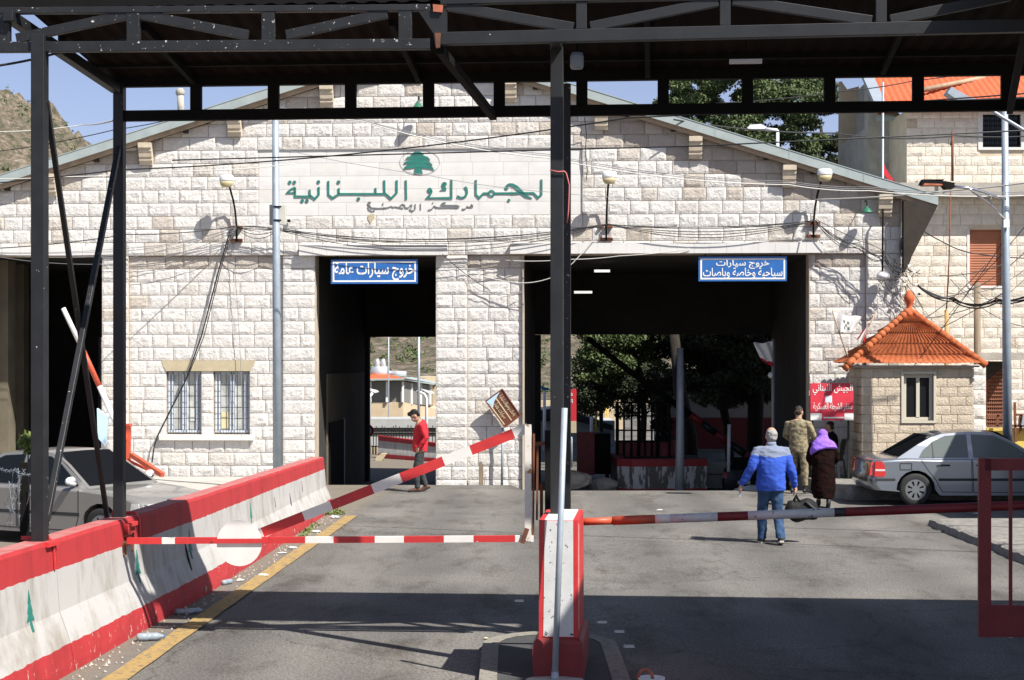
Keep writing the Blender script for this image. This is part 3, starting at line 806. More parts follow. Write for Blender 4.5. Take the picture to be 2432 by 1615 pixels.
# interior: side walls, ceiling, back wall with far gateways
it = MB()
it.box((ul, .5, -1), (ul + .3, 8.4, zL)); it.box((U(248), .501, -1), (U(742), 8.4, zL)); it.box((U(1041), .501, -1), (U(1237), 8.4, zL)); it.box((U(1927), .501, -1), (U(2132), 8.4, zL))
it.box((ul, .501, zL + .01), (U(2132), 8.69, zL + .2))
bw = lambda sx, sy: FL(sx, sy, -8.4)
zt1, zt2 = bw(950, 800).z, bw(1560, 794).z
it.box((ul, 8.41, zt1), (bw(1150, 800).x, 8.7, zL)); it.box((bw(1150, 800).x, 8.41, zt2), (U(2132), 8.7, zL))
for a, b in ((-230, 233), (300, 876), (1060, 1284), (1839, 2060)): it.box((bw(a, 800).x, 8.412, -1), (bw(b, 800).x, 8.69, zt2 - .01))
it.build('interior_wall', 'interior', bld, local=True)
lw = MB()
lw.box((U(742), 1.9, -1), (U(742) + .03, 8.0, 2.45)); lw.build('plastered_wall', 'interior_low', bld, local=True); lw = MB(); lw.box((bw(1839, 800).x - .03, 7.2, 1.4), (bw(1839, 800).x, 8.6, 3.4)); lw.box((bw(1839, 800).x, 8.38, 1.45), (bw(1960, 800).x, 8.411, 3.4))
lw.build('plastered_wall', 'interior_low', bld, local=True)
dm = MB(); dm.box((U(742) + .031, 2.0, -.6), (U(742) + .06, 4.2, 1.3)); do = dm.build('door', 'steel_dark', bld, local=True)
dm = MB(); dm.box((U(742) + .03, 4.2, -.6), (U(742) + .08, 4.26, 1.32)); dm.build('door_frame', 'galv_pole', do, local=True)
# inner concrete pillars in the left gateway
ip = MB(); ip.box((FL(-12, 900, -1.4).x, 1.4, -1), (FL(19, 900, -1.4).x, 1.9, zL)); ip.box((FL(22, 900, -3).x, 3, -1), (FL(56, 900, -3).x, 3.4, zL)); ip.build('pillar', 'interior_low', bld, local=True)
# roof
vz = .5
rl, rr_ = U(-235), FL(2233, 464, .5).x
for side, (a, b) in (('l', (rl, uap)), ('r', (uap, rr_))):
    rm = MB(); rm.prism([(a, -.25, zr(a) - .02), (b, -.25, zr(b) - .02), (b, -.25, zr(b) - .2), (a, -.25, zr(a) - .2)], (0, 9.35, 0))
    ro = rm.build('roof', 'wood', bld, local=True)
    fm = MB(); fm.prism([(a, -.29, zr(a) + .01), (b, -.29, zr(b) + .01), (b, -.29, zr(b) - .19), (a, -.29, zr(a) - .19)], (0, .037, 0))
    for i in range(1, 7):
        t = a + (b - a) * i / 7; fm.prism([(t, -.296, zr(t) + .012), (t + .015, -.296, zr(t + .015) + .012), (t + .015, -.296, zr(t + .015) - .19), (t, -.296, zr(t) - .19)], (0, .005, 0))
    fm.build('fascia', 'fascia', ro, local=True)
    tm = MB(); tm.prism([(a, -.30, zr(a) + .03), (b, -.30, zr(b) + .03), (b, -.30, zr(b) + .012), (a, -.30, zr(a) + .012)], (0, 9.4, 0))
    tm.build('roof_sheet', 'fascia', ro, local=True)
    wm = MB(); wm.prism([(a, -.22, zr(a) - .2), (b, -.22, zr(b) - .2), (b, -.22, zr(b) - .29), (a, -.22, zr(a) - .29)], (0, .05, 0)); wm.build('eave_board', 'wood', ro, local=True)
    pm_ = MB()
    t = a + .4
    while t < b - .3:
        pm_.box((t, -.165, zr(t) - .33), (t + .1, -.005, zr(t) - .215)); t += 1.02
    pm_.build('rafter', 'wood_dark', ro, local=True)
for sx_ in (122, 350, 560, 778, 995, 1212, 1428, 1651, 1873, 2100):
    c = U(sx_); cm = MB(); zt = zw(c) + .0; w = .145
    prof = [(-.03, 0), (-.26, 0), (-.26, -.11), (-.22, -.13), (-.22, -.19), (-.20, -.22), (-.18, -.31), (-.15, -.33), (-.15, -.39), (-.12, -.42), (-.10, -.48), (-.03, -.48)]
    cm.prism([(c - w, y, zt + z_ - .02) for y, z_ in prof], (2 * w, 0, 0)); cm.build('corbel', 'corbel', bld, local=True)
gs = MB(); gs.prism([(ur + .005, -.3, zr(ur) - .32), (rr_ - .02, -.3, zr(rr_) - .22), (U(2165), -.3, FL(2165, 600).z), (ur + .005, -.3, FL(2140, 650).z)], (0, .25, 0)); gs.build('eave_gusset', 'wood_dark', bld, local=True)
# carved inscription and emblem
Ti = lambda ox, oy, s: (lambda x, y, d: FL(ox + x / s, oy + y / s, .006 + d))
ins, ins2 = MB(), MB()
A, B = Ti(660, 410, 2361 / 330), Ti(980, 410, 2361 / 330)
W = 35
for T, p in ((A, [(2175, 130), (2180, 455)]), (A, [(2020, 130), (2020, 340), (1922, 440), (1812, 345), (1808, 130)]), (A, [(1820, 362), (1040, 362), (928, 432), (858, 375), (858, 140)]),
             (A, [(1660, 258), (1660, 365)]), (A, [(1035, 262), (1035, 366)]), (A, [(695, 243), (695, 370), (625, 447), (543, 385), (540, 290)]), (A, [(566, 405), (292, 405), (292, 250)]),
             (B, [(660, 120), (660, 430), (240, 432), (300, 370), (322, 325), (310, 285)]), (B, [(1075, 125), (1075, 375), (1132, 428), (1205, 352), (1290, 352)]),
             (B, [(1395, 352), (2055, 347), (2130, 425), (2190, 370), (2190, 115)])):
    ribbon(ins if T is A else ins2, T, p, W)
ribbon(ins, A, [(292, 250), (215, 285), (165, 330), (150, 345), (292, 342)], [30, 26, 26, 26, 30])
ribbon(ins2, B, [(545, 172), (515, 185), (505, 215), (520, 245), (555, 265), (558, 290), (465, 300)], [36, 30, 28, 32, 36, 26, 8])
ribbon(ins2, B, [(890, 240), (918, 285), (924, 345), (905, 392), (870, 420), (825, 428), (755, 400)], [46, 42, 36, 36, 34, 30, 40])
ribbon(ins2, B, [(1590, 215), (1640, 195), (1700, 205), (1770, 250), (1850, 335), (1930, 402), (2030, 436)], [10, 30, 46, 58, 66, 44, 10])
for T, c, r in ((A, (203, 163), 30), (A, (281, 163), 30), (A, (690, 157), 30), (A, (1030, 160), 30), (A, (415, 478), 30), (A, (495, 478), 30), (A, (1370, 445), 29), (B, (290, 297), 41), (B, (550, 192), 32), (B, (1598, 257), 34), (B, (1637, 468), 25)):
    disc(ins if T is A else ins2, T, c, r)
disc(ins2, B, (1340, 353), 62, r2=31)
ins.build('inscription', 'sign_green', bld, local=True); ins2.build('inscription', 'sign_green', bld, local=True)
ins, ins2 = MB(), MB()
for T, p in ((B, [(985, 560), (1000, 540), (1020, 555), (1022, 580), (1000, 585), (950, 585), (925, 570), (910, 600), (880, 622), (840, 615)]), (B, [(565, 508), (510, 515), (485, 540), (520, 553), (750, 555), (790, 570), (785, 588), (740, 592), (450, 592), (400, 585), (362, 562)]),
             (B, [(362, 562), (345, 600), (310, 628), (265, 632)]), (B, [(135, 525), (138, 628)]), (A, [(2335, 530), (2335, 615), (2300, 648), (2260, 642), (2238, 612)]),
             (A, [(2265, 590), (2280, 560), (2258, 545), (2240, 570), (2215, 598), (2160, 592), (2158, 555), (2120, 532), (2080, 560), (2060, 592)]), (A, [(2130, 602), (2060, 592), (1990, 578), (1960, 590), (1930, 572), (1850, 595), (1700, 605), (1590, 597), (1560, 565), (1525, 530), (1540, 500), (1585, 502)]),
             (A, [(1565, 545), (1530, 580), (1545, 628), (1600, 655), (1650, 640)])):
    ribbon(ins if T is A or p[0] == (135, 525) else ins2, T, p, 15)
disc(ins2, B, (345, 512), 11); disc(ins, A, (1785, 530), 13)
ins.build('inscription', 'sign_grey', bld, local=True); ins2.build('inscription', 'sign_grey', bld, local=True)
em = MB(); E_ = Ti(930, 350, 2361 / 130)
def poly(mb, T, pts, d=.012):
    n = len(pts); mb.add([T(*p, d) for p in pts] + [T(*p, 0) for p in pts], [tuple(range(n))] + [(k, (k + 1) % n, n + (k + 1) % n, n + k) for k in range(n)])
poly(em, E_, [(820, 320), (900, 250), (990, 185), (1120, 175), (1260, 200), (1400, 310), (1290, 330), (930, 335)])
poly(em, E_, [(590, 515), (680, 410), (780, 385), (930, 350), (1280, 345), (1430, 365), (1560, 410), (1680, 535), (1500, 510), (1340, 500), (980, 505), (800, 490)])
poly(em, E_, [(505, 715), (560, 625), (800, 540), (980, 500), (1340, 495), (1470, 545), (1620, 610), (1760, 740), (1770, 775), (1500, 700), (1300, 690), (980, 700), (750, 695)])
poly(em, E_, [(490, 960), (560, 840), (700, 755), (980, 690), (1310, 690), (1560, 750), (1760, 840), (1850, 990), (1650, 930), (1300, 885), (1000, 875), (740, 910), (560, 940)])
poly(em, E_, [(1010, 860), (1295, 870), (1310, 1000), (1350, 1140), (960, 1140), (990, 1000)])
em.build('emblem', 'sign_green', bld, local=True)
er = MB(); ribbon(er, E_, [(1220 + 860 * math.cos(6.2832 * k / 40), 640 + 540 * math.sin(6.2832 * k / 40)) for k in range(41)], 13, .004); er.build('emblem_ring', 'sign_edge', bld, local=True)
# patch of missing stone below the panel
hp = MB(); hp.prism([FL(875, 510, .03), FL(888, 507, .03), FL(890, 517, .03), FL(880, 532, .03), FL(874, 520, .03)], (0, .03, 0)); hp.build('broken_stone', 'plaster', bld, local=True)
# lit strip lights on the gateway ceiling
for sx_, sy_, w in ((1430, 643.5, .19), (1385, 694, .23)):
    p = FL(sx_, sy_, -3.2 if sy_ < 660 else -5.2)
    m = MB(); m.box((p.x - w, p.y - .04, p.z - .03), (p.x + w, p.y + .04, p.z + .03))
    if 'tube_glow' not in MATS:
        q = bpy.data.materials.new('tube_glow'); q.use_nodes = True; q.node_tree.nodes['Principled BSDF'].inputs['Emission Color'].default_value = (1, 1, .97, 1); q.node_tree.nodes['Principled BSDF'].inputs['Emission Strength'].default_value = 0.5; MATS['tube_glow'] = q
    o = m.build('strip_light', 'tube_glow', None, origin=None)
    o.matrix_basis = FM
    h = MB(); h.box((p.x - .006, p.y - .006, p.z + .02), (p.x + .006, p.y + .006, zL + .02)); h.build('suspension_rod', 'steel_dark', o, local=True)
    tag(o, 'bright white strip light under the wide gateway ceiling, ' + ('upper of two' if sy_ < 660 else 'lower of two, slightly longer'), 'strip light', 'strip lights in the wide gateway')

# ================================================================== HOUSE behind right
YH = 44.0
hs = empty('stone_house', P(2290, 1120, YH), 0, 'two storey beige stone house with orange tiled roof behind the guard hut', 'house')
hb = random.Random(21)
core = MB(); stn = MB()
x0, x1 = P(2138, 0, YH).x, 17.5
zt = P(0, 262, YH).z; zs = P(0, 437, YH).z; zlw = P(0, 470, YH).z
wu = (P(2328, 0, YH).x, P(2430, 0, YH).x, P(0, 350, YH).z, P(0, 266, YH).z)
wl = (P(2300, 0, YH).x, P(2384, 0, YH).x, P(0, 679, YH).z, P(0, 545, YH).z)
xu = P(2153, 0, YH).x
def housewall(x0, x1, z0, z1, w, ch, cell):
    wx0, wx1, wz0_, wz1_ = w
    Th = lambda u, out, z: V((u, YH - out, z))
    z = z0
    while z < z1 - .03:
        zt_ = min(z + ch, z1)
        if zt_ > wz0_ and z < wz1_:
            blocks(stn, Th, x0, wx0, z, zt_, ch, (.34, .62), .022, cell, hb); blocks(stn, Th, wx1, x1, z, zt_, ch, (.34, .62), .022, cell, hb)
        else: blocks(stn, Th, x0, x1, z, zt_, ch, (.34, .62), .022, cell, hb)
        z = zt_
housewall(xu, 15, zs, zt, wu, .25, .09); stn.build('stonework', 'stone_house', hs, fix=False); stn = MB(); housewall(x0, 15, -.2, zlw, wl, .275, .09)
for a, b, c, d, w in ((xu, x1, zs, zt, wu), (x0, x1, -.8, zlw, wl)):
    core.box((a, YH + .012, c), (w[0], YH + 6, d)); core.box((w[1], YH + .012, c), (x1, YH + 6, d)); core.box((w[0], YH + .012, c), (w[1], YH + 6, w[2])); core.box((w[0], YH + .012, w[3]), (w[1], YH + 6, d))
core.box((wu[0], YH + .3, wu[2]), (wu[1], YH + 5.9, wu[3])); core.box((wl[0], YH + .3, wl[2]), (wl[1], YH + 5.9, wl[3]))
core.build('wall', 'mortar_beige', hs); stn.build('stonework', 'stone_house', hs, fix=False)
lg = MB(); lg.box((x0 + .02, YH - .55, zlw - .01), (x1, YH + .3, zlw + .13)); lg.box((x0 - .1, YH - .4, zlw + .13), (x1, YH + .2, zs - .005)); lg.build('ledge', 'concrete', hs)
wm = MB()
for (a, b, c, d) in ((wu[0], wu[1], wu[2], wu[3]),):
    wm.box((a - .06, YH - .04, c - .07), (b + .06, YH + .2, c)); wm.box((a - .06, YH - .03, c), (a + .06, YH + .2, d)); wm.box((b - .06, YH - .03, c), (b + .06, YH + .2, d)); wm.box((a + .06, YH - .03, d - .06), (b - .06, YH + .2, d))
    wf = wm.build('window', 'stone_smooth', hs)
    g = MB(); g.box((a + .06, YH + .15, c), (b - .06, YH + .18, d - .06)); g.build('pane', 'glass_dark', wf)
    g = MB()
    for i in range(9): x = a + .08 + (b - a - .16) * i / 8; g.box((x - .008, YH + .05, c), (x + .008, YH + .066, d - .06))
    for i in range(7): zz = c + .08 + (d - c - .16) * i / 6; g.box((a + .06, YH + .042, zz - .008), (b - .06, YH + .05, zz + .008))
    g.build('window_bars', 'steel_dark', wf)
a, b, c, d = wl
wm = MB(); wm.box((a, YH - .03, c - .06), (b, YH + .2, c)); wm.box((a - .04, YH - .02, c), (a + .03, YH + .2, d)); wm.box((b - .03, YH - .02, c), (b + .04, YH + .2, d)); wf = wm.build('window', 'stone_smooth', hs)
g = MB()
n = 22
g.grid([[(a + .03, YH + .10 + (.012 if i % 2 else 0), c + (d - c) * i / (2 * n)), (b - .03, YH + .10 + (.012 if i % 2 else 0), c + (d - c) * i / (2 * n))] for i in range(2 * n + 1)]); g.build('shutter', 'shutter', wf)
def tileplane(mb, p00, p10, p11, p01, cols, rows, amp=.03, step=.03):
    """barrel tiles over the quad p00-p10 (eave) .. p01-p11 (ridge)"""
    p00, p10, p11, p01 = map(V, (p00, p10, p11, p01))
    nrm = (p10 - p00).cross(p01 - p00); nrm = nrm.normalized()
    if nrm.z < 0: nrm = -nrm
    rws = []
    for j in range(rows):
        for e_ in (0, 1):
            t = (j + e_ * .999) / rows
            l, r_ = p00.lerp(p01, t), p10.lerp(p11, t)
            rws.append([l.lerp(r_, i / (cols * 4)) + nrm * (amp * abs(math.sin(math.pi * i / 4)) + (step * (1 - e_))) for i in range(cols * 4 + 1)])
    mb.grid(rws, True)
rf = MB()
tileplane(rf, P(2097, 266, YH - .4), (18, YH - .4, P(0, 262, YH - .4).z), (18, YH + 6, P(0, 262, YH).z + 3.1), P(2020, 90, YH + 6), 46, 22)
ro = rf.build('roof', 'tile_bright', hs)
g = MB(); g.box((P(2100, 0, YH - .45).x, YH - .48, zt - .02), (x1, YH - .40, zt + .12)); g.build('gutter', 'fascia', ro)
g = MB(); g.beam(P(2096, 262, YH - .45), P(2018, 88, YH + 5.9), .3, .12); g.build('barge_board', 'galv', ro)
g = MB(); g.tube([P(2190, 214, YH + .6), P(2330, 186, YH + 2.2), P(2420, 150, YH + 3.6)], .07, 8); g.build('hip_ridge', 'wood', ro)
# shaded return wing beside it
wg = empty('side_wing', P(2105, 1120, 46), 0, 'grey shaded side wing with a little orange roof left of the stone house', 'house')
m = MB(); m.box((P(2062, 0, 46).x, 46, -.8), (P(2152, 0, 46).x, 50, P(0, 300, 46).z)); m.prism([P(2062, 300, 46), P(2152, 300, 46), P(2152, 288, 46), P(2062, 190, 46)], (0, .5, 0)); m.build('wall', 'concrete', wg)
m = MB(); tileplane(m, P(2085, 276, 45.5), P(2132, 272, 45.5), P(2120, 200, 48), P(2070, 205, 48), 8, 8); m.build('roof', 'tile_bright', wg)
m = MB(); m.box((P(2082, 0, 45.5).x, 45.42, P(0, 286, 45.4).z), (P(2130, 0, 45.5).x, 45.5, P(0, 275, 45.4).z)); m.build('gutter', 'fascia', wg)
tb = empty('concrete_buttress', P(2015, 1120, 50), 0, 'tall tan concrete wall stump between the pine and the stone house', 'wall')
m = MB(); m.prism([P(1992, 1120, 50), P(2048, 1120, 50), P(2040, 205, 50), P(2012, 212, 50), P(1998, 192, 50)], (0, .4, 0)); m.build('wall', 'terrace_wall', tb)
m = MB(); m.prism([P(2012, 1120, 49.9), P(2062, 1120, 49.9), P(2052, 200, 49.9), P(2036, 215, 49.9)], (0, -1.4, 0)); m.build('return_wall', 'concrete', tb)
# ================================================================== LANE CANOPY
TC = R(5.0); C0 = V((0, 14.1, 0))
CM = Matrix.Translation(C0) @ Matrix.Rotation(-TC, 4, 'Z')
def CL(sx, sy, v=0.0):
    k = (sx - CX) / FPX; nx, ny = -math.sin(TC), -math.cos(TC)
    Y = (-v + C0.y * ny) / (k * nx + ny); X = k * Y
    return V((X * math.cos(TC) - (Y - C0.y) * math.sin(TC), v, EYE - (sy - HY) * Y / FPX))
VR = 2.39
can = empty('lane_canopy', C0, -TC, 'black steel lane canopy with peeling trusses spanning the two lanes', 'canopy')
def part(name, m, mats, parent=can, **k): return m.build(name, mats, parent, local=True, **k)
def bm_(p, q, w, h, name, mt='steel', up=(0, 0, 1)):
    return part(name, MB().beam(p, q, w, h, up), mt, bevel=.004)
bm_(CL(-60, 113.5), CL(1022, 105.5), .07, .09, 'bottom_chord', 'steel_worn'); bm_(CL(-60, 27), CL(1022, 19), .07, .055, 'top_chord', 'steel_worn')
bm_(CL(1047, 93, -.03), CL(2470, 61, -.03), .08, .107, 'bottom_chord'); bm_(CL(1047, 4, -.03), CL(2470, -26, -.03), .08, .06, 'top_chord')
for x, y0, y1 in ((10, 102, 30), (318, 101, 28), (638, 99, 25), (963, 95, 22)): bm_(CL(x, y0), CL(x, y1), .06, .115, 'truss_post', 'steel_worn', (1, 0, 0))
for x, y0, y1 in ((1381, 70, 5), (1722, 62, -4), (2092, 54, -12)): bm_(CL(x, y0, -.03), CL(x, y1, -.03), .06, .09, 'truss_post', 'steel', (1, 0, 0))
for a, b in (((40, 92), (310, 34)), ((330, 34), (590, 84)), ((680, 84), (920, 32))): bm_(CL(*a), CL(*b), .05, .085, 'truss_brace', 'steel_worn')
for a, b in (((1062, 14), (1362, 66)), ((1402, 64), (1705, 4)), ((1740, 0), (2070, 50)), ((2114, 48), (2400, -10))): bm_(CL(a[0], a[1], -.03), CL(b[0], b[1], -.03), .05, .085, 'truss_brace')
g = MB(); g.prism([CL(995, 28, -.05), CL(1062, 14, -.05), CL(1062, 74, -.05), CL(1034, 112, -.05), CL(1030, 80, -.05)], (0, .02, 0)); gp = part('gusset_plate', g, 'steel')
g = MB(); g.prism([CL(1028, 10, -.075), CL(1052, 12, -.075), CL(1050, 29, -.075), CL(1029, 27, -.075)], (0, .02, 0)); g.build('rusty_clip', 'rust_orange', gp, local=True); g = MB(); g.prism([CL(1033, 78, -.12), CL(1046, 78, -.12), CL(1044, 112, -.12), CL(1036, 114, -.12)], (0, .03, 0)); g.build('rusty_clip', 'rust', gp, local=True)
# columns
c = CL(95, 500); zt_ = CL(95, 84).z
m = MB(); m.beam((c.x, -.005, 1.15), (c.x, -.005, zt_), .12, .12, (0, 1, 0)); col1 = part('column', m, 'steel', bevel=.005)
m = MB(); m.box((c.x - .13, -.13, 1.125), (c.x + .13, .13, 1.165)); m.build('base_plate', 'red_paint', col1, local=True)
c2 = CL(284, 700, VR)
m = MB(); m.beam((c2.x, VR, 1.08), (c2.x, VR, CL(284, 200, VR).z), .106, .106, (0, 1, 0)); col2 = part('column', m, 'steel', bevel=.005)
m = MB(); m.box((c2.x - .15, VR - .14, 1.06), (c2.x + .15, VR + .14, 1.10)); m.box((c2.x + .06, VR - .2, .88), (c2.x + .15, VR - .10, 1.10)); m.build('base_plate', 'red_paint', col2, local=True)
c3 = CL(1323, 700); c3v = .45
c3 = CL(1323, 700, c3v)
m = MB(); m.beam((c3.x, c3v, 1.30), (c3.x, c3v, CL(1323, 100, .3).z + .02), .112, .112, (0, 1, 0)); col3 = part('column', m, 'steel', bevel=.005)
m = MB(); m.beam((c3.x, -.03, CL(1323, 86, 0).z), (c3.x, c3v + .06, CL(1323, 86, 0).z), .09, .07); m.build('bracket', 'steel', col3, local=True)
c4 = CL(1343, 700, VR)
m = MB(); m.beam((c4.x, VR, 0), (c4.x, VR, CL(1343, 200, VR).z), .105, .105, (0, 1, 0)); part('column', m, 'steel_worn', bevel=.005)
m = MB(); m.tube([CL(1306, 404, c3v - .075), CL(1325, 408, c3v - .075), CL(1341, 407, c3v - .075), CL(1345, 412, c3v - .07), CL(1352, 440, c3v - .05), CL(1350, 500, c3v - .05), CL(1347, 530, c3v - .05)], .006, 5); tag(m.build('cord', 'pink_cord', None), 'pink cord tied round the middle canopy column', 'cord'); bpy.data.objects['cord'].matrix_basis = CM
# rear ladder frame
bm_(CL(285, 276, VR), CL(2470, 249.5, VR), .08, .107, 'rear_beam', 'steel_dark')
bm_(CL(262, 186, VR), CL(2470, 155, VR), .09, .19, 'rear_beam', 'steel_dark')
for x in (466, 650, 833, 1018, 1186, 1382, 1575, 1775, 1970, 2180, 2391):
    bm_(CL(x, 280 - .012 * x, VR), CL(x, 205 - .012 * x, VR), .07, .112, 'rear_post', 'steel_dark', (1, 0, 0))
bm_(CL(1045, 118, .04), CL(1172, 277, VR - .02), .07, .075, 'knee_brace', 'steel_dark'); bm_(CL(2436, 70, .05), CL(2398, 262, VR - .06), .06, .08, 'knee_brace', 'steel_dark')
bm_(CL(18, 36, -.08), CL(276, 210, VR - .07), .09, .10, 'edge_rafter', 'steel')
bm_(CL(110, 240, .03), CL(255, 1232, VR - .06), .045, .05, 'cross_brace', 'steel'); bm_(CL(282, 350, VR - .07), CL(108, 1246, .07), .05, .06, 'cross_brace', 'steel_worn')
bm_(CL(147, 98, 1.0), CL(147, 28, 1.0), .06, .06, 'hanger', 'steel_dark', (1, 0, 0))
bm_(CL(150, 60, 1.0), CL(2470, 20, 1.0), .06, .10, 'purlin', 'steel_dark'); bm_(CL(-40, 8, .70), CL(2470, -12, .70), .07, .12, 'purlin', 'steel_dark'); bm_(CL(210, 150, 1.9), CL(2470, 118, 1.9), .06, .10, 'purlin', 'steel_dark')
for i in range(4): u = CL(262, 190, VR).x + .9 + i * 2.3; part('rafter', MB().beam((u, .65, 5.81), (u, VR - .05, 5.59), .05, .06), 'steel_dark')
ru0, ru1 = CL(258, 190, VR).x, 12.0
rs = MB(); n = 360
rs.grid([[(ru0 + (ru1 - ru0) * i / n, v, z + (.015 if i % 4 < 2 else 0)) for i in range(n + 1)] for v, z in ((.22, 5.88), (VR + .12, 5.63))])
rs.grid([[(ru0 + (ru1 - ru0) * i / n, v, z + (.015 if i % 4 < 2 else 0) + .02) for i in range(n + 1)] for v, z in ((.22, 5.88), (VR + .12, 5.63))])
part('roof_sheet', rs, 'roof_sheet', fix=False)
rs = MB(); rs.box((3.75, -.35, 5.90), (12, .66, 5.93)); part('roof_sheet', rs, 'roof_sheet')  # extra strip added to block sun between the two canopy roofs
m = MB(); q = CL(1370, 144, .9); m.lathe([(.02, .075), (.055, .07), (.062, .03), (.062, -.05), (.05, -.075), (.015, -.08)], (q.x, .9, q.z), 16); o = m.build('siren', 'galv_pole', None); o.matrix_basis = CM; m = MB(); m.beam((q.x, .9, q.z + .07), (q.x, .9, 5.83), .02, .02, (0, 1, 0)); m.build('rod', 'steel_dark', o, local=True); tag(o, 'grey bell shaped siren hanging under the canopy roof by the middle column', 'siren')
m = MB(); q = CL(1771, 146, 1.3); m.box((q.x - .15, 1.27, q.z - .018), (q.x + .15, 1.33, q.z + .018)); o = m.build('strip_light', 'lamp_white', None); o.matrix_basis = CM; m = MB(); m.beam((q.x, 1.3, q.z + .018), (q.x, 1.3, 5.77), .012, .012, (0, 1, 0)); m.build('rod', 'steel_dark', o, local=True); tag(o, 'unlit strip light hanging under the black canopy roof', 'strip light')
# unseen canopy added beside the camera to throw the shade in the lower right
can2 = empty('right_shade_canopy', (8, 10, 0), -TC, 'unseen black canopy added beside the camera to shade the right lane', 'canopy')
m = MB(); m.box((-4.3, -5.5, 5.95), (6, 3.65, 6.0)); m.build('roof_sheet', 'roof_sheet', can2, local=True)
for x, y in ((5.5, -5), (5.5, 3.4)):
    m = MB(); m.beam((x, y, 0), (x, y, 5.95), .12, .12, (0, 1, 0)); m.build('column', 'steel', can2, local=True)
for y in (-5.2, 3.5): m = MB(); m.beam((-4.2, y, 6.1), (6, y, 6.1), .1, .19); m.build('roof_beam', 'steel', can2, local=True)
m = MB(); m.beam((-2.2, -5.2, 5.95), (-2.2, -5.2, 0), .12, .12, (0, 1, 0)); m.build('column', 'steel', can2, local=True)
# unseen block added beyond the right edge of the frame to shade the silver car
ob = empty('shade_block', (13, 28, 0), 0, 'unseen concrete block added beyond the right pavement to shade the silver car', 'building')
m = MB(); m.box((-2.2, -1.7, 0), (3, 1.8, 4.6)); m.build('wall', 'concrete_pale', ob, local=True)
m = MB(); m.box((-2.35, -2.0, 4.6), (3.2, 2.6, 4.85)); m.build('roof', 'concrete', ob, local=True)
m = MB(); m.box((-2.22, -.5, .2), (-2.2, .4, 2.2)); m.build('door', 'steel_dark', ob, local=True)

# ================================================================== BARRIERS
def interp(t, xs_, ys_):
    if t <= xs_[0]: return ys_[0] + (ys_[1] - ys_[0]) * (t - xs_[0]) / (xs_[1] - xs_[0])
    for i in range(len(xs_) - 1):
        if t <= xs_[i + 1]: return ys_[i] + (ys_[i + 1] - ys_[i]) * (t - xs_[i]) / (xs_[i + 1] - xs_[i])
    return ys_[-1]
BX = lambda y: interp(y, [10, 14.2, 19.4, 30.4], [-4.15, -3.91, -3.59, -3.31])
BH = lambda y: interp(y, [10, 14.2, 19.4, 30.4], [1.19, 1.17, 1.13, .98])
PROF = [(0, 0), (.005, .06), (.02, .14), (.035, .205), (.06, .28), (.10, .38), (.13, .45), (.145, .6), (.155, .74), (.16, .80), (.172, .97), (.19, 1.0), (.40, 1.0), (.42, .97), (.44, .45), (.56, .2), (.58, 0)]
def bface(y, h):
    for i in range(11):
        if PROF[i][1] <= h <= PROF[i + 1][1]:
            t = (h - PROF[i][1]) / (PROF[i + 1][1] - PROF[i][1]); return V((BX(y) - (PROF[i][0] + (PROF[i + 1][0] - PROF[i][0]) * t), y, h * BH(y)))
    return V((BX(y), y, 0))
segs = [(8.6, 14.58, 'near end barrier block, its white face blotched and its foot chipped'), (14.60, 17.22, 'short red and white barrier block carrying the paired black canopy columns'),
        (17.24, 24.0, 'red and white barrier block crossed by the canopy shadow'), (24.02, 30.4, 'far end red and white barrier block next to the striped gate diagonal')]
bsegs = []
for a, b, lab in segs:
    m = MB(); n = max(6, int((b - a) / .25)); rows = []; m.hh = []
    for i in range(n + 1):
        y = a + (b - a) * i / n; r = []
        for o_, h in PROF:
            w = .005 * noise.noise(V((y * 1.0, h * 2, 2)))
            z = h * BH(y) + (.006 * noise.noise(V((y * 1.2, 9, o_ * 8))) if h > .9 else 0)
            r.append((BX(y) - o_ + w, y, z)); m.hh.append(h)
        rows.append(r)
    m.grid(rows, False)
    L_ = len(PROF)
    m.f.append(list(range(L_))[::-1]); m.f.append([n * L_ + k for k in range(L_)]); m.m += [0, 0]; m.t += [1, 1]; m.sm += [False, False]
    npf = len(PROF) - 1
    for k_ in range(len(m.f)):
        if k_ % npf == 11 and k_ < n * npf: m.m[k_] = 1
    o = m.build('concrete_barrier', ['barrier_paint', 'red_dust'], None, origin=(BX((a + b) / 2) - .28, (a + b) / 2, 0))
    tag(o, lab, 'barrier', 'concrete barrier blocks along the left lane edge'); bsegs.append((o, a, b))
# little stencilled trees and cracks on the barrier face
def facepatch(name, pts, mt, out=.006):
    y = sum(p[0] for p in pts) / len(pts)
    seg = [s for s in bsegs if s[1] <= y <= s[2]][0][0]
    m = MB(); q = [bface(*p) + V((out, 0, 0)) for p in pts]; n = len(q)
    m.prism(q, (-.02, 0, 0)); return m.build(name, mt, seg)
def treemark(y, h0, h1, w):
    d = h1 - h0
    pts = [(y - w * .12, h0), (y + w * .12, h0), (y + w * .08, h0 + d * .28), (y + w * .5, h0 + d * .25), (y + w * .25, h0 + d * .45), (y + w * .36, h0 + d * .46), (y + w * .14, h0 + d * .68), (y + w * .2, h0 + d * .7), (y, h1),
           (y - w * .2, h0 + d * .7), (y - w * .14, h0 + d * .68), (y - w * .36, h0 + d * .46), (y - w * .25, h0 + d * .45), (y - w * .5, h0 + d * .25), (y - w * .08, h0 + d * .28)]
    facepatch('tree_mark', pts, 'sign_green')
for y in (13.85, 17.0, 19.1): treemark(y, .40, .70, .18)
treemark(22.9, .46, .72, .16)
for y, h0, h1 in ((26.3, .42, .62), (27.6, .55, .72), (24.9, .5, .66), (18.9, .30, .62)): facepatch('crack', [(y, h0), (y + .03, h0), (y - .02, h1)], 'seam', .004)
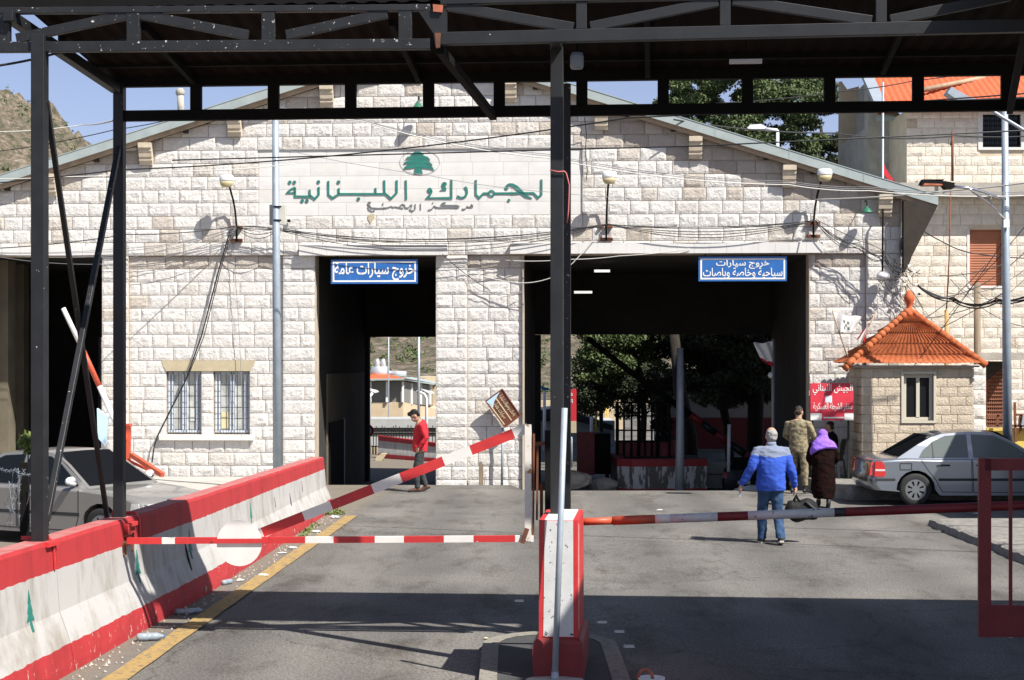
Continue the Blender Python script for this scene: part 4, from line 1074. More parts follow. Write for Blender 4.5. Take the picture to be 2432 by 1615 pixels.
# steel strap over the barrier at the joint with the twin columns
m = MB()
for y in (14.52, 17.14):
    pr = [(-.02, .52), (0.12, .52)]
    pts = [bface(y, h) + V((.012, 0, 0)) for h in (.78, .80, .97)] + [V((BX(y) - .2, y, BH(y) + .02)), V((BX(y) - .45, y, BH(y) + .02))]
    m = MB()
    for p, q in zip(pts, pts[1:]): m.beam(p, q, .035, .012, (1, 0, 0))
    seg = [s for s in bsegs if s[1] <= y <= s[2]][0][0]
    m.build('steel_strap', 'red_paint', seg)
# traffic island and its end block
im = MB(); out = []
for i in range(21):
    a = math.pi * i / 20; out.append((.36 + .64 * math.cos(a), 15.6 + .75 * math.sin(a)))
ring = [(1.0, 8.5)] + out + [(-.28, 8.5)]
im.prism([(x, y, -.05) for x, y in ring], (0, 0, .11)); tag(im.build('traffic_island', 'asphalt_dark'), kind='structure')
im = MB(); inner = [(.36 + (x - .36) * .76, 15.6 + (y - 15.6) * .74 if y > 15.6 else y) for x, y in ring]
im.grid([[(a[0], a[1], .0645), (b[0], b[1], .0645)] for a, b in zip(ring, inner)]); tag(im.build('island_edge', 'pale_paint', fix=False), kind='structure')
blk = empty('barrier_end_block', CM @ V((CL(1326, 1500, -.18).x, -.18, .055)), 0, 'upright red and white concrete block at the end of the lane divider', 'barrier')
blk.rotation_euler.z = -TC
BM_ = blk.matrix_basis
fu = CL(1326, 1500, -.18).x
def bl(u, v, z): return (u, v, z)
def loftbox(m, secs):
    """secs: list of (z, x0, x1, y0, y1)"""
    rows = [[(x0, y0, z), (x1, y0, z), (x1, y1, z), (x0, y1, z), (x0, y0, z)] for z, x0, x1, y0, y1 in secs]
    m.grid(rows); m.add(rows[0][:4], [(3, 2, 1, 0)]); m.add(rows[-1][:4], [(0, 1, 2, 3)])
m = MB(); loftbox(m, [(0, -.215, .212, -.02, 1.15), (.24, -.218, .215, -.02, 1.15), (.32, -.21, .207, -.015, 1.13), (.35, -.175, .172, .035, 1.10)]); m.build('plinth', 'red_dark', blk, local=True, bevel=.015)
m = MB(); loftbox(m, [(.352, -.168, .168, .042, 1.09), (1.345, -.168, .168, .055, 1.07)]); sh = m.build('shaft', 'red_paint', blk, local=True, bevel=.012)
m = MB(); m.prism([(-.130, .0385, .36), (.126, .0385, .36), (.122, .050, 1.342), (-.118, .050, 1.342)], (0, .02, 0)); m.build('white_panel', 'white_speck', sh, local=True)
m = MB(); m.prism([(-.12, .06, 1.344), (.12, .06, 1.344), (.12, 1.05, 1.344), (-.12, 1.05, 1.344)], (0, 0, .006)); m.build('top_panel', 'white_paint', sh, local=True)
m = MB()
for i in range(14): z = .42 + i * .064; m.prism([(.171, .075 + .004 * (i % 3), z), (.171, .092 + .004 * (i % 2), z), (.171, .092, z + .06), (.171, .078, z + .06)], (-.02, 0, 0))
m.build('paint_drip', 'white_paint', sh, local=True)
# leaning galvanised pipe in front of it
p0, p1 = P(1318, 1600, 13.72), P(1341, 969, 13.85)
m = MB(); m.tube([p0, p0.lerp(p1, .5), p1], .026, 14); m.tube([p0 - V((0, 0, .08)), p0 + V((0, 0, .02))], [.034, .030], 12)
pp = m.build('leaning_pipe', 'galv', None, origin=p0); tag(pp, 'bare grey metal pipe leaning before the red and white end block', 'pipe')
m = MB(); m.lathe([(.27, 0), (.25, .025), (.1, .04), (.0, .04)], (p0.x, p0.y + .02, .055), 14); o = m.build('concrete_footing', 'concrete_pale', pp)

# ================================================================== STRIPED GATE (left lane)
VG = 2.05
gt = empty('striped_gate', CM @ CL(1255, 1600, VG), -TC, 'triangular red and white swing gate with round white plate', 'gate')
gm_ = frame_of(gt).inverted() @ CM
def G(sx, sy, v=VG): return gm_ @ CL(sx, sy, v)
def gbar(name, cuts, ya, yb, xa, xb, h, parent=gt, d=.05, dv=0):
    """striped bar; cuts = [(x0, x1, material)]"""
    m = MB(); mats = ['red_paint', 'white_paint']
    for x0, x1, c in cuts:
        f = lambda x: ya + (yb - ya) * (x - xa) / (xb - xa)
        m.mi = c; m.beam(G(x0, f(x0), VG + dv), G(x1, f(x1), VG + dv), d, h)
    return m.build(name, mats, parent, local=True)
gbar('rail', [(303, 386, 0), (386, 417, 1), (417, 726, 0), (726, 793, 1), (793, 891, 0), (891, 960, 1), (960, 1055, 0), (1055, 1125, 1), (1125, 1224, 0), (1224, 1268, 1)], 1284.5, 1279, 300, 1262, .062)
gbar('diagonal', [(604, 625, 1), (625, 722, 0), (722, 788, 1), (788, 886, 0), (886, 953, 1), (953, 1054, 0), (1054, 1119, 1), (1119, 1220, 0), (1220, 1254, 1)], 1272, 1018, 604, 1249, .098, dv=.05)
m = MB(); m.beam(G(1254.5, 1285), G(1254.5, 1008), .06, .063, (1, 0, 0)); m.build('post', 'white_rusty', gt, local=True)
m = MB(); m.beam(G(1240, 1290, VG - .04), G(1252, 1255, VG - .04), .03, .045); m.beam(G(1266, 1286), G(1268, 1030), .02, .02, (1, 0, 0)); m.build('hinge_rod', 'rust', gt, local=True)
m = MB(); q = G(570, 1289, VG); R_ = 54 / 235
m.add([q + V((R_ * math.cos(6.2832 * k / 36), -.03, R_ * math.sin(6.2832 * k / 36))) for k in range(36)] + [q + V((R_ * math.cos(6.2832 * k / 36), -.024, R_ * math.sin(6.2832 * k / 36))) for k in range(36)],
      [tuple(range(36)), tuple(range(71, 35, -1))] + [(k, (k + 1) % 36, 36 + (k + 1) % 36, 36 + k) for k in range(36)])
ds = m.build('round_plate', 'white_paint', gt, local=True)
m = MB(); m.beam(G(505, 1285, VG - .045), G(636, 1284.5, VG - .045), .012, .045); m.build('red_band', 'red_paint', ds, local=True)
# hinge post assembly beside middle column
hp_ = empty('gate_post', CM @ CL(1283, 1600, 2.3), -TC, 'dark rusty hinge post between the striped gate and the middle column', 'post')
hm_ = frame_of(hp_).inverted() @ CM
m = MB(); m.beam(hm_ @ CL(1303, 1240, 2.2), hm_ @ CL(1303, 1022, 2.2), .07, .07, (1, 0, 0)); z = hm_ @ CL(1303, 1240, 2.2); m.beam(z, (z.x, z.y, -.1), .07, .07, (1, 0, 0)); m.build('upright', 'steel_dark', hp_, local=True)
m = MB(); m.beam(hm_ @ CL(1268, 1055, 2.2), hm_ @ CL(1303, 1052, 2.2), .04, .04); m.beam(hm_ @ CL(1275, 1235, 2.2), hm_ @ CL(1277, 1060, 2.2), .02, .02, (1, 0, 0)); m.beam(hm_ @ CL(1286, 1240, 2.25), hm_ @ CL(1286, 1150, 2.25), .03, .03, (1, 0, 0)); m.build('hinge', 'rust', hp_, local=True)
# latch post on the left barrier
lt = empty('gate_latch', CM @ CL(285, 1300, VG - .1), -TC, 'red and rusty gate latch bolted on the left barrier', 'latch')
lm_ = frame_of(lt).inverted() @ CM
m = MB(); m.beam(lm_ @ CL(281, 1245, 2.1), lm_ @ CL(288, 1322, 2.1), .05, .04); m.box(tuple(lm_ @ CL(286, 1318, 2.1) - V((.03, .03, 0))), tuple(lm_ @ CL(298, 1288, 2.1) + V((.0, .03, 0)))); m.build('bracket', 'rust', lt, local=True)
m = MB()
for a, b in (((290, 1272), (318, 1272)), ((290, 1286), (318, 1287)), ((316, 1265), (315, 1310)), ((291, 1268), (291, 1290))): m.beam(lm_ @ CL(*a, 2.15), lm_ @ CL(*b, 2.15), .02, .02)
m.build('bolt', 'rust', lt, local=True)

# ================================================================== RIGHT LANE BOOM + RED GATE
VB = .95
p0 = CM @ CL(1376, 1239.5, VB)
bo = empty('boom_barrier', p0, 0, 'round red and white boom pole lowered across the right lane', 'boom barrier')
cuts = [(1368, 1457, 'red_orange', .034), (1455, 1556, 'red_orange', .041), (1556, 1592, 'white_paint', .041), (1592, 1704, 'white_speck', .0409), (1704, 1776, 'red_dark', .041), (1776, 1981, 'white_speck', .0412), (1981, 2008, 'black_boom', .0413), (2008, 2700, 'red_dark', .0415)]
fy = lambda x: 1239.5 + (1200 - 1239.5) * (x - 1378) / (2432 - 1378)
for x0, x1, mt, r in cuts:
    m = MB(); m.tube([CM @ CL(x0, fy(x0), VB), CM @ CL((x0 + x1) / 2, fy((x0 + x1) / 2), VB), CM @ CL(x1, fy(x1), VB)], r, 18); o = m.build('boom_section', mt, bo)
    o['label'] = {'red_orange': 'orange red boom section', 'white_paint': 'white boom section', 'white_speck': 'chipped white boom section', 'red_dark': 'dark red boom section', 'black_boom': 'black boom section'}[mt]
rg_ = empty('red_gate', CM @ CL(2338, 1560, .55), -TC, 'dark red steel gate leaf at the right edge of the road', 'gate')
rm_ = frame_of(rg_).inverted() @ CM
def RG(x, y): return rm_ @ CL(x, y, .55)
m = MB(); m.beam(RG(2338, 1512), RG(2338, 1088), .06, .105, (1, 0, 0)); q = RG(2338, 1103); m.beam(q, q + V((1.6, 0, .02)), .06, .105); m.build('frame', 'red_dark', rg_, local=True)
m = MB()
for i in range(6):
    x = RG(2400, 1300).x + i * .25; m.beam((x, 0, RG(2338, 1440).z), (x, 0, RG(2338, 1112).z), .025, .028, (1, 0, 0))
m.build('bar', 'red_dark', rg_, local=True)
a_, b_ = RG(2338, 1512), RG(2338, 1436); m = MB(); m.box((a_.x, -.02, a_.z), (a_.x + 1.6, .02, b_.z)); m.build('bottom_panel', 'red_dark', rg_, local=True)
m = MB(); q = RG(2338, 1540); m.beam((q.x + 1.6, 0, -frame_of(rg_).translation.z), (q.x + 1.6, 0, RG(2338, 1088).z), .1, .1, (1, 0, 0)); m.build('hinge_post', 'red_dark', rg_, local=True)

# ================================================================== FAR LEFT OPEN BOOM
sb = empty('raised_boom', P(292, 1130, 34.6), 0, 'open red and white boom arm tilted up before the dark left gateway', 'boom barrier')
T_ = lambda x, y, Y=34.6: P(x, y, Y)
sp_ = [(151, 733, 1), (187, 812, 1), (203, 860, 0), (236, 917, 0), (262, 985, 1)]
m = MB(); m.tube([T_(150, 732), T_(188, 812)], .05, 10); m.build('arm_section', 'white_paint', sb)
m = MB(); m.tube([T_(188, 812), T_(236, 917)], .055, 10); m.build('arm_section', 'red_orange', sb)
m = MB(); m.tube([T_(236, 917), T_(268, 990), T_(282, 1020)], .058, 10); m.build('arm_section', 'white_paint', sb)
m = MB(); m.prism([T_(230, 970, 34.5), T_(255, 990, 34.5), T_(250, 1060, 34.5), T_(232, 1040, 34.5)], (0, .12, 0)); m.build('counterweight', 'skyblue', sb)
m = MB(); m.beam(T_(302, 1130, 34.4), T_(304, 1010, 34.4), .12, .11, (0, 1, 0)); m.beam(T_(283, 1130, 34.8), T_(285, 1012, 34.8), .1, .1, (0, 1, 0)); m.beam(T_(280, 1012, 34.5), T_(310, 1010, 34.5), .3, .07)
m.beam(T_(312, 1080, 34.3), T_(386, 1128, 33.7), .1, .09); m.beam(T_(300, 1095, 34.3), T_(335, 1130, 33.9), .06, .06); m.beam(T_(340, 1128, 33.9), T_(360, 1110, 33.9), .05, .05); m.beam(T_(296, 1090, 34.4), T_(383, 1130, 34), .05, .05)
m.build('stand', 'red_orange', sb)
m = MB(); m.lathe([(.0, -.1), (.12, -.1), (.14, 0), (.12, .1), (0, .1)], T_(288, 1040, 34.35), 14, 'Y'); m.build('motor', 'red_orange', sb)
# ================================================================== LEFT LAMP POLE, RIGHT LAMP POLE
def pole(name, label, base, top, r0, r1, mt='galv_pole', cat='lamp post'):
    e = empty(name, base, 0, label, cat)
    m = MB(); m.tube([base, V(base).lerp(V(top), .5), top], [r0, (r0 + r1) / 2, r1], 14); m.build('pole', mt, e); return e
b = P(659.5, 1145, 33.2); e = pole('street_lamp', 'tall blue grey pole carrying a meter box left of the first gateway', (b.x, b.y, .1), (b.x - .05, b.y, 8.4), .098, .064)
for z_, dy in ((533, .0),):
    m = MB(); p = P(680, 535, 33.38); q = P(641, 487, 33.38); m.box((q.x, 33.30, p.z), (p.x, 33.42, q.z)); m.build('meter_box', 'grey_box', e, bevel=.01)
    m = MB()
    for y_ in (491, 523): m = MB(); p = P(658, y_, 33.2); m.lathe([(.085, -.012), (.09, -.012), (.09, .012), (.085, .012)], p, 14); m.build('clamp', 'steel_dark', e)
m = MB(); m.lathe([(.0, -.035), (.035, -.03), (.04, 0), (.03, .03), (0, .03)], FW(686, 524, .08), 10); tag(m.build('wall_camera', 'steel_dark', None), 'tiny black round camera on the wall beside the meter box', 'camera')
m = MB(); m.tube([(b.x - .05, b.y, 8.35), (b.x - .1, b.y - .5, 8.6), (b.x - .1, b.y - 1.4, 8.7)], .035, 8); ar = m.build('arm', 'galv_pole', e)
m = MB(); m.lathe([(.0, -.25), (.1, -.2), (.13, 0), (.08, .25), (0, .28)], (b.x - .1, b.y - 1.6, 8.7), 10, 'Y'); m.build('lamp_head', 'galv', e)
b = P(2394, 1130, 32.6); tp = P(2386, 240, 32.6); e = pole('street_lamp', 'tall grey street light pole behind the silver car, its lamp arm reaching left', (b.x, b.y, 0), tp, .10, .062)
m = MB(); q = P(2386, 470, 32.55); m.tube([P(2388, 473, 32.5), P(2350, 461, 32.3), P(2310, 448, 32.1), P(2262, 443, 32)], .03, 8); m.tube([P(2388, 520, 32.5), P(2350, 485, 32.4), P(2320, 462, 32.2), P(2300, 447, 32.05)], .025, 8); m.tube([P(2354, 464, 32.3), P(2354, 488, 32.4)], .012, 6); ar = m.build('arm', 'chrome', e)
m = MB(); m.prism([P(2188, 438, 31.9), P(2192, 428, 31.9), P(2246, 430, 31.9), P(2268, 434, 31.9), P(2266, 447, 31.9), P(2248, 448, 31.9), P(2240, 438, 31.9)], (0, .25, 0))
for i in range(13): x = 2192 + i * 4; m.prism([P(x, 428.5, 31.92), P(x + 1.6, 428.5, 31.92), P(x + 1.6, 425.5, 31.92), P(x, 425.5, 31.92)], (0, .2, 0))
hd = m.build('lamp_head', 'steel_dark', e)
m = MB(); m.prism([P(2192, 440, 31.88), P(2240, 440, 31.88), P(2236, 436.5, 31.88), P(2196, 435, 31.88)], (0, .24, 0)); m.build('lens', 'rust_orange', hd)
m = MB(); m.box(tuple(P(2384, 540, 32.45)), tuple(P(2396, 522, 32.50))); m.build('number_plate', 'sign_white', e)
e = empty('street_lamp', P(2560, 1120, 30), 0, 'pale street light with solar head leaning in over the right house roof', 'lamp post')
m = MB(); m.tube([P(2312, 236, 30), P(2380, 278, 30), P(2450, 320, 30), P(2560, 360, 30)], .032, 8); m.build('arm', 'galv', e)
m = MB(); m.tube([P(2560, 1215, 30), P(2560, 360, 30)], .07, 10); m.build('pole', 'galv', e)
m = MB(); m.prism([P(2250, 220, 30), P(2260, 206, 30), P(2312, 235, 30), P(2306, 242, 30), P(2275, 238, 30)], (0, .3, 0)); m.build('lamp_head', 'galv', e)
e = empty('street_lamp', P(1847, 1110, 47), 0, 'white street light rising behind the gable roof before the pine', 'lamp post')
m = MB(); m.tube([P(1847, 1110, 47), P(1847, 311, 47), P(1845, 309, 47), P(1818, 306, 47)], .045, 8); m.build('pole', 'lamp_white', e)
m = MB(); m.prism([P(1775, 303, 47), P(1782, 296, 47), P(1808, 294.5, 47), P(1820, 301, 47), P(1820, 306, 47), P(1778, 306, 47)], (0, .35, 0)); m.build('lamp_head', 'lamp_white', e)
# ================================================================== WALL LAMPS
def wall_lamp(hx, hy, px, py, label):
    e = empty('wall_lamp', FW(px, py + 30, .04), -TH, label, 'wall lamp', 'gooseneck lamps on the customs facade')
    Fi = frame_of(e).inverted()
    g_ = lambda x, y, o: Fi @ FW(x, y, o)
    m = MB(); m.tube([g_(px, py + 34, .10), g_(px, py, .12), g_(px - (px - hx) * .15, py - 40, .15), g_(px - (px - hx) * .35, (py + hy) / 2 - 10, .20), g_(hx + (px - hx) * .35, hy + 20, .34), g_(hx + (px - hx) * .25, hy + 8, .46)], .023, 8); m.build('arm', 'steel_dark', e, local=True)
    m = MB()
    for y in (py, py + 31): m.box(tuple(g_(px - 15, y + 3, .10)), tuple(g_(px + 15, y - 3, -.01)))
    m.build('bracket', 'rust', e, local=True)
    c = g_(hx, hy, .52)
    m = MB(); m.lathe([(.02, .12), (.13, .115), (.155, .09), (.165, .0), (.158, -.02)], c, 20, M=Matrix.Diagonal((1, .62, 1, 1))); hd = m.build('lamp_head', 'lamp_white', e, local=True)
    m = MB(); m.lathe([(.155, -.022), (.14, -.09), (.115, -.135), (.09, -.155), (.0, -.157)], c, 20, M=Matrix.Diagonal((1, .62, 1, 1))); m.build('lens', 'lamp_lens', hd, local=True)
wall_lamp(538, 428, 562, 540, 'gooseneck wall lamp left of the inscription panel'); wall_lamp(1447, 420, 1440, 537, 'gooseneck wall lamp between the inscription panel and the wide gateway sign'); wall_lamp(1959, 414, 1932, 530, 'gooseneck wall lamp at the right end of the wide gateway lintel')
def cone_lamp(hx, hy, label, mt, r=.12, top=None):
    e = empty('pendant_lamp', FW(hx, hy, .3), -TH, label, 'wall lamp')
    m = MB(); m.lathe([(.02, .10), (.035, .06), (.06, .05), (r, -.03), (r + .01, -.045)], (0, 0, 0), 16); m.build('lamp_shade', mt, e, local=True)
    m = MB(); m.tube([(0, 0, .09), (0, .02, .2), (0, .15, .24), (0, .29, .22)], .012, 6); m.build('arm', 'steel_dark', e, local=True)
cone_lamp(2059, 500, 'small green cone lamp under the right eave', 'lamp_green'); cone_lamp(993, 252, 'small green cone lamp high on the gable behind the canopy', 'lamp_green')
e = empty('pendant_lamp', FW(2097, 655, .25), -TH, 'white hooded lamp on a long dark pipe at the building corner', 'wall lamp')
m = MB(); m.lathe([(.03, .10), (.08, .09), (.14, .02), (.15, -.06)], (0, 0, 0), 14); m.build('lamp_shade', 'lamp_white', e, local=True)
m = MB(); m.tube([frame_of(e).inverted() @ FW(2096, 650, .25), frame_of(e).inverted() @ FW(2097, 500, .25), frame_of(e).inverted() @ FW(2097, 492, .02)], .022, 8); m.build('pipe', 'steel_dark', e, local=True)
# ================================================================== SIGNS
def hang_sign(x0, x1, y0, y1, label, lines, off=.09):
    e = empty('hanging_sign', FW((x0 + x1) / 2, y1, off), -TH, label, 'sign')
    Fi = frame_of(e).inverted(); a = Fi @ FW(x0, y1, off); b = Fi @ FW(x1, y0, off); w, h = b.x - a.x, b.z - a.z
    m = MB(); m.box((a.x, 0, a.z), (b.x, .03, b.z)); m.build('board', 'sign_blue', e, local=True)
    m = MB(); t = .035; i = .04; d = -.004
    m.box((a.x + i, d, a.z + i), (b.x - i, .001, a.z + i + t)); m.box((a.x + i, d, b.z - i - t), (b.x - i, .001, b.z - i)); m.box((a.x + i, d, a.z + i + t), (a.x + i + t, .001, b.z - i - t)); m.box((b.x - i - t, d, a.z + i + t), (b.x - i, .001, b.z - i - t))
    m.build('border', 'sign_white', e, local=True)
    for txt, fx0, fx1, fz0, fz1, bold in lines:
        o = V((a.x + w * fx0, -.002, a.z + h * fz0)); Mw = frame_of(e)
        lettering('lettering', arabic(txt), 'sign_white', Mw @ o, Mw.to_3x3() @ V((1, 0, 0)), V((0, 0, 1)), w * (fx1 - fx0), h * (fz1 - fz0), e, bold)
    m = MB()
    for x in (a.x + .15, b.x - .15): m.tube([(x, .015, b.z), (x, .015, b.z + .25)], .01, 6)
    m.build('hanger', 'steel_dark', e, local=True)
hang_sign(786, 992, 616, 674, 'single line blue sign hanging in the narrow gateway', [('خروج سيارات عامة', .04, .96, .13, .90, .018)])
hang_sign(1659, 1869, 609, 668, 'two line blue sign hanging in the wide gateway', [('خروج سيارات', .20, .80, .50, .88, .012), ('سياحية وخاصة وباصات', .05, .95, .10, .55, .012)])
def AS(x, y): return P(x, y, 34.72)
e = empty('army_sign', AS(1976, 998), 0, 'red army sign with white lettering beside the guard hut', 'sign')
Fi = frame_of(e).inverted(); a = Fi @ AS(1925, 998); b = Fi @ AS(2027, 910); w, h = b.x - a.x, b.z - a.z; Mw = frame_of(e)
m = MB(); m.box((a.x, 0, a.z), (b.x, .05, b.z)); m.build('board', 'sign_red', e, local=True)
for x in (a.x + .05, b.x - .09): m = MB(); m.beam((x, .08, b.z - .02), (x, .08, .26 - frame_of(e).translation.z), .04, .04, (0, 1, 0)); m.build('post', 'steel', e, local=True)
m = MB(); m.box((a.x, -.004, a.z), (a.x + w * .26, .001, a.z + h * .19)); m.box((b.x - w * .21, -.004, a.z), (b.x, .001, a.z + h * .19)); m.box((a.x + w * .30, -.004, a.z + h * .05), (a.x + w * .78, .001, a.z + h * .09)); m.build('white_panel', 'sign_white', e, local=True)
m = MB(); m.box((a.x + w * .34, -.004, a.z + h * .48), (a.x + w * .50, .001, a.z + h * .66)); em_ = m.build('badge', 'sign_white', e, local=True)
m = MB(); m.box((a.x + w * .355, -.007, a.z + h * .50), (a.x + w * .485, -.0035, a.z + h * .64)); m.build('badge_field', 'frame_blue', em_, local=True)
for txt, x0, x1, z0, z1, bo_ in (('الجيش اللبناني', .05, .98, .68, .98, .012), ('مخفر الشرطة العسكرية', .06, .97, .24, .48, .010)):
    lettering('lettering', arabic(txt), 'sign_white', Mw @ V((a.x + w * x0, -.002, a.z + h * z0)), Mw.to_3x3() @ V((1, 0, 0)), V((0, 0, 1)), w * (x1 - x0), h * (z1 - z0), e, bo_)
# crooked rusty sign
e = empty('rusty_sign', FW(1192, 1148, .13), -TH, 'crooked rusty brown sign on a thin post beside the wide gateway', 'sign')
Fi = frame_of(e).inverted(); g_ = lambda x, y, o=.13: Fi @ FW(x, y, o)
m = MB(); m.tube([g_(1192, 1152), g_(1194, 1015)], .028, 8); m.build('post', 'galv_pole', e, local=True)
c = [g_(1153, 953, .19), g_(1193, 923.5, .19), g_(1236, 987, .19), g_(1199, 1015.5, .19)]
m = MB(); m.prism(c, (0, .03, 0)); mat('rust_deep', (0.16, 0.04, 0.018), 0.7, col2=(0.075, 0.025, 0.016), vscale=5); bd = m.build('board', 'rust_deep', e, local=True)
m = MB()
for p, q in zip(c, c[1:] + c[:1]): m.beam(p + V((0, -.006, 0)), q + V((0, -.006, 0)), .02, .02)
m.build('rim', 'rust', bd, local=True)
m = MB(); lp = lambda s, t: (c[0] * (1 - s) + c[1] * s) * (1 - t) + (c[3] * (1 - s) + c[2] * s) * t + V((0, -.004, 0))
m.prism([lp(.02, .02), lp(.85, .02), lp(.35, .16), lp(.1, .3)], (0, .005, 0)); m.build('paint_remnant', 'skyblue', bd, local=True)
ax = (c[3] - c[0]).normalized(); ay = (c[1] - c[0]); ay = (ay - ax * ay.dot(ax)).normalized()
for txt, s, t, w, h in (('باصات وحمولات لبنانية', .60, .12, .55, .12), ('سيارات عامة', .16, .24, .38, .12)):
    Mw = frame_of(e); lettering('lettering', arabic(txt), 'paper_tan', Mw @ lp(s, t), Mw.to_3x3() @ ax, Mw.to_3x3() @ ay, w, h, e, .005)
m = MB(); m.prism([lp(.47, .12), lp(.52, .12), lp(.52, .95), lp(.47, .95)], (0, .003, 0)); m.build('rule', 'paper_tan', bd, local=True); m = MB(); m.prism([lp(.05, .12), lp(.10, .12), lp(.10, .92), lp(.05, .92)], (0, .003, 0)); m.build('rule', 'paper_tan', bd, local=True)
m = MB(); p = FW(1141, 1150, .2); m.beam((p.x, p.y, -.05), tuple(FW(1141, 1097, .2)), .07, .05, (0, 1, 0)); m.beam((p.x + .05, p.y + .03, -.05), tuple(FW(1146, 1102, .2)), .03, .03, (0, 1, 0)); tag(m.build('post_stub', 'pole_wood', None, origin=(p.x, p.y, 0)), 'short dark post stub at the foot of the stone pier', 'post')
# ================================================================== GUARD HUT
hx0, hx1, hy0, hy1, hz0 = 7.37, 9.745, 34.62, 35.92, .26
zE = EYE - (869 - 858) / 112.7
hut = empty('guard_hut', ((hx0 + hx1) / 2, hy0, hz0), 0, 'small beige stone guard hut with orange tiled pyramid roof', 'hut')
ww = (P(2146, 0, hy0).x, P(2217, 0, hy0).x, P(0, 999, hy0).z, P(0, 888, hy0).z)
m = MB(); k = .03
for a, b, c, d in ((hx0 + k, ww[0], -.2, zE), (ww[1], hx1 - k, -.2, zE), (ww[0], ww[1], -.2, ww[2]), (ww[0], ww[1], ww[3], zE)): m.box((a, hy0 + .014, c), (b, hy0 + .3, d))
m.box((hx0 + k, hy0 + .3, -.2), (hx1 - k, hy1, zE)); m.build('wall', 'mortar_beige', hut)
m = MB(); rh = random.Random(33); Th = lambda u, out, z: V((u, hy0 - out, z)); z = hz0
while z < zE - .04:
    zt = min(z + .195, zE)
    if zt > ww[2] and z < ww[3]: blocks(m, Th, hx0, ww[0], z, zt, .195, (.26, .5), .008, .05, rh); blocks(m, Th, ww[1], hx1, z, zt, .195, (.26, .5), .008, .05, rh)
    else: blocks(m, Th, hx0, hx1, z, zt, .195, (.26, .55), .008, .05, rh)
    z = zt
Ts = lambda u, out, z: V((hx0 - out, u, z))
blocks(m, Ts, hy0, hy1, hz0, zE, .195, (.26, .5), .016, .06, rh); m.build('stonework', 'stone_beige', hut, fix=False)
m = MB(); a, b, c, d = ww
m.box((a - .05, hy0 - .03, c - .05), (b + .05, hy0 + .1, c)); m.box((a - .05, hy0 - .028, d), (b + .05, hy0 + .1, d + .05)); m.box((a - .05, hy0 - .029, c), (a, hy0 + .1, d)); m.box((b, hy0 - .029, c), (b + .05, hy0 + .1, d)); wf = m.build('window', 'window_beige', hut)
m = MB(); y = hy0 + .06
m.box((a, y, c), (b, y + .05, c + .07)); m.box((a, y, d - .08), (b, y + .05, d)); m.box((a, y, c + .07), (a + .07, y + .05, d - .08)); m.box((b - .07, y, c + .07), (b, y + .05, d - .08)); m.box(((a + b) / 2 - .035, y - .01, c + .07), ((a + b) / 2 + .035, y + .04, d - .08)); m.build('frame', 'window_beige', wf)
m = MB(); m.box((a + .07, y + .03, c + .07), (b - .07, y + .035, d - .08)); m.build('pane', 'glass_dark', wf)
ov = .30; ap = V(((hx0 + hx1) / 2, (hy0 + hy1) / 2 + .1, P(0, 742, 35.4).z)); ez = zE + .02
c0, c1, c2, c3 = V((hx0 - ov + .03, hy0 - .12, ez)), V((hx1 + .13, hy0 - .12, ez)), V((hx1 + .15, hy1 + .12, ez)), V((hx0 - ov, hy1 + .12, ez))
m = MB()
for p, q, cols in ((c0, c1, 26), (c1, c2, 14), (c2, c3, 26), (c3, c0, 14)): tileplane(m, p, q, ap, ap, int(cols * .85), 5, .024, .060)
ro = m.build('roof', 'tile', hut)
m = MB(); m.box((hx0 - ov + .08, hy0 - .09, ez - .05), (hx1 + .09, hy1 + .1, ez - .01)); m.build('eave_board', 'concrete', ro)
for c in (c0, c1):
    m = MB(); pts = [c.lerp(ap, t) + V((0, 0, .05)) for t in [i / 14 for i in range(15)]]
    if c is c0: pts = [c0 + V((-.11, -.03, -.08)), c0 + V((-.05, -.01, -.01))] + pts[1:]
    else: pts = [c1 + V((.06, -.03, .0))] + pts[1:]
    for i in range(len(pts) - 1): m.tube([pts[i] - (pts[i + 1] - pts[i]) * .08, pts[i + 1]], [.082, .070], 9)
    m.build('hip_tile', 'tile', ro)
m = MB(); q = ap; m.lathe([(.14, -.1), (.12, .0), (.075, .06), (.055, .12), (.08, .19), (.115, .27), (.115, .33), (.08, .41), (.03, .47), (0, .48)], (q.x, q.y, q.z), 16); m.build('finial', 'tile_bright', ro)
# annex wall, awning, screen and yellow wall right of hut
e = empty('stone_pier', (10.4, 36.4, 0), 0, 'white quoined stone pier at the right side of the hut', 'wall')
m = MB(); m.box((P(2300, 0, 37).x, 37.02, -.2), (P(2342, 0, 37).x, 37.6, P(0, 866, 37).z)); m.build('core', 'mortar', e)
m = MB(); blocks(m, lambda u, o, z: V((u, 37 - o, z)), P(2296, 0, 37).x, P(2342, 0, 37).x, -.2, P(0, 866, 37).z, .33, (.5, .8), .03, .06, rh); m.build('stonework', 'stone', e, fix=False)
e = empty('awning', P(2370, 870, 38.5), 0, 'thin concrete awning slab behind the grey light pole', 'awning')
m = MB(); m.prism([P(2312, 838, 38), P(2470, 838, 38), P(2470, 855, 38), P(2340, 856, 38)], (0, 2.5, 0)); m.build('slab', 'concrete', e)
m = MB(); m.prism([P(2343, 858, 38.3), P(2400, 858, 38.3), P(2343, 905, 38.3)], (0, .15, 0)); m.build('bracket', 'wood_dark', e)
e = empty('brick_screen', P(2365, 1010, 40), 0, 'red brown openwork brick screen under the concrete awning', 'screen'); m = MB()
for i in range(11): x = 2344 + i * 5; m.box(tuple(P(x, 1012, 40)), tuple(P(x + 1.6, 862, 40) + V((0, .1, 0))))
for i in range(17): y = 866 + i * 9; m.box(tuple(P(2343, y + 2.4, 39.98)), tuple(P(2398, y, 39.98) + V((0, .1, 0))))
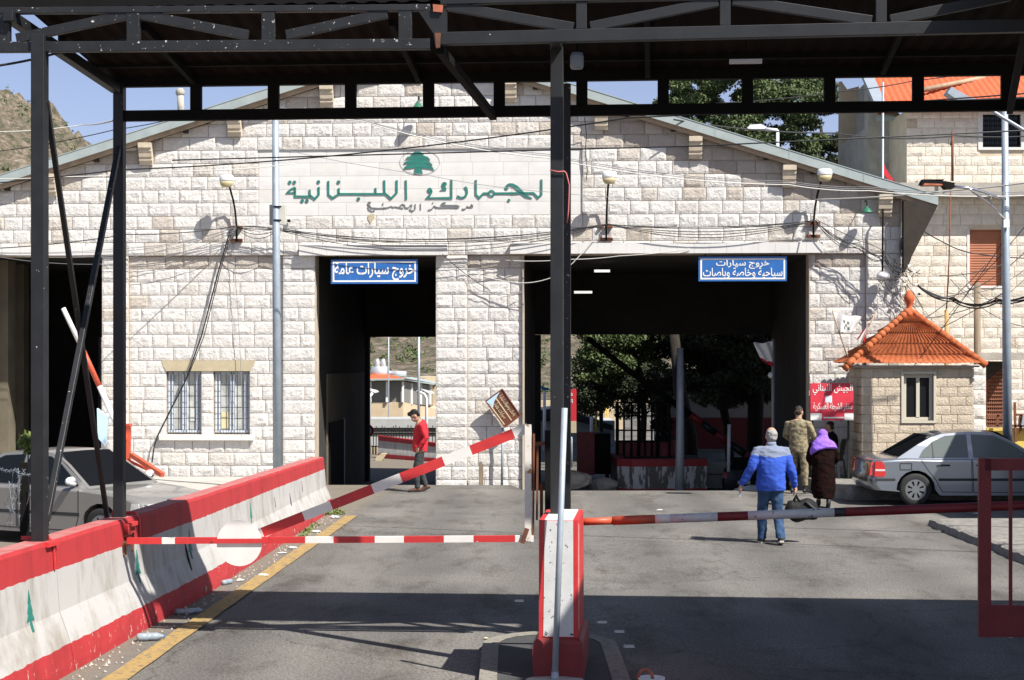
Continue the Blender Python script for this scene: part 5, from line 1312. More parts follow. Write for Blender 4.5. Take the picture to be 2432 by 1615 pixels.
m.build('lattice', 'brick_screen', e); m = MB(); m.box(tuple(P(2343, 1012, 40.4)), tuple(P(2400, 862, 40.4) + V((0, .1, 0)))); m.build('backing', 'wood_dark', e)
e = empty('yellow_wall', P(2400, 1130, 37.5), 0, 'low yellow wall with red rail behind the silver car', 'wall')
m = MB(); m.box(tuple(P(2343, 1140, 37.5)), tuple(P(2700, 1017, 37.5) + V((0, .2, 0)))); m.build('wall', 'yellow_wall', e)
m = MB()
for a, b in (((2345, 1012), (2540, 1010)), ((2412, 1050), (2410, 955)), ((2412, 985), (2540, 985)), ((2424, 1030), (2424, 985)), ((2345, 988), (2400, 986)), ((2368, 1012), (2370, 985))): m.beam(P(*a, 37.4), P(*b, 37.4), .05, .05, (0, 1, 0))
m.build('rail', 'rust', e)
m = MB(); m.prism([P(2426, 1010, 37.3), P(2470, 1010, 37.3), P(2470, 985, 37.3), P(2430, 985, 37.3)], (0, .3, 0)); tag(m.build('metal_box', 'galv', None, origin=P(2440, 1010, 37.3)), 'grey metal box standing on the yellow wall', 'box')
for x, y0, y1, mt, Y, w, lab in ((2321, 845, 672, 'pole_wood', 37.8, .17, 'thick grey wooden post rising behind the guard hut roof'), (2248, 815, 736, 'pole_new', 36.9, .10, 'short pale wooden post sticking up behind the hut roof')):
    p = P(x, 1130, Y); m = MB(); m.tube([p, P(x, y1, Y)], [w * .52, w * .46], 10); tag(m.build('wooden_post', mt, None, origin=p), lab, 'post')
m = MB(); m.tube([P(2262, 430, 43.3), P(2262, 312, 43.3)], .035, 6); m.tube([P(2257, 345, 43.3), P(2266, 320, 43.3)], .02, 6); tag(m.build('roof_mast', 'rust', None, origin=P(2262, 430, 43.3)), 'thin rusty mast on the ledge of the stone house', 'mast')
m = MB(); m.tube([P(2258, 433, 42.8), P(2254, 620, 42.8), P(2248, 735, 42.8)], .018, 6); tag(m.build('conduit', 'rust', None, origin=P(2248, 735, 42.8)), 'thin brown conduit running down the stone house wall', 'pipe')
e = empty('flag_pole', P(2098, 430, 40), 0, 'thin pole with a furled red flag behind the roof end', 'flag')
m = MB(); m.tube([P(2095, 1120, 40), P(2097, 195, 40)], .028, 6); m.build('pole', 'galv', e)
m = MB(); m.prism([P(2097, 382, 40), P(2104, 400, 40), P(2120, 425, 40), P(2130, 432, 40), P(2108, 425, 40), P(2098, 412, 40)], (0, .04, 0)); m.build('flag', 'flag_red', e)
m = MB(); m.tube([FW(432, 300, -6), FW(428, 222, -6)], .09, 10); m.lathe([(.10, 0), (.12, .03), (.12, .10), (.10, .14), (.07, .18)], FW(428, 226, -6), 12); tag(m.build('vent_pipe', 'concrete', None, origin=FW(432, 300, -6)), 'pale vent pipe standing on the customs roof', 'pipe')
def flag(name, label, base, tip, pts, mats, fn):
    e = empty(name, base, 0, label, 'flag')
    m = MB(); m.tube([base, tip], .016, 6); m.build('pole', 'wood', e)
    m = MB(); a, b, c, d = map(V, pts); n = 10
    rows = [[a.lerp(d, j / 6).lerp(b.lerp(c, j / 6), i / n) + V((0, .05 * math.sin(i * 1.1 + j * .7), .02 * math.sin(i * .9))) for i in range(n + 1)] for j in range(7)]
    m.grid(rows, True); o = m.build('flag', mats[0], e, fix=False)
    if len(mats) > 1:
        me = o.data; me.materials.clear()
        for q in mats: me.materials.append(MATS[q])
        for k, p in enumerate(me.polygons): p.material_index = fn(k // n, k % n)
    return e
yf = 35.55
flag('small_flag', 'white flag with dark emblem fluttering left of the hut roof', P(2019, 868, yf), P(1977, 738, yf), [P(1979, 742, yf), P(2044, 753, yf), P(2032, 788, yf), P(1995, 790, yf)], ['sign_white', 'sign_grey'], lambda j, i: 1 if (2 <= j <= 4 and 3 <= i <= 5 and (i + j) % 2) else 0)
flag('small_flag', 'small red and white flag hanging beside the hut roof', P(2020, 868, yf - .06), P(2080, 742, yf - .06), [P(2074, 755, yf - .06), P(2062, 772, yf - .06), P(2034, 808, yf - .06), P(2052, 812, yf - .06)], ['flag_red', 'sign_white'], lambda j, i: 0 if i < 2 or i > 7 or j == 6 else 1)

# ================================================================== CARS
def sedan(root, paint, dark_glass='glass_dark'):
    def hw(z): return .80 if z < .89 else .80 - (z - .89) / .51 * .215
    body = [(-2.18, .30), (-1.78, .27)] + [(-1.36 + .37 * math.cos(R(180 - 20 * k)), .31 + .37 * math.sin(R(180 - 20 * k))) for k in range(10)] + [(-.9, .20), (.9, .20)] + \
           [(1.34 + .37 * math.cos(R(180 - 20 * k)), .31 + .37 * math.sin(R(180 - 20 * k))) for k in range(10)] + [(1.8, .24), (2.16, .28), (2.24, .42), (2.24, .56), (2.17, .69), (2.02, .765), (1.5, .84), (1.0, .89), (0, .895), (-1.0, .905), (-1.5, .915), (-1.85, .905), (-2.10, .885), (-2.19, .84), (-2.22, .60), (-2.26, .56), (-2.26, .40)]
    n = len(body)
    def layer(y, s, f):
        out = []
        for x, z in body:
            if abs(abs(x) - 1.35) < .38 and z < .69: out.append(V((x, y, z))); continue
            zz = .55 + (z - .55) * (1 - s) if z > .45 else z
            out.append(V((x * (f if abs(x) > 1.75 else 1), y, zz)))
        return out
    ls = [(-.865, .16, .925), (-.85, .07, .955), (-.80, .025, .98), (-.62, .0, 1), (0, -.02, 1.008), (.62, .0, 1), (.80, .025, .98), (.85, .07, .955), (.865, .16, .925)]
    m = MB(); L_ = [layer(*l) for l in ls]
    m.grid([l + [l[0]] for l in L_], True)
    o0 = len(m.v); m.add(L_[0], [tuple(range(n))], False); m.add(L_[-1], [tuple(range(n))[::-1]], False)
    bd = m.build('body', paint, root, local=True, fix=False)
    bd.data.update()
    # cabin
    prof = [(-1.72, .88), (-1.30, 1.14), (-1.00, 1.325), (-.80, 1.385), (-.30, 1.425), (.05, 1.42), (.25, 1.385), (.55, 1.20), (1.06, .87)]
    m = MB(); T7 = [-1, -.9, -.55, 0, .55, .9, 1]
    rows = [[V((x, t * hw(z), z - (.035 * t * t if z > 1.3 else 0) + .01)) for t in T7] for x, z in prof]
    m.grid(rows, True)
    for t in (-1, 1): m.add([V((x, t * hw(z), z - (.035 if z > 1.3 else 0) + .01)) for x, z in prof], [tuple(range(len(prof)))], False)
    rf = m.build('roof', paint, root, local=True)
    # glass
    def side(pts, s, out): return [V((x, s * (hw(z) + out), z)) for x, z in pts]
    for s in (-1, 1):
        for nm, pts in (('side_window', [(.86, .925), (.42, 1.215), (.17, 1.33), (-.24, 1.352), (-.24, .925)]), ('side_window', [(-.34, .925), (-.34, 1.352), (-.74, 1.325), (-1.00, 1.215), (-1.20, 1.05), (-1.28, .925)])):
            m = MB(); q = side(pts, s, .012); m.prism(q, (0, -s * .03, 0)); m.build(nm, dark_glass, root, local=True)
        m = MB(); m.prism(side([(-1.02, .925), (-1.02, 1.20), (-1.00, 1.205), (-.99, .925)], s, .018), (0, -s * .02, 0)); m.build('window_divider', 'trim', root, local=True)
    for nm, a, b in (('windshield', (1.0, .90), (.28, 1.372)), ('rear_window', (-1.64, .93), (-1.03, 1.31))):
        m = MB(); wa, wb = hw(a[1]) * .90, hw(b[1]) * .90; sg = 1 if a[0] > 0 else -1
        q = [V((a[0], -wa, a[1])), V((a[0], wa, a[1])), V((b[0], wb, b[1])), V((b[0], -wb, b[1]))]
        nn = (q[1] - q[0]).cross(q[2] - q[1]).normalized(); nn = nn if nn.x * sg > 0 else -nn
        rows = []
        for j in range(5):
            t = j / 4; rows.append([q[0].lerp(q[3], t).lerp(q[1].lerp(q[2], t), i / 6) + nn * (.022 + .012 * (1 - abs(i - 3) / 3)) for i in range(7)])
        m.grid(rows, True); m.build(nm, 'glass_tint', root, local=True, fix=False)
    m = MB(); m.box((-2.0, -.70, .22), (2.0, .70, .60)); m.build('underbody', 'seam', root, local=True)
    for s in (-1, 1):
        yb = .869
        def ln(pts, w=.012, o=.003):
            m = MB(); ribbon(m, lambda x, y, d: V((x, s * (yb - .004 + o * (d > 0)), y)), pts, w, .01); return m
        for pts in ([(.92, .87), (.92, .45), (.86, .26), (-.26, .26), (-.28, .87)], [(-.30, .87), (-.29, .26), (-.86, .27), (-.98, .50), (-1.14, .70), (-1.25, .87)]):
            m = ln(pts); d = m.build('door', 'seam', root, local=True)
            hx = pts[-1][0] + .05 if pts[0][0] > 0 else -.98
            m = MB(); m.box((hx + .02, s * .868 - .018, .755), (hx + .27, s * .868 + .018, .79)); m.build('handle', 'trim', d, local=True, bevel=.008)
        m = ln([(2.10, .50), (1.74, .50)], .05); m.build('side_moulding', 'trim', root, local=True); m = ln([(.94, .50), (-.93, .50)], .05); m.build('side_moulding', 'trim', root, local=True); m = ln([(-1.75, .50), (-2.14, .50)], .05); m.build('side_moulding', 'trim', root, local=True)
        m = MB(); m.tube([(.80, s * .80, .94), (.80, s * .93, .97)], .03, 8); m.tube([(.82, s * .90, .99), (.76, s * .90, .99)], [(.10, .07), (.075, .055)], 10); m.build('mirror', 'lamp_white' if paint == 'car_grey' else paint, root, local=True)
        # lights
        m = MB(); pts = [(-2.13, .85), (-2.00, .845), (-1.95, .76), (-1.93, .62), (-1.96, .56), (-2.15, .56)]
        rows = [[V((x - (.05 if k > 1 else 0) , s * y, z)) for x, z in pts] for k, y in enumerate((.873, .865))]
        m.prism([V((x, s * .874, z)) for x, z in pts], (0, -s * .05, 0)); m.prism([(-2.235, s * .84, .58), (-2.235, s * .56, .58), (-2.21, s * .56, .82), (-2.20, s * .82, .83)], (.08, 0, 0)); tl = m.build('taillight', 'lens_red', root, local=True)
        m = MB(); m.prism([V((x, s * .8765, z)) for x, z in [(-2.13, .70), (-1.95, .70), (-1.945, .665), (-2.135, .665)]], (0, -s * .02, 0)); m.build('lens', 'lens_clear', tl, local=True)
        m = MB(); m.prism([(2.215, s * .42, .55), (2.215, s * .80, .55), (2.18, s * .82, .69), (2.19, s * .42, .70)], (-.1, 0, 0)); m.prism([(2.09, s * .868, .55), (1.90, s * .870, .57), (1.92, s * .868, .70), (2.05, s * .862, .70)], (.0, -s * .05, 0)); m.build('headlight', 'lens_clear', root, local=True)
        for x in (-1.36, 1.34):
            w = empty('wheel', (x, s * .76, .31)); w.parent = root
            m = MB(); m.lathe([(.20, -.10), (.27, -.105), (.305, -.085), (.312, -.04), (.312, .04), (.305, .085), (.27, .105), (.20, .10)], (0, 0, 0), 26, 'Y', cap=False); m.build('tyre', 'rubber', w, local=True)
            m = MB(); m.lathe([(.205, -.07), (.205, .07)], (0, 0, 0), 22, 'Y')
            m.build('brake_drum', 'seam', w, local=True)
            m = MB(); yy = s * .085
            disc(m, lambda x_, z_, d: V((x_, yy + s * .01 * (d > 0), z_)), (0, 0), .208, .01, 24, .165); disc(m, lambda x_, z_, d: V((x_, yy + s * .014 * (d > 0), z_)), (0, 0), .075, .01, 16)
            for k in range(8):
                a = k * math.pi / 4; ribbon(m, lambda x_, z_, d: V((x_, yy + s * .012 * (d > 0), z_)), [(.06 * math.cos(a), .06 * math.sin(a)), (.12 * math.cos(a), .12 * math.sin(a)), (.18 * math.cos(a), .18 * math.sin(a))], [.03, .062, .095], .01)
            m.build('rim', 'rim', w, local=True, fix=True)
    m = MB(); m.prism([(2.245, -.36, .52), (2.245, .36, .52), (2.20, .33, .70), (2.20, -.33, .70)], (-.05, 0, 0)); gr = m.build('grille', 'trim', root, local=True)
    m = MB()
    m.prism([(2.215, -.37, .70), (2.215, .37, .70), (2.17, .34, .74), (2.17, -.34, .74)], (-.02, 0, 0))
    for z in (.56, .61, .66, .71): m.beam((2.25 - (z - .52) * .26, -.34, z), (2.25 - (z - .52) * .26, .34, z), .012, .012)
    m.build('grille_frame', 'chrome', gr, local=True)
    m = MB(); m.box((2.20, -.82, .38), (2.262, .82, .44)); m.box((-2.275, -.82, .46), (-2.22, .82, .52)); m.build('bumper_strip', 'trim', root, local=True)
    m = MB(); m.tube([(.95, -.3, .94), (.72, .35, 1.09)], .012, 6); m.tube([(.96, .35, .94), (.75, .70, 1.07)], .012, 6); m.build('wiper', 'trim', root, local=True)
car = empty('parked_car', (9.03, 32.05, 0), 0, 'silver sedan parked by the guard hut, tail to the left', 'car')
sedan(car, 'silver', 'car_glass')
m = MB(); q = .873
ribbon(m, lambda x, y, d: V((x, -.8685 - .003 * (d > 0), y)), [(-1.66, .69), (-1.66, .81), (-1.44, .81), (-1.44, .69), (-1.66, .69)], .012, .01); m.build('fuel_flap', 'seam', car, local=True)
car2 = empty('parked_car', (-6.85, 25.5, -.02), R(-27), 'dark grey sedan parked behind the left barrier, bonnet to the right', 'car')
sedan(car2, 'car_grey')
# small dark car and white car seen through the wide gateway (rear ends)
suv = empty('parked_car', P(1762, 1185, 42), 0, 'small dark hatchback seen rear on through the wide gateway', 'car')
Fi = frame_of(suv).inverted(); h = lambda x, y, Y: Fi @ P(x, y, Y)
m = MB(); y = 42
rows = []
for t, (dx, dz) in enumerate(((0, 0),)):
    pass
prof = [(1716, 1178), (1716, 1125), (1722, 1112), (1734, 1092), (1742, 1086), (1790, 1086), (1800, 1096), (1812, 1114), (1816, 1128), (1816, 1178)]
rows = [[h(1766 + (x - 1766) * s, 1178 + (yy - 1178) * s2, Y) for x, yy in prof] for Y, s, s2 in ((42, .92, .93), (42.06, 1, 1), (43.4, 1, 1), (44.2, .96, .96))]
m.grid(rows, False); m.add(rows[0], [tuple(range(10))]); m.add(rows[-1], [tuple(range(10))[::-1]]); m.build('body', 'car_black', suv, local=True)
m = MB(); m.prism([h(x, yy, 41.99) for x, yy in ((1729, 1116), (1742, 1093), (1790, 1093), (1803, 1116))], (0, .03, 0)); m.build('rear_window', 'glass_dark', suv, local=True)
for x in (1722, 1808): m = MB(); m.box(tuple(h(x - 5, 1136, 41.98)), tuple(h(x + 5, 1121, 41.98) + V((0, .06, 0)))); m.build('taillight', 'lens_red', suv, local=True)
m = MB(); m.box(tuple(h(1752, 1150, 41.97)), tuple(h(1782, 1142, 41.97) + V((0, .05, 0)))); m.build('number_plate', 'sign_white', suv, local=True)
for x in (1728, 1804): m = MB(); m.lathe([(.2, -.1), (.27, -.08), (.27, .08), (.2, .1)], h(x, 1178, 42.5), 14, 'X'); m.build('wheel', 'rubber', suv, local=True)
wh = empty('parked_car', P(1775, 1190, 39.5), 0, 'white car nose just showing behind the man in blue', 'car')
Fi = frame_of(wh).inverted(); h = lambda x, y, Y: Fi @ P(x, y, Y)
m = MB(); pr = [(1738, 1182), (1738, 1168), (1746, 1160), (1780, 1152), (1818, 1150), (1818, 1182)]
rows = [[h(x, yy + dy, Y) for x, yy in pr] for Y, dy in ((39.5, 3), (39.6, 0), (40.9, 0), (41, 3))]
m.grid(rows, False); m.add(rows[0], [tuple(range(6))]); m.add(rows[-1], [tuple(range(6))[::-1]]); m.build('body', 'car_white', wh, local=True)
m = MB(); m.box(tuple(h(1756, 1170, 39.47)), tuple(h(1770, 1164, 39.47) + V((0, .06, 0)))); m.build('taillight', 'lens_red', wh, local=True)

# ================================================================== PEOPLE
def limb(m, pts, rs, n=10):
    m.tube(pts, rs, n)
def ball(m, c, rx, ry, rz, n=14, k=8):
    rows = []
    for j in range(k + 1):
        a = math.pi * j / k
        rows.append([V((c[0] + rx * math.sin(a) * math.cos(2 * math.pi * i / n), c[1] + ry * math.sin(a) * math.sin(2 * math.pi * i / n), c[2] - rz * math.cos(a))) for i in range(n + 1)])
    m.grid(rows, True)
def head(m, M, s=1.0):
    """skull, jaw, nose, ears, eye sockets; M places the head centre, +y = face"""
    def b(c, x, y, z):
        mm = MB(); ball(mm, c, x, y, z); m.add([M @ (p * s) for p in mm.v], mm.f, True)
    b((0, -.012, .03), .076, .098, .092); b((0, .022, -.045), .060, .068, .068); b((0, .070, -.072), .030, .026, .026); b((0, .095, -.022), .013, .020, .024); b((0, .088, -.055), .026, .014, .010)
    for x in (-1, 1): b((x * .078, -.005, -.012), .011, .022, .032); b((x * .032, .082, .012), .016, .012, .009); b((x * .035, .070, -.03), .025, .025, .025)
def hand(m, w, d, side=1, curl=.3, s=1.0, nrm=None):
    """palm + five fingers from wrist w along direction d"""
    d = V(d).normalized(); nrm = V(nrm) if nrm else V((side, 0, 0)); nrm = (nrm - d * nrm.dot(d)).normalized(); ac = d.cross(nrm)
    w = V(w)
    m.tube([w - d * .03, w + d * .02, w + d * .055, w + d * .085], [(.022, .026), (.020, .034), (.018, .040), (.014, .036)], 10, up=nrm)
    for i, (o, l) in enumerate(((-.028, .065), (-.010, .078), (.010, .074), (.027, .058))):
        b0 = w + d * .078 + ac * o; c = nrm * curl
        p1 = b0 + (d + c * .3).normalized() * l * .45; p2 = p1 + (d + c).normalized() * l * .35; p3 = p2 + (d + c * 1.8).normalized() * l * .25
        m.tube([b0, p1, p2, p3], [.0095, .009, .0082, .007], 7)
    t0 = w + d * .03 - ac * .032; m.tube([t0, t0 + (d - ac * .8 + nrm * .3).normalized() * .035, t0 + (d - ac * .3 + nrm * .5).normalized() * .065], [.012, .0105, .008], 7)
def shoe(m, ankle, yaw, pitch=0.0, l=.27):
    M = Matrix.Translation(ankle) @ Matrix.Rotation(yaw, 4, 'Z') @ Matrix.Rotation(pitch, 4, 'X')
    def b(p, r): m.tube([M @ V(q) for q in p], r, 10, up=(0, 0, 1))
    b([(0, -.075, -.045), (0, -.05, -.04), (0, .04, -.035), (0, .12, -.05), (0, .18, -.062), (0, .20, -.066)], [(.025, .03), (.038, .042), (.042, .045), (.046, .034), (.036, .022), (.015, .012)])
    b([(0, -.01, .05), (0, -.01, -.04)], [.045, .045])
def sole(m, ankle, yaw, pitch=0.0):
    M = Matrix.Translation(ankle) @ Matrix.Rotation(yaw, 4, 'Z') @ Matrix.Rotation(pitch, 4, 'X')
    o = [(-.03, -.085), (.03, -.085), (.042, -.02), (.045, .08), (.042, .15), (.015, .205), (-.015, .205), (-.042, .15), (-.045, .08), (-.042, -.02)]
    m.prism([M @ V((x, y, -.09)) for x, y in o], M.to_3x3() @ V((0, 0, .028)))
def torso(m, hip, chest, neck, lean=0, wid=1.0, bel=1.0, ex=0.0):
    hip, chest, neck = V(hip), V(chest), V(neck)
    pts = [hip - V((0, 0, .10)), hip, hip.lerp(chest, .35), hip.lerp(chest, .7), chest, chest.lerp(neck, .55), chest.lerp(neck, .85)]
    rs = [(.165 * wid + ex, .115 * bel + ex), (.172 * wid + ex, .125 * bel + ex), (.160 * wid + ex, .125 * bel + ex), (.175 * wid + ex, .125 * bel + ex), (.185 * wid + ex, .122 + ex), (.150 * wid + ex, .095 + ex), (.07, .065)]
    m.tube(pts, rs, 18, up=(0, 1, 0))
# ---- man in the blue fleece, seen from behind
def blue_man():
    p = empty('person', (3.90, 24.72, 0), R(4), 'man in blue fleece and jeans walking away with a dark bag', 'person')
    S, N_ = V((0, -.01, 1.40)), V((0, 0, 1.50))
    hL, hR = V((-.095, 0, .92)), V((.095, 0, .92)); kL, kR = V((-.11, .10, .50)), V((.10, .02, .49)); aL, aR = V((-.115, .10, .09)), V((.095, -.22, .12))
    sL, sR = V((-.20, 0, 1.41)), V((.20, 0, 1.41)); eL, eR = V((-.32, -.05, 1.13)), V((.295, -.05, 1.12)); wL, wR = V((-.44, .03, .90)), V((.375, .05, .87))
    Mh = Matrix.Translation((.01, .03, 1.625)) @ Matrix.Rotation(R(-6), 4, 'X')
    m = MB(); head(m, Mh, 1.06)
    m.tube([(0, -.01, 1.40), (.005, 0, 1.50), (.01, .015, 1.60)], [.075, .062, .060], 12); torso(m, (0, 0, .95), S, N_)
    for a, b, c in ((sL, eL, wL), (sR, eR, wR)): limb(m, [a, a.lerp(b, .5), b, b.lerp(c, .35), c], [.055, .05, .042, .042, .027])
    for a, b, c in ((hL, kL, aL), (hR, kR, aR)): limb(m, [a, a.lerp(b, .5), b, b.lerp(c, .3), c], [.085, .075, .056, .054, .036])
    hand(m, wL, (-.25, .15, -.95), 1, .35, 1.1, (1, .3, 0)); hand(m, wR, (.1, .05, -1), -1, .9, 1.1, (-1, 0, 0))
    fuse(m, 'body', 'skin', p, .011, 3, local=True)
    m = MB(); hM = MB(); ball(hM, (0, -.040, .022), .086, .086, .082); ball(hM, (0, -.056, -.025), .074, .058, .070)
    m.add([Mh @ (q * 1.06) for q in hM.v], hM.f, True); fuse(m, 'hair', 'hair_grey', p, .012, 3, local=True)
    m = MB(); torso(m, (0, 0, .90), S, N_, wid=1.27, bel=1.3, ex=.014)
    m.tube([(0, 0, 1.50), (0, -.01, 1.44)], [.072, .085], 14)
    for a, b, c in ((sL, eL, wL), (sR, eR, wR)): limb(m, [a + V((-.03 if a.x > 0 else .03, 0, -.01)), a, a.lerp(b, .5), b, b.lerp(c, .45), c, c + (c - b).normalized() * .02], [.09, .088, .082, .072, .070, .05, .044])
    cm = MB(); cm.tube([(0, -.005, 1.465), (0, .0, 1.535)], [(.082, .080), (.074, .074)], 16); cm.build('collar', 'jacket_grey', p, local=True)
    j = fuse(m, 'fleece_jacket', ['fleece'], p, .013, 4, local=True)
    dropmats(j, lambda c: 1 if c.z > 1.325 + .03 * abs(c.x) / .2 - .02 else 0, ['fleece', 'jacket_grey'])
    m = MB(); m.tube([(0, 0, .86), (0, 0, .99)], [(.175, .135), (.17, .13)], 16, up=(0, 1, 0))
    for a, b, c in ((hL, kL, aL), (hR, kR, aR)): limb(m, [a + V((0, 0, .05)), a, a.lerp(b, .4), b, b.lerp(c, .35), c + V((0, 0, .03)), c - V((0, 0, .02))], [.11, .112, .102, .084, .080, .074, .075], 12)
    fuse(m, 'jeans', 'jeans', p, .014, 3, local=True)
    for nm, a, y, pt in (('shoe', aL, .05, 0), ('shoe', aR, -.05, R(-16))):
        m = MB(); shoe(m, a, y, pt); s_ = fuse(m, 'shoe', 'shoe_black', p, .010, 2, local=True); m = MB(); sole(m, a, y, pt); m.build('sole', 'sole', s_, local=True)
    return p, wR, wL
bman, wR, wL = blue_man(); FB = frame_of(bman)
hb_ = FB @ (wR + V((.012, 0, -.10)))
bag = empty('travel_bag', (hb_.x + .10, hb_.y, hb_.z - .43), R(6), 'black holdall hanging from the right hand of the man in blue', 'bag')
m = MB(); rows = []
for i in range(11):
    t = -1 + i / 5; e_ = (1 - abs(t) ** 4) ** .5 if abs(t) < 1 else .05
    rows.append([V((t * .27, .13 * e_ * math.cos(a) * (1.1 if math.sin(a) < 0 else .8), .165 + .17 * e_ * math.sin(a) * (1 if math.sin(a) < 0 else .95) + .02 * math.sin(t * 5))) for a in [2 * math.pi * k / 16 for k in range(17)]])
m.grid(rows, True); m.add(rows[0][:16], [tuple(range(16))]); m.add(rows[-1][:16], [tuple(range(16))[::-1]]); m.build('holdall', 'bag', bag, local=True)
m = MB()
for y in (-.05, .05): m.tube([(-.14, y, .20), (-.12, y * .8, .32), (-.09, 0, .405), (-.07, y * .8, .33), (.02, y, .24)], .012, 7)
m.build('handle', 'bag', bag, local=True); m = MB(); m.tube([(.02, -.10, .30), (.14, -.12, .20), (.26, -.06, .16)], .02, 6); m.build('strap', 'trim', bag, local=True)
m = MB(); q = FB @ (wL + V((-.03, .02, -.10))); m.prism([q, q + V((.07, .01, -.02)), q + V((.05, .02, -.11)), q + V((-.02, .01, -.09))], (0, .012, 0)); tag(m.build('folded_paper', 'paper', None, origin=q), 'white folded paper in the left hand of the man in blue', 'paper')
# ---- man in the red sweater, profile to the left
def red_man():
    p = empty('person', (-1.93, 34.6, 0), R(90 + 8), 'man in red sweater walking with bowed head and hands in pockets', 'person')
    S, N_ = V((0, -.01, 1.42)), V((0, .04, 1.51))
    hL, hR = V((-.09, 0, .92)), V((.09, 0, .92)); kL, kR = V((-.08, .09, .51)), V((.09, .00, .50)); aL, aR = V((-.07, .07, .09)), V((.08, -.11, .12))
    sL, sR = V((-.19, -.01, 1.41)), V((.19, -.01, 1.41)); eL, eR = V((-.27, -.10, 1.15)), V((.27, -.12, 1.15)); wL, wR = V((-.21, .04, .95)), V((.21, .04, .95))
    Mh = Matrix.Translation((0, .12, 1.60)) @ Matrix.Rotation(R(-45), 4, 'X')
    m = MB(); head(m, Mh, 1.05); m.tube([(0, -.01, 1.40), (0, .03, 1.51), (0, .08, 1.59)], [.075, .058, .056], 12); torso(m, (0, 0, .95), S, N_)
    for a, b, c in ((sL, eL, wL), (sR, eR, wR)): limb(m, [a, a.lerp(b, .5), b, b.lerp(c, .35), c], [.05, .045, .04, .038, .025])
    for a, b, c in ((hL, kL, aL), (hR, kR, aR)): limb(m, [a, a.lerp(b, .5), b, b.lerp(c, .3), c], [.085, .07, .052, .052, .036])
    hand(m, wL, (.15, .4, -.9), 1, .4, 1, (1, 0, 0)); hand(m, wR, (-.15, .4, -.9), -1, .4, 1, (-1, 0, 0)); fuse(m, 'body', 'skin', p, .011, 3, local=True)
    m = MB(); h_ = MB(); ball(h_, (0, -.022, .050), .082, .100, .088); ball(h_, (0, -.055, -.01), .072, .055, .07); ball(h_, (0, .05, .10), .055, .05, .045); m.add([Mh @ (q * 1.05) for q in h_.v], h_.f, True); fuse(m, 'hair', 'hair_dark', p, .012, 3, local=True)
    m = MB(); torso(m, (0, .01, .94), S + V((0, -.01, 0)), N_, wid=1.06, bel=1.25, ex=.008); m.tube([(0, .015, 1.475), (0, -.01, 1.42)], [.066, .085], 14)
    for a, b, c in ((sL, eL, wL), (sR, eR, wR)): limb(m, [a * .9 + V((0, 0, .14)), a, a.lerp(b, .5), b, b.lerp(c, .45), c], [.078, .078, .068, .060, .055, .042])
    fuse(m, 'sweater', 'sweater', p, .013, 4, local=True)
    m = MB(); m.tube([(0, 0, .84), (0, 0, .98)], [(.165, .13), (.16, .125)], 16, up=(0, 1, 0))
    for a, b, c in ((hL, kL, aL), (hR, kR, aR)): limb(m, [a + V((0, 0, .05)), a, a.lerp(b, .4), b, b.lerp(c, .35), c + V((0, 0, .03)), c], [.10, .10, .09, .072, .068, .06, .06], 12)
    fuse(m, 'trousers', 'trousers', p, .014, 3, local=True)
    for a, pt in ((aL, 0), (aR, R(-26))): m = MB(); shoe(m, a, 0, pt); s_ = fuse(m, 'shoe', 'shoe_brown', p, .010, 2, local=True); m = MB(); sole(m, a, 0, pt); m.build('sole', 'shoe_black', s_, local=True)
red_man()
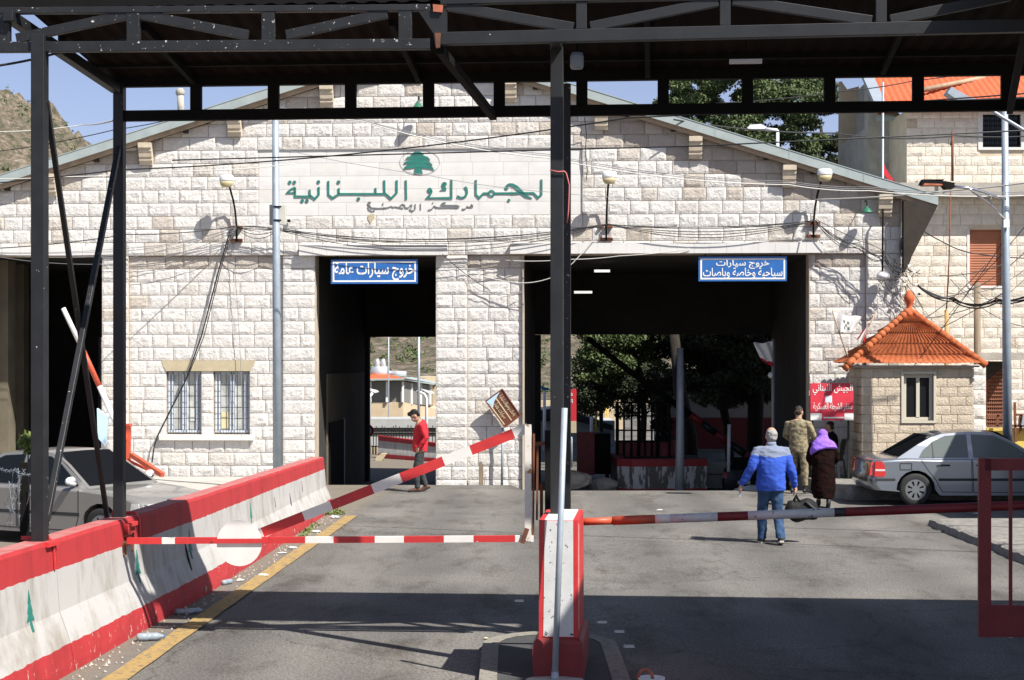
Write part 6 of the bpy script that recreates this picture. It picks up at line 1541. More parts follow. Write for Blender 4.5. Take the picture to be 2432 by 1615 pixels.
# ---- soldier in camouflage, back turned
def soldier():
    p = empty('person', (5.95, 34.1, 0), R(-28), 'soldier in camouflage uniform standing at the gateway corner, back turned', 'person')
    S, N_ = V((0, 0, 1.47)), V((0, .01, 1.56))
    hL, hR = V((-.10, 0, .97)), V((.10, 0, .97)); kL, kR = V((-.12, .03, .53)), V((.12, .02, .53)); aL, aR = V((-.13, -.02, .10)), V((.13, .04, .10))
    sL, sR = V((-.21, 0, 1.46)), V((.21, 0, 1.46)); eL, eR = V((-.29, .02, 1.20)), V((.31, .06, 1.20)); wL, wR = V((-.22, .22, 1.10)), V((.24, .26, 1.14))
    Mh = Matrix.Translation((0, .03, 1.69)) @ Matrix.Rotation(R(-8), 4, 'X')
    m = MB(); head(m, Mh, 1.05); m.tube([(0, 0, 1.44), (0, .01, 1.56), (0, .02, 1.66)], [.08, .066, .064], 12); torso(m, (0, 0, 1.0), S, N_)
    for a, b, c in ((sL, eL, wL), (sR, eR, wR)): limb(m, [a, a.lerp(b, .5), b, b.lerp(c, .35), c], [.055, .05, .042, .042, .027])
    for a, b, c in ((hL, kL, aL), (hR, kR, aR)): limb(m, [a, a.lerp(b, .5), b, b.lerp(c, .3), c], [.09, .075, .056, .056, .036])
    hand(m, wL, (.5, .8, .1), 1, .5, 1, (.3, 0, 1)); hand(m, wR, (-.5, .8, .1), -1, .5, 1, (-.3, 0, 1)); fuse(m, 'body', 'skin', p, .012, 3, local=True)
    m = MB(); h_ = MB(); ball(h_, (0, -.018, .045), .080, .096, .085); ball(h_, (0, -.05, -.01), .070, .055, .06); m.add([Mh @ (q * 1.05) for q in h_.v], h_.f, True); fuse(m, 'hair', 'hair_dark', p, .012, 3, local=True)
    m = MB(); torso(m, (0, 0, .95), S, N_, wid=1.14, bel=1.2, ex=.012); m.tube([(0, .01, 1.57), (0, 0, 1.48)], [.074, .09], 14)
    for a, b, c in ((sL, eL, wL), (sR, eR, wR)): limb(m, [a * .92 + V((0, 0, .11)), a, a.lerp(b, .5), b, b.lerp(c, .45), c], [.082, .085, .076, .068, .062, .05])
    fuse(m, 'jacket', 'camo', p, .014, 3, local=True)
    m = MB(); m.tube([(0, 0, .90), (0, 0, 1.03)], [(.17, .13), (.165, .125)], 16, up=(0, 1, 0))
    for a, b, c in ((hL, kL, aL), (hR, kR, aR)): limb(m, [a + V((0, 0, .05)), a, a.lerp(b, .4), b, b.lerp(c, .35), c + V((0, 0, .06))], [.11, .11, .10, .084, .082, .062], 12)
    fuse(m, 'trousers', 'camo', p, .014, 3, local=True)
    for a, y in ((aL, .2), (aR, -.2)): m = MB(); shoe(m, a, y); limb(m, [a + V((0, 0, .12)), a], [.055, .05]); fuse(m, 'boot', 'shoe_black', p, .011, 2, local=True)
soldier()
# ---- woman in purple headscarf and long dark dress
def woman():
    p = empty('person', (5.86, 30.9, 0), R(-6), 'woman in purple headscarf and long dark patterned dress', 'person')
    S, N_ = V((0, .10, 1.20)), V((0, .16, 1.28))
    Mh = Matrix.Translation((0, .21, 1.335)) @ Matrix.Rotation(R(-14), 4, 'X')
    sL, sR = V((-.18, .10, 1.18)), V((.18, .10, 1.18)); eL, eR = V((-.26, .10, .92)), V((.26, .14, .92)); wL, wR = V((-.20, .28, .80)), V((.22, .30, .82))
    m = MB(); head(m, Mh, .98); m.tube([(0, .09, 1.16), (0, .15, 1.26), (0, .19, 1.32)], [.07, .055, .055], 10); torso(m, (0, 0, .80), S, N_, wid=.95)
    for a, b, c in ((sL, eL, wL), (sR, eR, wR)): limb(m, [a, b, c], [.05, .04, .027])
    for x, y in ((-.08, .14), (.08, -.14)): limb(m, [(x, 0, .80), (x, y * .5, .45), (x, y, .09)], [.09, .06, .036])
    hand(m, wL, (.2, .8, -.4), 1, .4, .95, (.3, 0, 1)); hand(m, wR, (-.2, .8, -.4), -1, .4, .95, (-.3, 0, 1)); fuse(m, 'body', 'skin', p, .012, 3, local=True)
    m = MB(); pts = [(0, .10, 1.22), (0, .07, 1.10), (0, .03, .90), (0, .01, .62), (0, 0, .35), (0, .0, .17)]
    m.tube(pts, [(.13, .10), (.205, .15), (.215, .18), (.225, .20), (.235, .24), (.19, .25)], 18, up=(0, 1, 0))
    for a, b, c in ((sL, eL, wL), (sR, eR, wR)): limb(m, [a * .9 + V((0, 0, .12)), a, b, c], [.08, .085, .075, .06])
    d = fuse(m, 'dress', 'dress', p, .015, 3, local=True)
    m = MB(); h_ = MB(); ball(h_, (0, -.02, .02), .105, .125, .115); m.add([Mh @ q for q in h_.v], h_.f, True)
    m.tube([(0, .19, 1.33), (0, .15, 1.25), (0, .09, 1.19), (.01, .05, 1.08), (.02, .03, 1.04)], [(.10, .10), (.14, .13), (.225, .17), (.27, .19), (.268, .185)], 18, up=(0, 1, 0))
    fuse(m, 'headscarf', 'purple', p, .013, 3, local=True)
    for x, y, pt in ((-.08, .14, 0), (.08, -.16, R(-25))): m = MB(); shoe(m, V((x, y, .09 if pt == 0 else .12)), 0, pt); fuse(m, 'shoe', 'shoe_black', p, .011, 2, local=True)
woman()
# ---- seated man on a plastic chair
cx_, cy_, cz_ = 6.80, 35.2, .26
def seated():
    p = empty('person', (cx_, cy_, cz_), R(62), 'seated man in black jacket beside the hut looking left', 'person')
    S, N_ = V((0, -.06, 1.00)), V((0, -.03, 1.10))
    hL, hR = V((-.10, -.05, .50)), V((.10, -.05, .50)); kL, kR = V((-.14, .40, .52)), V((.14, .40, .52)); aL, aR = V((-.14, .44, .09)), V((.14, .36, .09))
    sL, sR = V((-.20, -.06, .99)), V((.20, -.06, .99)); eL, eR = V((-.27, .06, .74)), V((.27, .06, .74)); wL, wR = V((-.14, .32, .64)), V((.14, .32, .64))
    Mh = Matrix.Translation((0, 0, 1.235)) @ Matrix.Rotation(R(12), 4, 'Z')
    m = MB(); head(m, Mh, 1.05); m.tube([(0, -.06, .98), (0, -.04, 1.09), (0, -.01, 1.20)], [.075, .06, .06], 12); torso(m, (0, -.05, .55), S, N_)
    for a, b, c in ((sL, eL, wL), (sR, eR, wR)): limb(m, [a, b, c], [.052, .042, .027])
    for a, b, c in ((hL, kL, aL), (hR, kR, aR)): limb(m, [a, b, c], [.085, .058, .036])
    hand(m, wL, (.3, .9, -.3), 1, .4, 1, (0, 0, 1)); hand(m, wR, (-.3, .9, -.3), -1, .4, 1, (0, 0, 1)); fuse(m, 'body', 'skin', p, .012, 3, local=True)
    m = MB(); h_ = MB(); ball(h_, (0, -.02, .05), .082, .098, .088); ball(h_, (0, -.052, -.01), .073, .057, .068); m.add([Mh @ (q * 1.05) for q in h_.v], h_.f, True); fuse(m, 'hair', 'hair_dark', p, .012, 3, local=True)
    m = MB(); torso(m, (0, -.05, .53), S, N_, wid=1.15, bel=1.2, ex=.012); m.tube([(0, -.03, 1.11), (0, -.06, 1.02)], [.07, .09], 12)
    for a, b, c in ((sL, eL, wL), (sR, eR, wR)): limb(m, [a * .9 + V((0, 0, .08)), a, b, c], [.085, .088, .072, .05])
    fuse(m, 'jacket', 'black_cloth', p, .014, 3, local=True)
    m = MB(); m.tube([(0, -.08, .44), (0, -.06, .58)], [(.17, .13), (.165, .125)], 14, up=(0, 1, 0))
    for a, b, c in ((hL, kL, aL), (hR, kR, aR)): limb(m, [a, a.lerp(b, .5), b, b.lerp(c, .4), c], [.11, .10, .082, .075, .06])
    fuse(m, 'trousers', 'trousers', p, .014, 3, local=True)
    for a in (aL, aR): m = MB(); shoe(m, a, 0); fuse(m, 'shoe', 'shoe_black', p, .011, 2, local=True)
seated()
for o_ in COL.objects:
    if o_.get('label', '').startswith('seated man'): o_.scale = (.88, .88, .88)
ch = empty('plastic_chair', (cx_, cy_, cz_), R(62), 'dark plastic chair under the seated man beside the hut', 'chair')
m = MB(); m.box((-.23, -.26, .36), (.23, .22, .39)); m.build('seat', 'plastic_dark', ch, local=True, bevel=.01)
m = MB(); m.grid([[(.23 * t, -.26 - .10 * j / 4 + .03 * t * t, .39 + .44 * j / 4) for t in (-1, -.5, 0, .5, 1)] for j in range(5)], True); b_ = m.build('backrest', 'plastic_dark', ch, local=True); s_ = b_.modifiers.new('s', 'SOLIDIFY'); s_.thickness = .02
for x in (-1, 1):
    for y in (-.25, .20): m = MB(); m.beam((x * .22, y, .36), (x * .25, y * 1.15, 0), .035, .035, (0, 1, 0)); m.build('leg', 'plastic_dark', ch, local=True)
    m = MB(); m.beam((x * .24, -.28, .60), (x * .24, .16, .58), .04, .025); m.beam((x * .24, .16, .58), (x * .235, .18, .36), .03, .03, (0, 1, 0)); m.build('armrest', 'plastic_dark', ch, local=True)
# ================================================================== TREES
def tree(name, label, base, trunk, boughs, clumps, leaf, per, size, rg, group=None):
    e = empty(name, base, 0, label, 'tree', group)
    m = MB(); m.tube([V(p) for p, r in trunk], [r for p, r in trunk], 10); tk = m.build('trunk', 'bark', e)
    m = MB()
    for b in boughs: m.tube([V(p) for p, r in b], [r for p, r in b], 6)
    if boughs: m.build('bough', 'bark', tk)
    m = MB()
    for c, r in clumps:
        c = V(c)
        for k in range(per):
            d = V((rg.gauss(0, 1), rg.gauss(0, 1), rg.gauss(0, 1)))
            d = d.normalized() * (rg.random() ** .45)
            p = c + V((d.x * r[0], d.y * r[1], d.z * r[2]))
            leafcard(m, p, size * rg.uniform(.6, 1.3), rg)
    m.build('crown', leaf, e, fix=False)
    return e
rg = random.Random(17)
def crown(sx0, sx1, sy0, sy1, Y0, Y1, n, rr, rg, keep=lambda x, y: True):
    out = []
    while len(out) < n:
        x, y = rg.uniform(sx0, sx1), rg.uniform(sy0, sy1)
        if not keep(x, y): continue
        Y = rg.uniform(Y0, Y1); r = rg.uniform(*rr)
        out.append((P(x, y, Y), (r, r, r * .62)))
    return out
# tall pine behind the right roof slope
def k1(x, y):
    t = ((x - 1765) / 205) ** 2 + ((y - 300) / 175) ** 2
    return t < 1 and not (1925 < x and 250 < y < 330) and not (x < 1680 and y > 300 and x < 1600 + (y - 300))
cl = crown(1560, 1985, 120, 470, 52, 55.5, 135, (.3, .62), rg, k1)
b = P(1790, 1130, 53.5)
tree('pine_tree', 'tall green pine rising behind the right roof slope', b, [(b, .28), (P(1800, 800, 53.5), .24), (P(1780, 500, 53.6), .2), (P(1760, 330, 53.5), .12), (P(1640, 170, 53.5), .05)],
     [[(P(1770, 420, 53.5), .1), (P(1860, 330, 53), .06), (P(1930, 280, 53), .03)], [(P(1775, 460, 53.5), .1), (P(1690, 350, 53.8), .06), (P(1640, 200, 53.8), .03)], [(P(1780, 480, 53.5), .09), (P(1850, 440, 53), .04)]], cl, 'leaf', 640, .062, rg)
cl = crown(1900, 1990, 160, 470, 56, 58, 22, (.35, .6), rg, lambda x, y: not (x > 1925 and 265 < y < 330))
b = P(1965, 1130, 57)
tree('pine_tree', 'dark pine branches between the tall pine and the concrete stump', b, [(b, .2), (P(1960, 500, 57), .12), (P(1950, 300, 57), .05)], [], cl, 'leaf_dark', 700, .06, rg)
# low pine seen through the wide gateway, its shade put into darker leaves
def k2(x, y):
    if x < 1520: return y < 985 - abs(x - 1440) * .2 and y > 770 and x > 1372 + max(0, (850 - y)) * .3
    return y < 960 - max(0, x - 1700) * .15
cl = crown(1368, 1850, 740, 985, 52.5, 55, 165, (.35, .66), rg, k2)
lit = lambda c: c[0].x * 3900 / c[0].y + 1216 < 1545 and 858 - (c[0].z - 2.75) * 3900 / c[0].y < 905  # clumps of the same crown whose sunlight is put into a greener leaf colour
b = P(1640, 1150, 50.5)
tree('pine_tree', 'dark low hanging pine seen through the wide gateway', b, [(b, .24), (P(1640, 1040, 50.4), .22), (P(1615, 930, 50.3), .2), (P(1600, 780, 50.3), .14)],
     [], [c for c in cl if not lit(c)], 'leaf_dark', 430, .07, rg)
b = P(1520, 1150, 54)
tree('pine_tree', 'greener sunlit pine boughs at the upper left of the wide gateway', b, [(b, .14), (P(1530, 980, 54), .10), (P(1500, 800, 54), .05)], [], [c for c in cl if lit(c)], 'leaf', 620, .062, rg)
cl = crown(1690, 1880, 760, 930, 56, 58, 26, (.4, .7), rg, lambda x, y: not (1795 < x < 1840 and y < 870))
b = P(1738, 1140, 54)
tree('pine_tree', 'second dark pine with slanting trunk at the right of the wide gateway', b, [(b, .16), (P(1728, 1020, 54), .15), (P(1705, 900, 54), .12)], [[(P(1710, 920, 54), .08), (P(1790, 830, 54), .04)]], cl, 'leaf_dark', 520, .07, rg)
b = P(1575, 1140, 46); cl = [(P(1575 + rg.gauss(0, 9), 1000 + rg.uniform(-50, 55), 46 + rg.gauss(0, .2)), (.22, .22, .22)) for i in range(12)]
tree('small_tree', 'small dark leafy sapling inside the red cage railing', b, [(b, .04), (P(1575, 980, 46), .03)], [], cl, 'leaf_dark', 60, .11, rg)
b = V(P(66, 1130, 16.5)); cl = [(P(68 + rg.gauss(0, 7), 1052 + rg.gauss(0, 8), 19 + rg.gauss(0, .1)), (.08, .08, .08)) for i in range(9)]
e = tree('pine_sapling', 'little bright green pine sprig sticking up beside the left column', P(66, 1180, 19), [(P(66, 1180, 19), .012), (P(67, 1050, 19), .006)], [], cl, 'leaf_bright', 55, .045, rg)
mat('bulk_glass', (0.19, 0.19, 0.175), 0.2, spec=0.3)
# ================================================================== BEYOND THE NARROW GATEWAY
e = empty('terrace_house', P(960, 1060, 78), 0, 'tan house with orange roof and dark glazed upper floor beyond the narrow gateway', 'house')
q = lambda x, y, Y=78: P(x, y, Y)
m = MB(); m.box(tuple(q(860, 1080)), tuple(q(958, 955) + V((0, 5, 0)))); m.prism([q(958, 1080), q(1040, 1080, 82), q(1040, 972, 82), q(958, 955)], (0, 5, 0)); m.box(tuple(q(990, 1010, 84)), tuple(q(1100, 895, 84) + V((0, 4, 0)))); m.build('wall', 'terrace_wall', e)
m = MB(); m.box(tuple(q(878, 955, 78.1)), tuple(q(957, 906, 78.1) + V((0, 4, 0)))); m.prism([q(959, 955, 78.1), q(1022, 965, 81), q(1022, 915, 81), q(959, 906, 78.1)], (0, 3, 0)); g = m.build('glazing', 'bulk_glass', e)
m = MB()
for x in (880, 919, 957): m.beam(q(x, 955, 77.9), q(x, 906, 77.9), .1, .1, (0, 1, 0))
for x, Y in ((978, 79), (1000, 80), (1022, 81)): m.beam(q(x, 960, Y - .1), q(x, 910, Y - .1), .1, .1, (0, 1, 0))
m.build('mullion', 'lamp_white', e)
m = MB(); m.prism([q(860, 904, 77.4), q(958, 902, 77.4), q(1030, 914, 80.5), q(1030, 910, 80.5), q(962, 898, 77.4), q(860, 900, 77.4)], (0, 5, 0)); m.build('eave', 'fascia', e); m = MB(); m.prism([q(858, 900, 77.5), q(960, 898, 77.5), q(915, 887, 80), q(858, 889, 80)], (0, .3, 0)); m.build('roof', 'tile_bright', e)
for i, (x, y, r) in enumerate(((896, 872, .13), (910, 872, .13))): m = MB(); m.lathe([(0, -.5), (r, -.45), (r, .25), (r * .6, .4), (0, .42)], q(x, y, 80), 10); m.build('water_tank', 'tank', e)
m = MB(); m.tube([q(882, 885, 80), q(920, 885, 80)], .32, 12); m.tube([q(924, 887, 80), q(965, 889, 80)], .16, 10); m.build('water_tank', 'tank', e)
for x, y0, Y, r, lab in ((923, 790, 62, .022, 'thin dark mast, left of two, before the tan house'), (994.5, 790, 55, .045, 'pale grey mast in front of the tan house windows')):
    b = P(x, 1085, Y); m = MB(); m.tube([b, P(x, y0 - 30, Y)], r, 8); tag(m.build('mast', 'galv', None, origin=b), lab, 'mast')
for x, y, s, lab in ((884, 935, 1, 'white street light at the left edge of the narrow gateway'), (1016, 938, -1, 'white street light at the right of the narrow gateway')):
    Y = 58; b = P(x + (-6 if s > 0 else -3), 1085, Y); e = empty('street_lamp', b, 0, lab, 'lamp post'); m = MB(); tp = P(x + (-6 if s > 0 else -3), y + 8, Y)
    m.tube([b, tp, tp + V((-.08, 0, .15)), tp + V((-.35, 0, .25))] if s < 0 else [b, tp, tp + V((.1, 0, .15))], .05, 8); m.build('pole', 'lamp_white', e)
    m = MB(); c_ = P(x, y - 8, Y); m.prism([c_ + V((-.25, 0, .1)), c_ + V((.15, 0, 0)), c_ + V((.22, 0, -.06)), c_ + V((.1, 0, -.1)), c_ + V((-.1, 0, 0))], (0, .3, 0)); m.build('lamp_head', 'lamp_white', e)
e = empty('no_entry_sign', P(875, 1120, 50), 0, 'round red rimmed road sign cut off by the gateway edge', 'sign')
m = MB(); disc(m, lambda x, z, d: P(872, 1023, 50) + V((x, -d, z)), (0, 0), .20, .02, 24); bd = m.build('board', 'sign_white', e)
m = MB(); disc(m, lambda x, z, d: P(872, 1023, 50) + V((x, -d - .012, z)), (0, 0), .205, .012, 24, .14); m.build('rim', 'flag_red', bd)
m = MB(); m.tube([P(876, 1125, 50.05), P(876, 1010, 50.05)], .03, 8); m.build('post', 'lamp_white', e)
e = empty('iron_fence', P(955, 1100, 58), 0, 'thin iron bar fence on a pale wall beyond the narrow gateway', 'fence')
m = MB(); m.box(tuple(P(850, 1100, 58.3)), tuple(P(1075, 1060, 58.3) + V((0, .3, 0)))); m.build('wall', 'terrace_wall', e)
m = MB(); rr_2 = random.Random(2)
for i in range(27): x = 872 + i * 7.0; m.beam(P(x, 1098, 58), P(x + rr_2.uniform(-2, 2), 1012 + rr_2.uniform(-3, 8), 58), .03, .03, (0, 1, 0))
m.beam(P(860, 1024, 58.05), P(1075, 1024, 58.05), .03, .06); m.beam(P(860, 1060, 58.05), P(1075, 1060, 58.05), .03, .04); m.build('bars', 'steel', e)
e = empty('parked_truck', P(950, 1060, 60), 0, 'pale lorry trailer with slatted side behind the iron fence', 'trailer')
m = MB(); m.box(tuple(P(840, 1060, 60)), tuple(P(1090, 995, 60) + V((0, 2.4, 0)))); m.build('body', 'bulk_grey', e)
m = MB()
for y in (1016, 1027): m.box(tuple(P(880, y + 4, 59.95)), tuple(P(1085, y, 59.95) + V((0, .04, 0))))
m.build('dark_slat', 'steel_dark', e)
m = MB(); m.box(tuple(P(860, 1085, 60.2)), tuple(P(1080, 1062, 60.2) + V((0, 2, 0)))); m.build('underside', 'bulk_grey', e)
e = empty('concrete_barrier', P(950, 1135, 54), 0, 'slumped red and white barrier beyond the narrow gateway', 'barrier')
m = MB(); m.hh = []
rows = []
for i in range(9):
    t = i / 8; r = []
    for o_, h_ in PROF:
        p0, p1 = P(897, 1128, 56), P(1090, 1126, 53); p = p0.lerp(p1, t); top = .78 - .2 * t
        r.append((p.x + .0, p.y + o_, -.56 + h_ * top)); m.hh.append(h_)
    rows.append(r)
m.grid(rows); m.f.append(list(range(len(PROF)))); m.f.append([8 * len(PROF) + k for k in range(len(PROF))][::-1]); m.m += [0, 0]; m.t += [1, 1]; m.sm += [False] * 2
m.build('block', 'barrier_paint', e)
m = MB(); m.prism([P(882, 1128, 54.5), P(893, 1085, 54.5), P(905, 1078, 54.5), P(918, 1078, 54.5), P(900, 1105, 54.5), P(908, 1128, 54.5)], (0, .5, 0)); m.build('broken_end', 'plaster', e)
# ================================================================== BEYOND THE WIDE GATEWAY
e = empty('white_house', P(1720, 1120, 62), 0, 'low white house with dark red band seen behind the dark pines', 'house')
m = MB(); m.box(tuple(P(1580, 1150, 62)), tuple(P(1880, 885, 62) + V((0, 5, 0)))); m.build('wall', 'house_white', e)
m = MB(); m.box(tuple(P(1590, 1150, 61.9)), tuple(P(1880, 992, 61.9) + V((0, .09, 0)))); m.box(tuple(P(1580, 890, 61.9)), tuple(P(1880, 876, 61.9) + V((0, 1.09, 0)))); m.build('band', 'red_band', e)
for x in (1672, 1690): m = MB(); m.box(tuple(P(x, 955, 61.95)), tuple(P(x + 14, 920, 61.95) + V((0, .05, 0)))); m.build('window', 'glass_dark', e)
e = empty('tan_wall', P(1400, 1060, 80), 0, 'long tan retaining wall below the hillside in the wide gateway', 'wall')
m = MB(); m.box(tuple(P(1250, 1090, 80)), tuple(P(1480, 952, 80) + V((0, 1, 0)))); m.build('wall', 'terrace_wall', e)
e = empty('tin_shed', P(1400, 1100, 66), 0, 'pale tin shed with sloping dark roof beyond the wide gateway', 'shed')
m = MB(); m.box(tuple(P(1270, 1120, 66)), tuple(P(1460, 1000, 66) + V((0, 4, 0)))); m.build('wall', 'bulk_grey', e)
m = MB(); m.prism([P(1280, 975, 65.6), P(1330, 968, 65.6), P(1455, 1010, 65.6), P(1455, 1022, 65.6), P(1330, 990, 65.6), P(1280, 1000, 65.6)], (0, 4, 0)); m.build('roof', 'steel', e)
for x, Y, lab in ((1293, 60, 'blue topped white street light at the left of the wide gateway'), (1404.5, 62, 'blue topped white street light beside the yellow lattice mast')):
    b = P(x, 1090, Y); e = empty('street_lamp', b, 0, lab, 'lamp post'); m = MB(); m.tube([b, P(x, 928, Y)], .055, 8); m.build('pole', 'lamp_white', e)
    m = MB(); m.prism([P(x - 9, 918, Y), P(x + 9, 921, Y), P(x + 15, 927, Y), P(x - 6, 926, Y)], (0, .4, 0)); m.build('lamp_head', 'sign_blue', e)
for x0, x1, y0, y1, Y, lab in ((1407, 1416, 934, 1060, 64, 'yellow lattice mast beyond the wide gateway, the nearer one'), (1438, 1443, 960, 1040, 78, 'small distant yellow lattice mast')):
    m = MB()
    for x in (x0, x1): m.tube([P(x, y1, Y), P(x, y0, Y)], .035, 6)
    n = int((y1 - y0) / 9)
    for i in range(n): a, c = (x0, x1) if i % 2 else (x1, x0); m.tube([P(a, y0 + i * 9, Y), P(c, y0 + i * 9 + 9, Y)], .025, 5)
    tag(m.build('lattice_mast', 'yellow_steel', None, origin=P(x0, y1, Y)), lab, 'mast')
e = empty('red_banner', P(1362, 1030, 50), 0, 'narrow dark red banner sign just right of the middle columns', 'sign')
m = MB(); m.box(tuple(P(1345, 1000, 50)), tuple(P(1369, 924, 50) + V((0, .05, 0)))); m.build('board', 'flag_red', e)
m = MB(); m.box(tuple(P(1345, 1028, 50)), tuple(P(1369, 1000, 50) + V((0, .05, 0)))); m.build('picture_panel', 'plaster', e)
m = MB(); m.tube([P(1357, 1110, 50.1), P(1357, 1000, 50.1)], .04, 6); m.build('post', 'galv', e)
for t, y in (('da', 940), ('pq', 958), ('l', 976)): lettering('lettering', t, 'sign_white', P(1350, y, 49.995), V((1, 0, 0)), V((0, 0, 1)), .13 if len(t) > 1 else .03, .13, e)
e = empty('red_container', P(1408, 1150, 43.5), 0, 'dark red steel cabinet standing open beyond the wide gateway', 'cabinet')
m = MB(); m.box(tuple(P(1370, 1128, 43.5)), tuple(P(1412, 1026, 43.5) + V((0, .05, 0)))); m.build('door', 'red_dark', e)
m = MB(); m.box(tuple(P(1412, 1126, 43.6)), tuple(P(1450, 1030, 43.6) + V((0, .8, 0)))); m.build('box', 'steel_dark', e)
m = MB(); m.tube([P(1392, 1160, 43.6), P(1392, 1126, 43.6)], .05, 6); m.tube([P(1442, 1160, 43.8), P(1442, 1126, 43.8)], .05, 6); m.build('leg', 'steel_dark', e)
# planter kerb with old paint
pb_ = empty('planter_wall', P(1570, 1175, 41), 0, 'low planter wall with flaking red and white paint in the wide gateway', 'planter')
m = MB(); m.hh = []
path = [P(1450, 0, 43.6), P(1456, 0, 42.2), P(1466, 0, 41.2), P(1500, 0, 41), P(1590, 0, 41), P(1680, 0, 41.2)]
zb, zt = -.62, P(0, 1091, 41).z; rows = []
for p in path:
    r = []
    for h_, o_ in ((0, 0), (.12, 0), (.5, 0), (.85, 0), (1, 0), (1, .3), (0, .3)):
        r.append((p.x + (o_ if p.y > 42 else 0), p.y + (o_ if p.y <= 42 else o_ * .3), zb + (zt - zb) * h_)); m.hh.append(h_)
    rows.append(r)
m.grid(rows); m.build('wall', 'barrier_old', pb_)
m = MB(); m.box((path[3].x, 41.3, -.6), (path[-1].x, 44, zt - .06)); m.build('soil', 'wood_dark', pb_)
e = empty('stone_blocks', P(1715, 1175, 42.5), 0, 'stack of two grey concrete blocks beside the planter', 'block')
for k, (y0, y1) in enumerate(((1160, 1128), (1126, 1098))): m = MB(); m.box(tuple(P(1676 + k * 2, y0, 42.5)), tuple(P(1724, y1, 42.5) + V((0, .5, 0)))); m.build('block', 'concrete', e, bevel=.01)
e = empty('cage_railing', P(1535, 1095, 43.2), 0, 'dark red cage railing on the planter, silhouetted against bright ground', 'railing')
m = MB()
for i, x in enumerate((1466, 1482, 1500, 1517, 1532, 1548, 1562, 1590)): m.beam(P(x, 1090, 43.2), P(x, 955, 43.2), .05 if i % 3 else .09, .05, (0, 1, 0))
for y in (956, 988, 1022, 1048): m.beam(P(1466, y, 43.25), P(1592, y, 43.25), .04, .04)
m.build('bars', 'steel_dark', e)
m = MB(); m.box(tuple(P(1464, 1096, 43.3)), tuple(P(1610, 1046, 43.3) + V((0, .06, 0)))); m.build('kick_panel', 'red_dark', e)
e = empty('lamp_pole', P(1615, 1172, 39.6), 0, 'blue grey lamp pole standing before the dark pine in the wide gateway', 'pole')
m = MB(); m.tube([P(1614, 1182, 39.6), P(1615.5, 1000, 39.6), P(1615.5, 826, 39.6)], [.115, .095, .08], 12); m.build('pole', 'galv_pole', e)
b = P(1730, 1120, 41); m = MB(); m.tube([b, P(1732, 1008, 41)], .045, 8); tag(m.build('white_post', 'lamp_white', None, origin=b), 'thin white post left of the man in blue', 'post')
e = empty('raised_boom', P(1790, 1130, 42.8), 0, 'dark boom arm slanting up across the wide gateway', 'boom barrier')
m = MB(); m.tube([P(1395, 803, 42.8), P(1500, 885, 42.8), P(1640, 985, 42.8)], [.07, .08, .09], 8); m.build('arm', 'steel_dark', e)
m = MB(); m.tube([P(1640, 985, 42.8), P(1668, 1005, 42.8)], .095, 8); m.build('red_stripe', 'red_dark', e); m = MB(); m.tube([P(1700, 1028, 42.8), P(1735, 1054, 42.8)], .10, 8); m.build('red_stripe', 'red_dark', e)
m = MB(); m.tube([P(1668, 1005, 42.8), P(1700, 1028, 42.8)], .097, 8); m.tube([P(1735, 1054, 42.8), P(1780, 1086, 42.8)], .10, 8); m.build('arm', 'steel', e)
m = MB(); m.box(tuple(P(1770, 1150, 42.6)), tuple(P(1800, 1075, 42.6) + V((0, .4, 0)))); m.build('cabinet', 'red_dark', e)
e = flag('flag_on_pole', 'pale red and white flag drooping from a grey pole in the wide gateway', P(1837, 1165, 38.5), P(1836.5, 806, 38.5), [P(1836, 812, 38.5), P(1788, 815, 38.5), P(1810, 858, 38.5), P(1836, 872, 38.5)], ['sign_white', 'flag_red', 'grey_box'], lambda j, i: 1 if j >= 5 else 0)
m = MB(); m.tube([P(1837, 1165, 38.6), P(1836.5, 806, 38.6)], .045, 8); m.build('mast', 'galv', e); m = MB(); m.lathe([(0, -.08), (.06, -.05), (.09, .02), (.04, .06), (0, .07)], P(1831, 891, 38.4), 10, 'X'); m.build('spotlight', 'lamp_white', e)
for x, y, s, lab in ((1358, 1140, .35, 'grey rock heap at the left of the wide gateway'), (1434, 1152, .28, 'pale boulder at the foot of the planter')):
    Y = 41 if x > 1400 else 40; m = MB(); c_ = P(x, y, Y); rows = []
    for j in range(9):
        a = math.pi * j / 8; rows.append([c_ + V((s * 1.4 * math.sin(a) * math.cos(t), s * math.sin(a) * math.sin(t), -s * .6 * math.cos(a))) * 1 + V(noise.noise_vector(V((math.cos(t) * math.sin(a) * 2, math.sin(t) * 2, math.cos(a) * 2 + x)))) * s * .25 for t in [2 * math.pi * k / 12 for k in range(13)]])
    m.grid(rows, False); tag(m.build('boulder', 'concrete', None, origin=c_), lab, 'rock')
# ================================================================== CABLES
def FWs(*pts): return [FW(x, y, o) for x, y, o in pts]
cable('overhead_cable', [P(-60, 592, 34), P(300, 557, 35), FW(557, 538, .2)], .011, 'cable', 'black cable running from the left edge to the first gooseneck lamp', .05)
def bundle(name, pts, offs, r, matn, label, sag, cat='cable'):
    m = MB()
    for i, o in enumerate(offs): m.tube(wire([p + V((0, -.02 * i, o[0] if 0 < k < len(pts) - 1 else o[0] * .3)) for k, p in enumerate(pts)], r, [s + o[1] for s in sag], 12), r, 5)
    return tag(m.build(name, matn, None, origin=pts[0]), label, cat)
bundle('cable_bundle', FWs((562, 540, .2), (660, 545, .22), (1440, 533, .2)), [(0, 0), (.03, .06), (-.03, -.08), (.0, .12), (.02, -.03), (-.02, .2)], .008, 'cable', 'sagging bundle of black cables above the narrow gateway', [.02, .33])
bundle('cable_bundle', FWs((1442, 533, .2), (1935, 524, .2)), [(0, 0), (.02, .04), (-.02, .1), (0, .17), (.01, .24)], .009, 'cable', 'bundle of black cables above the wide gateway', [.10])
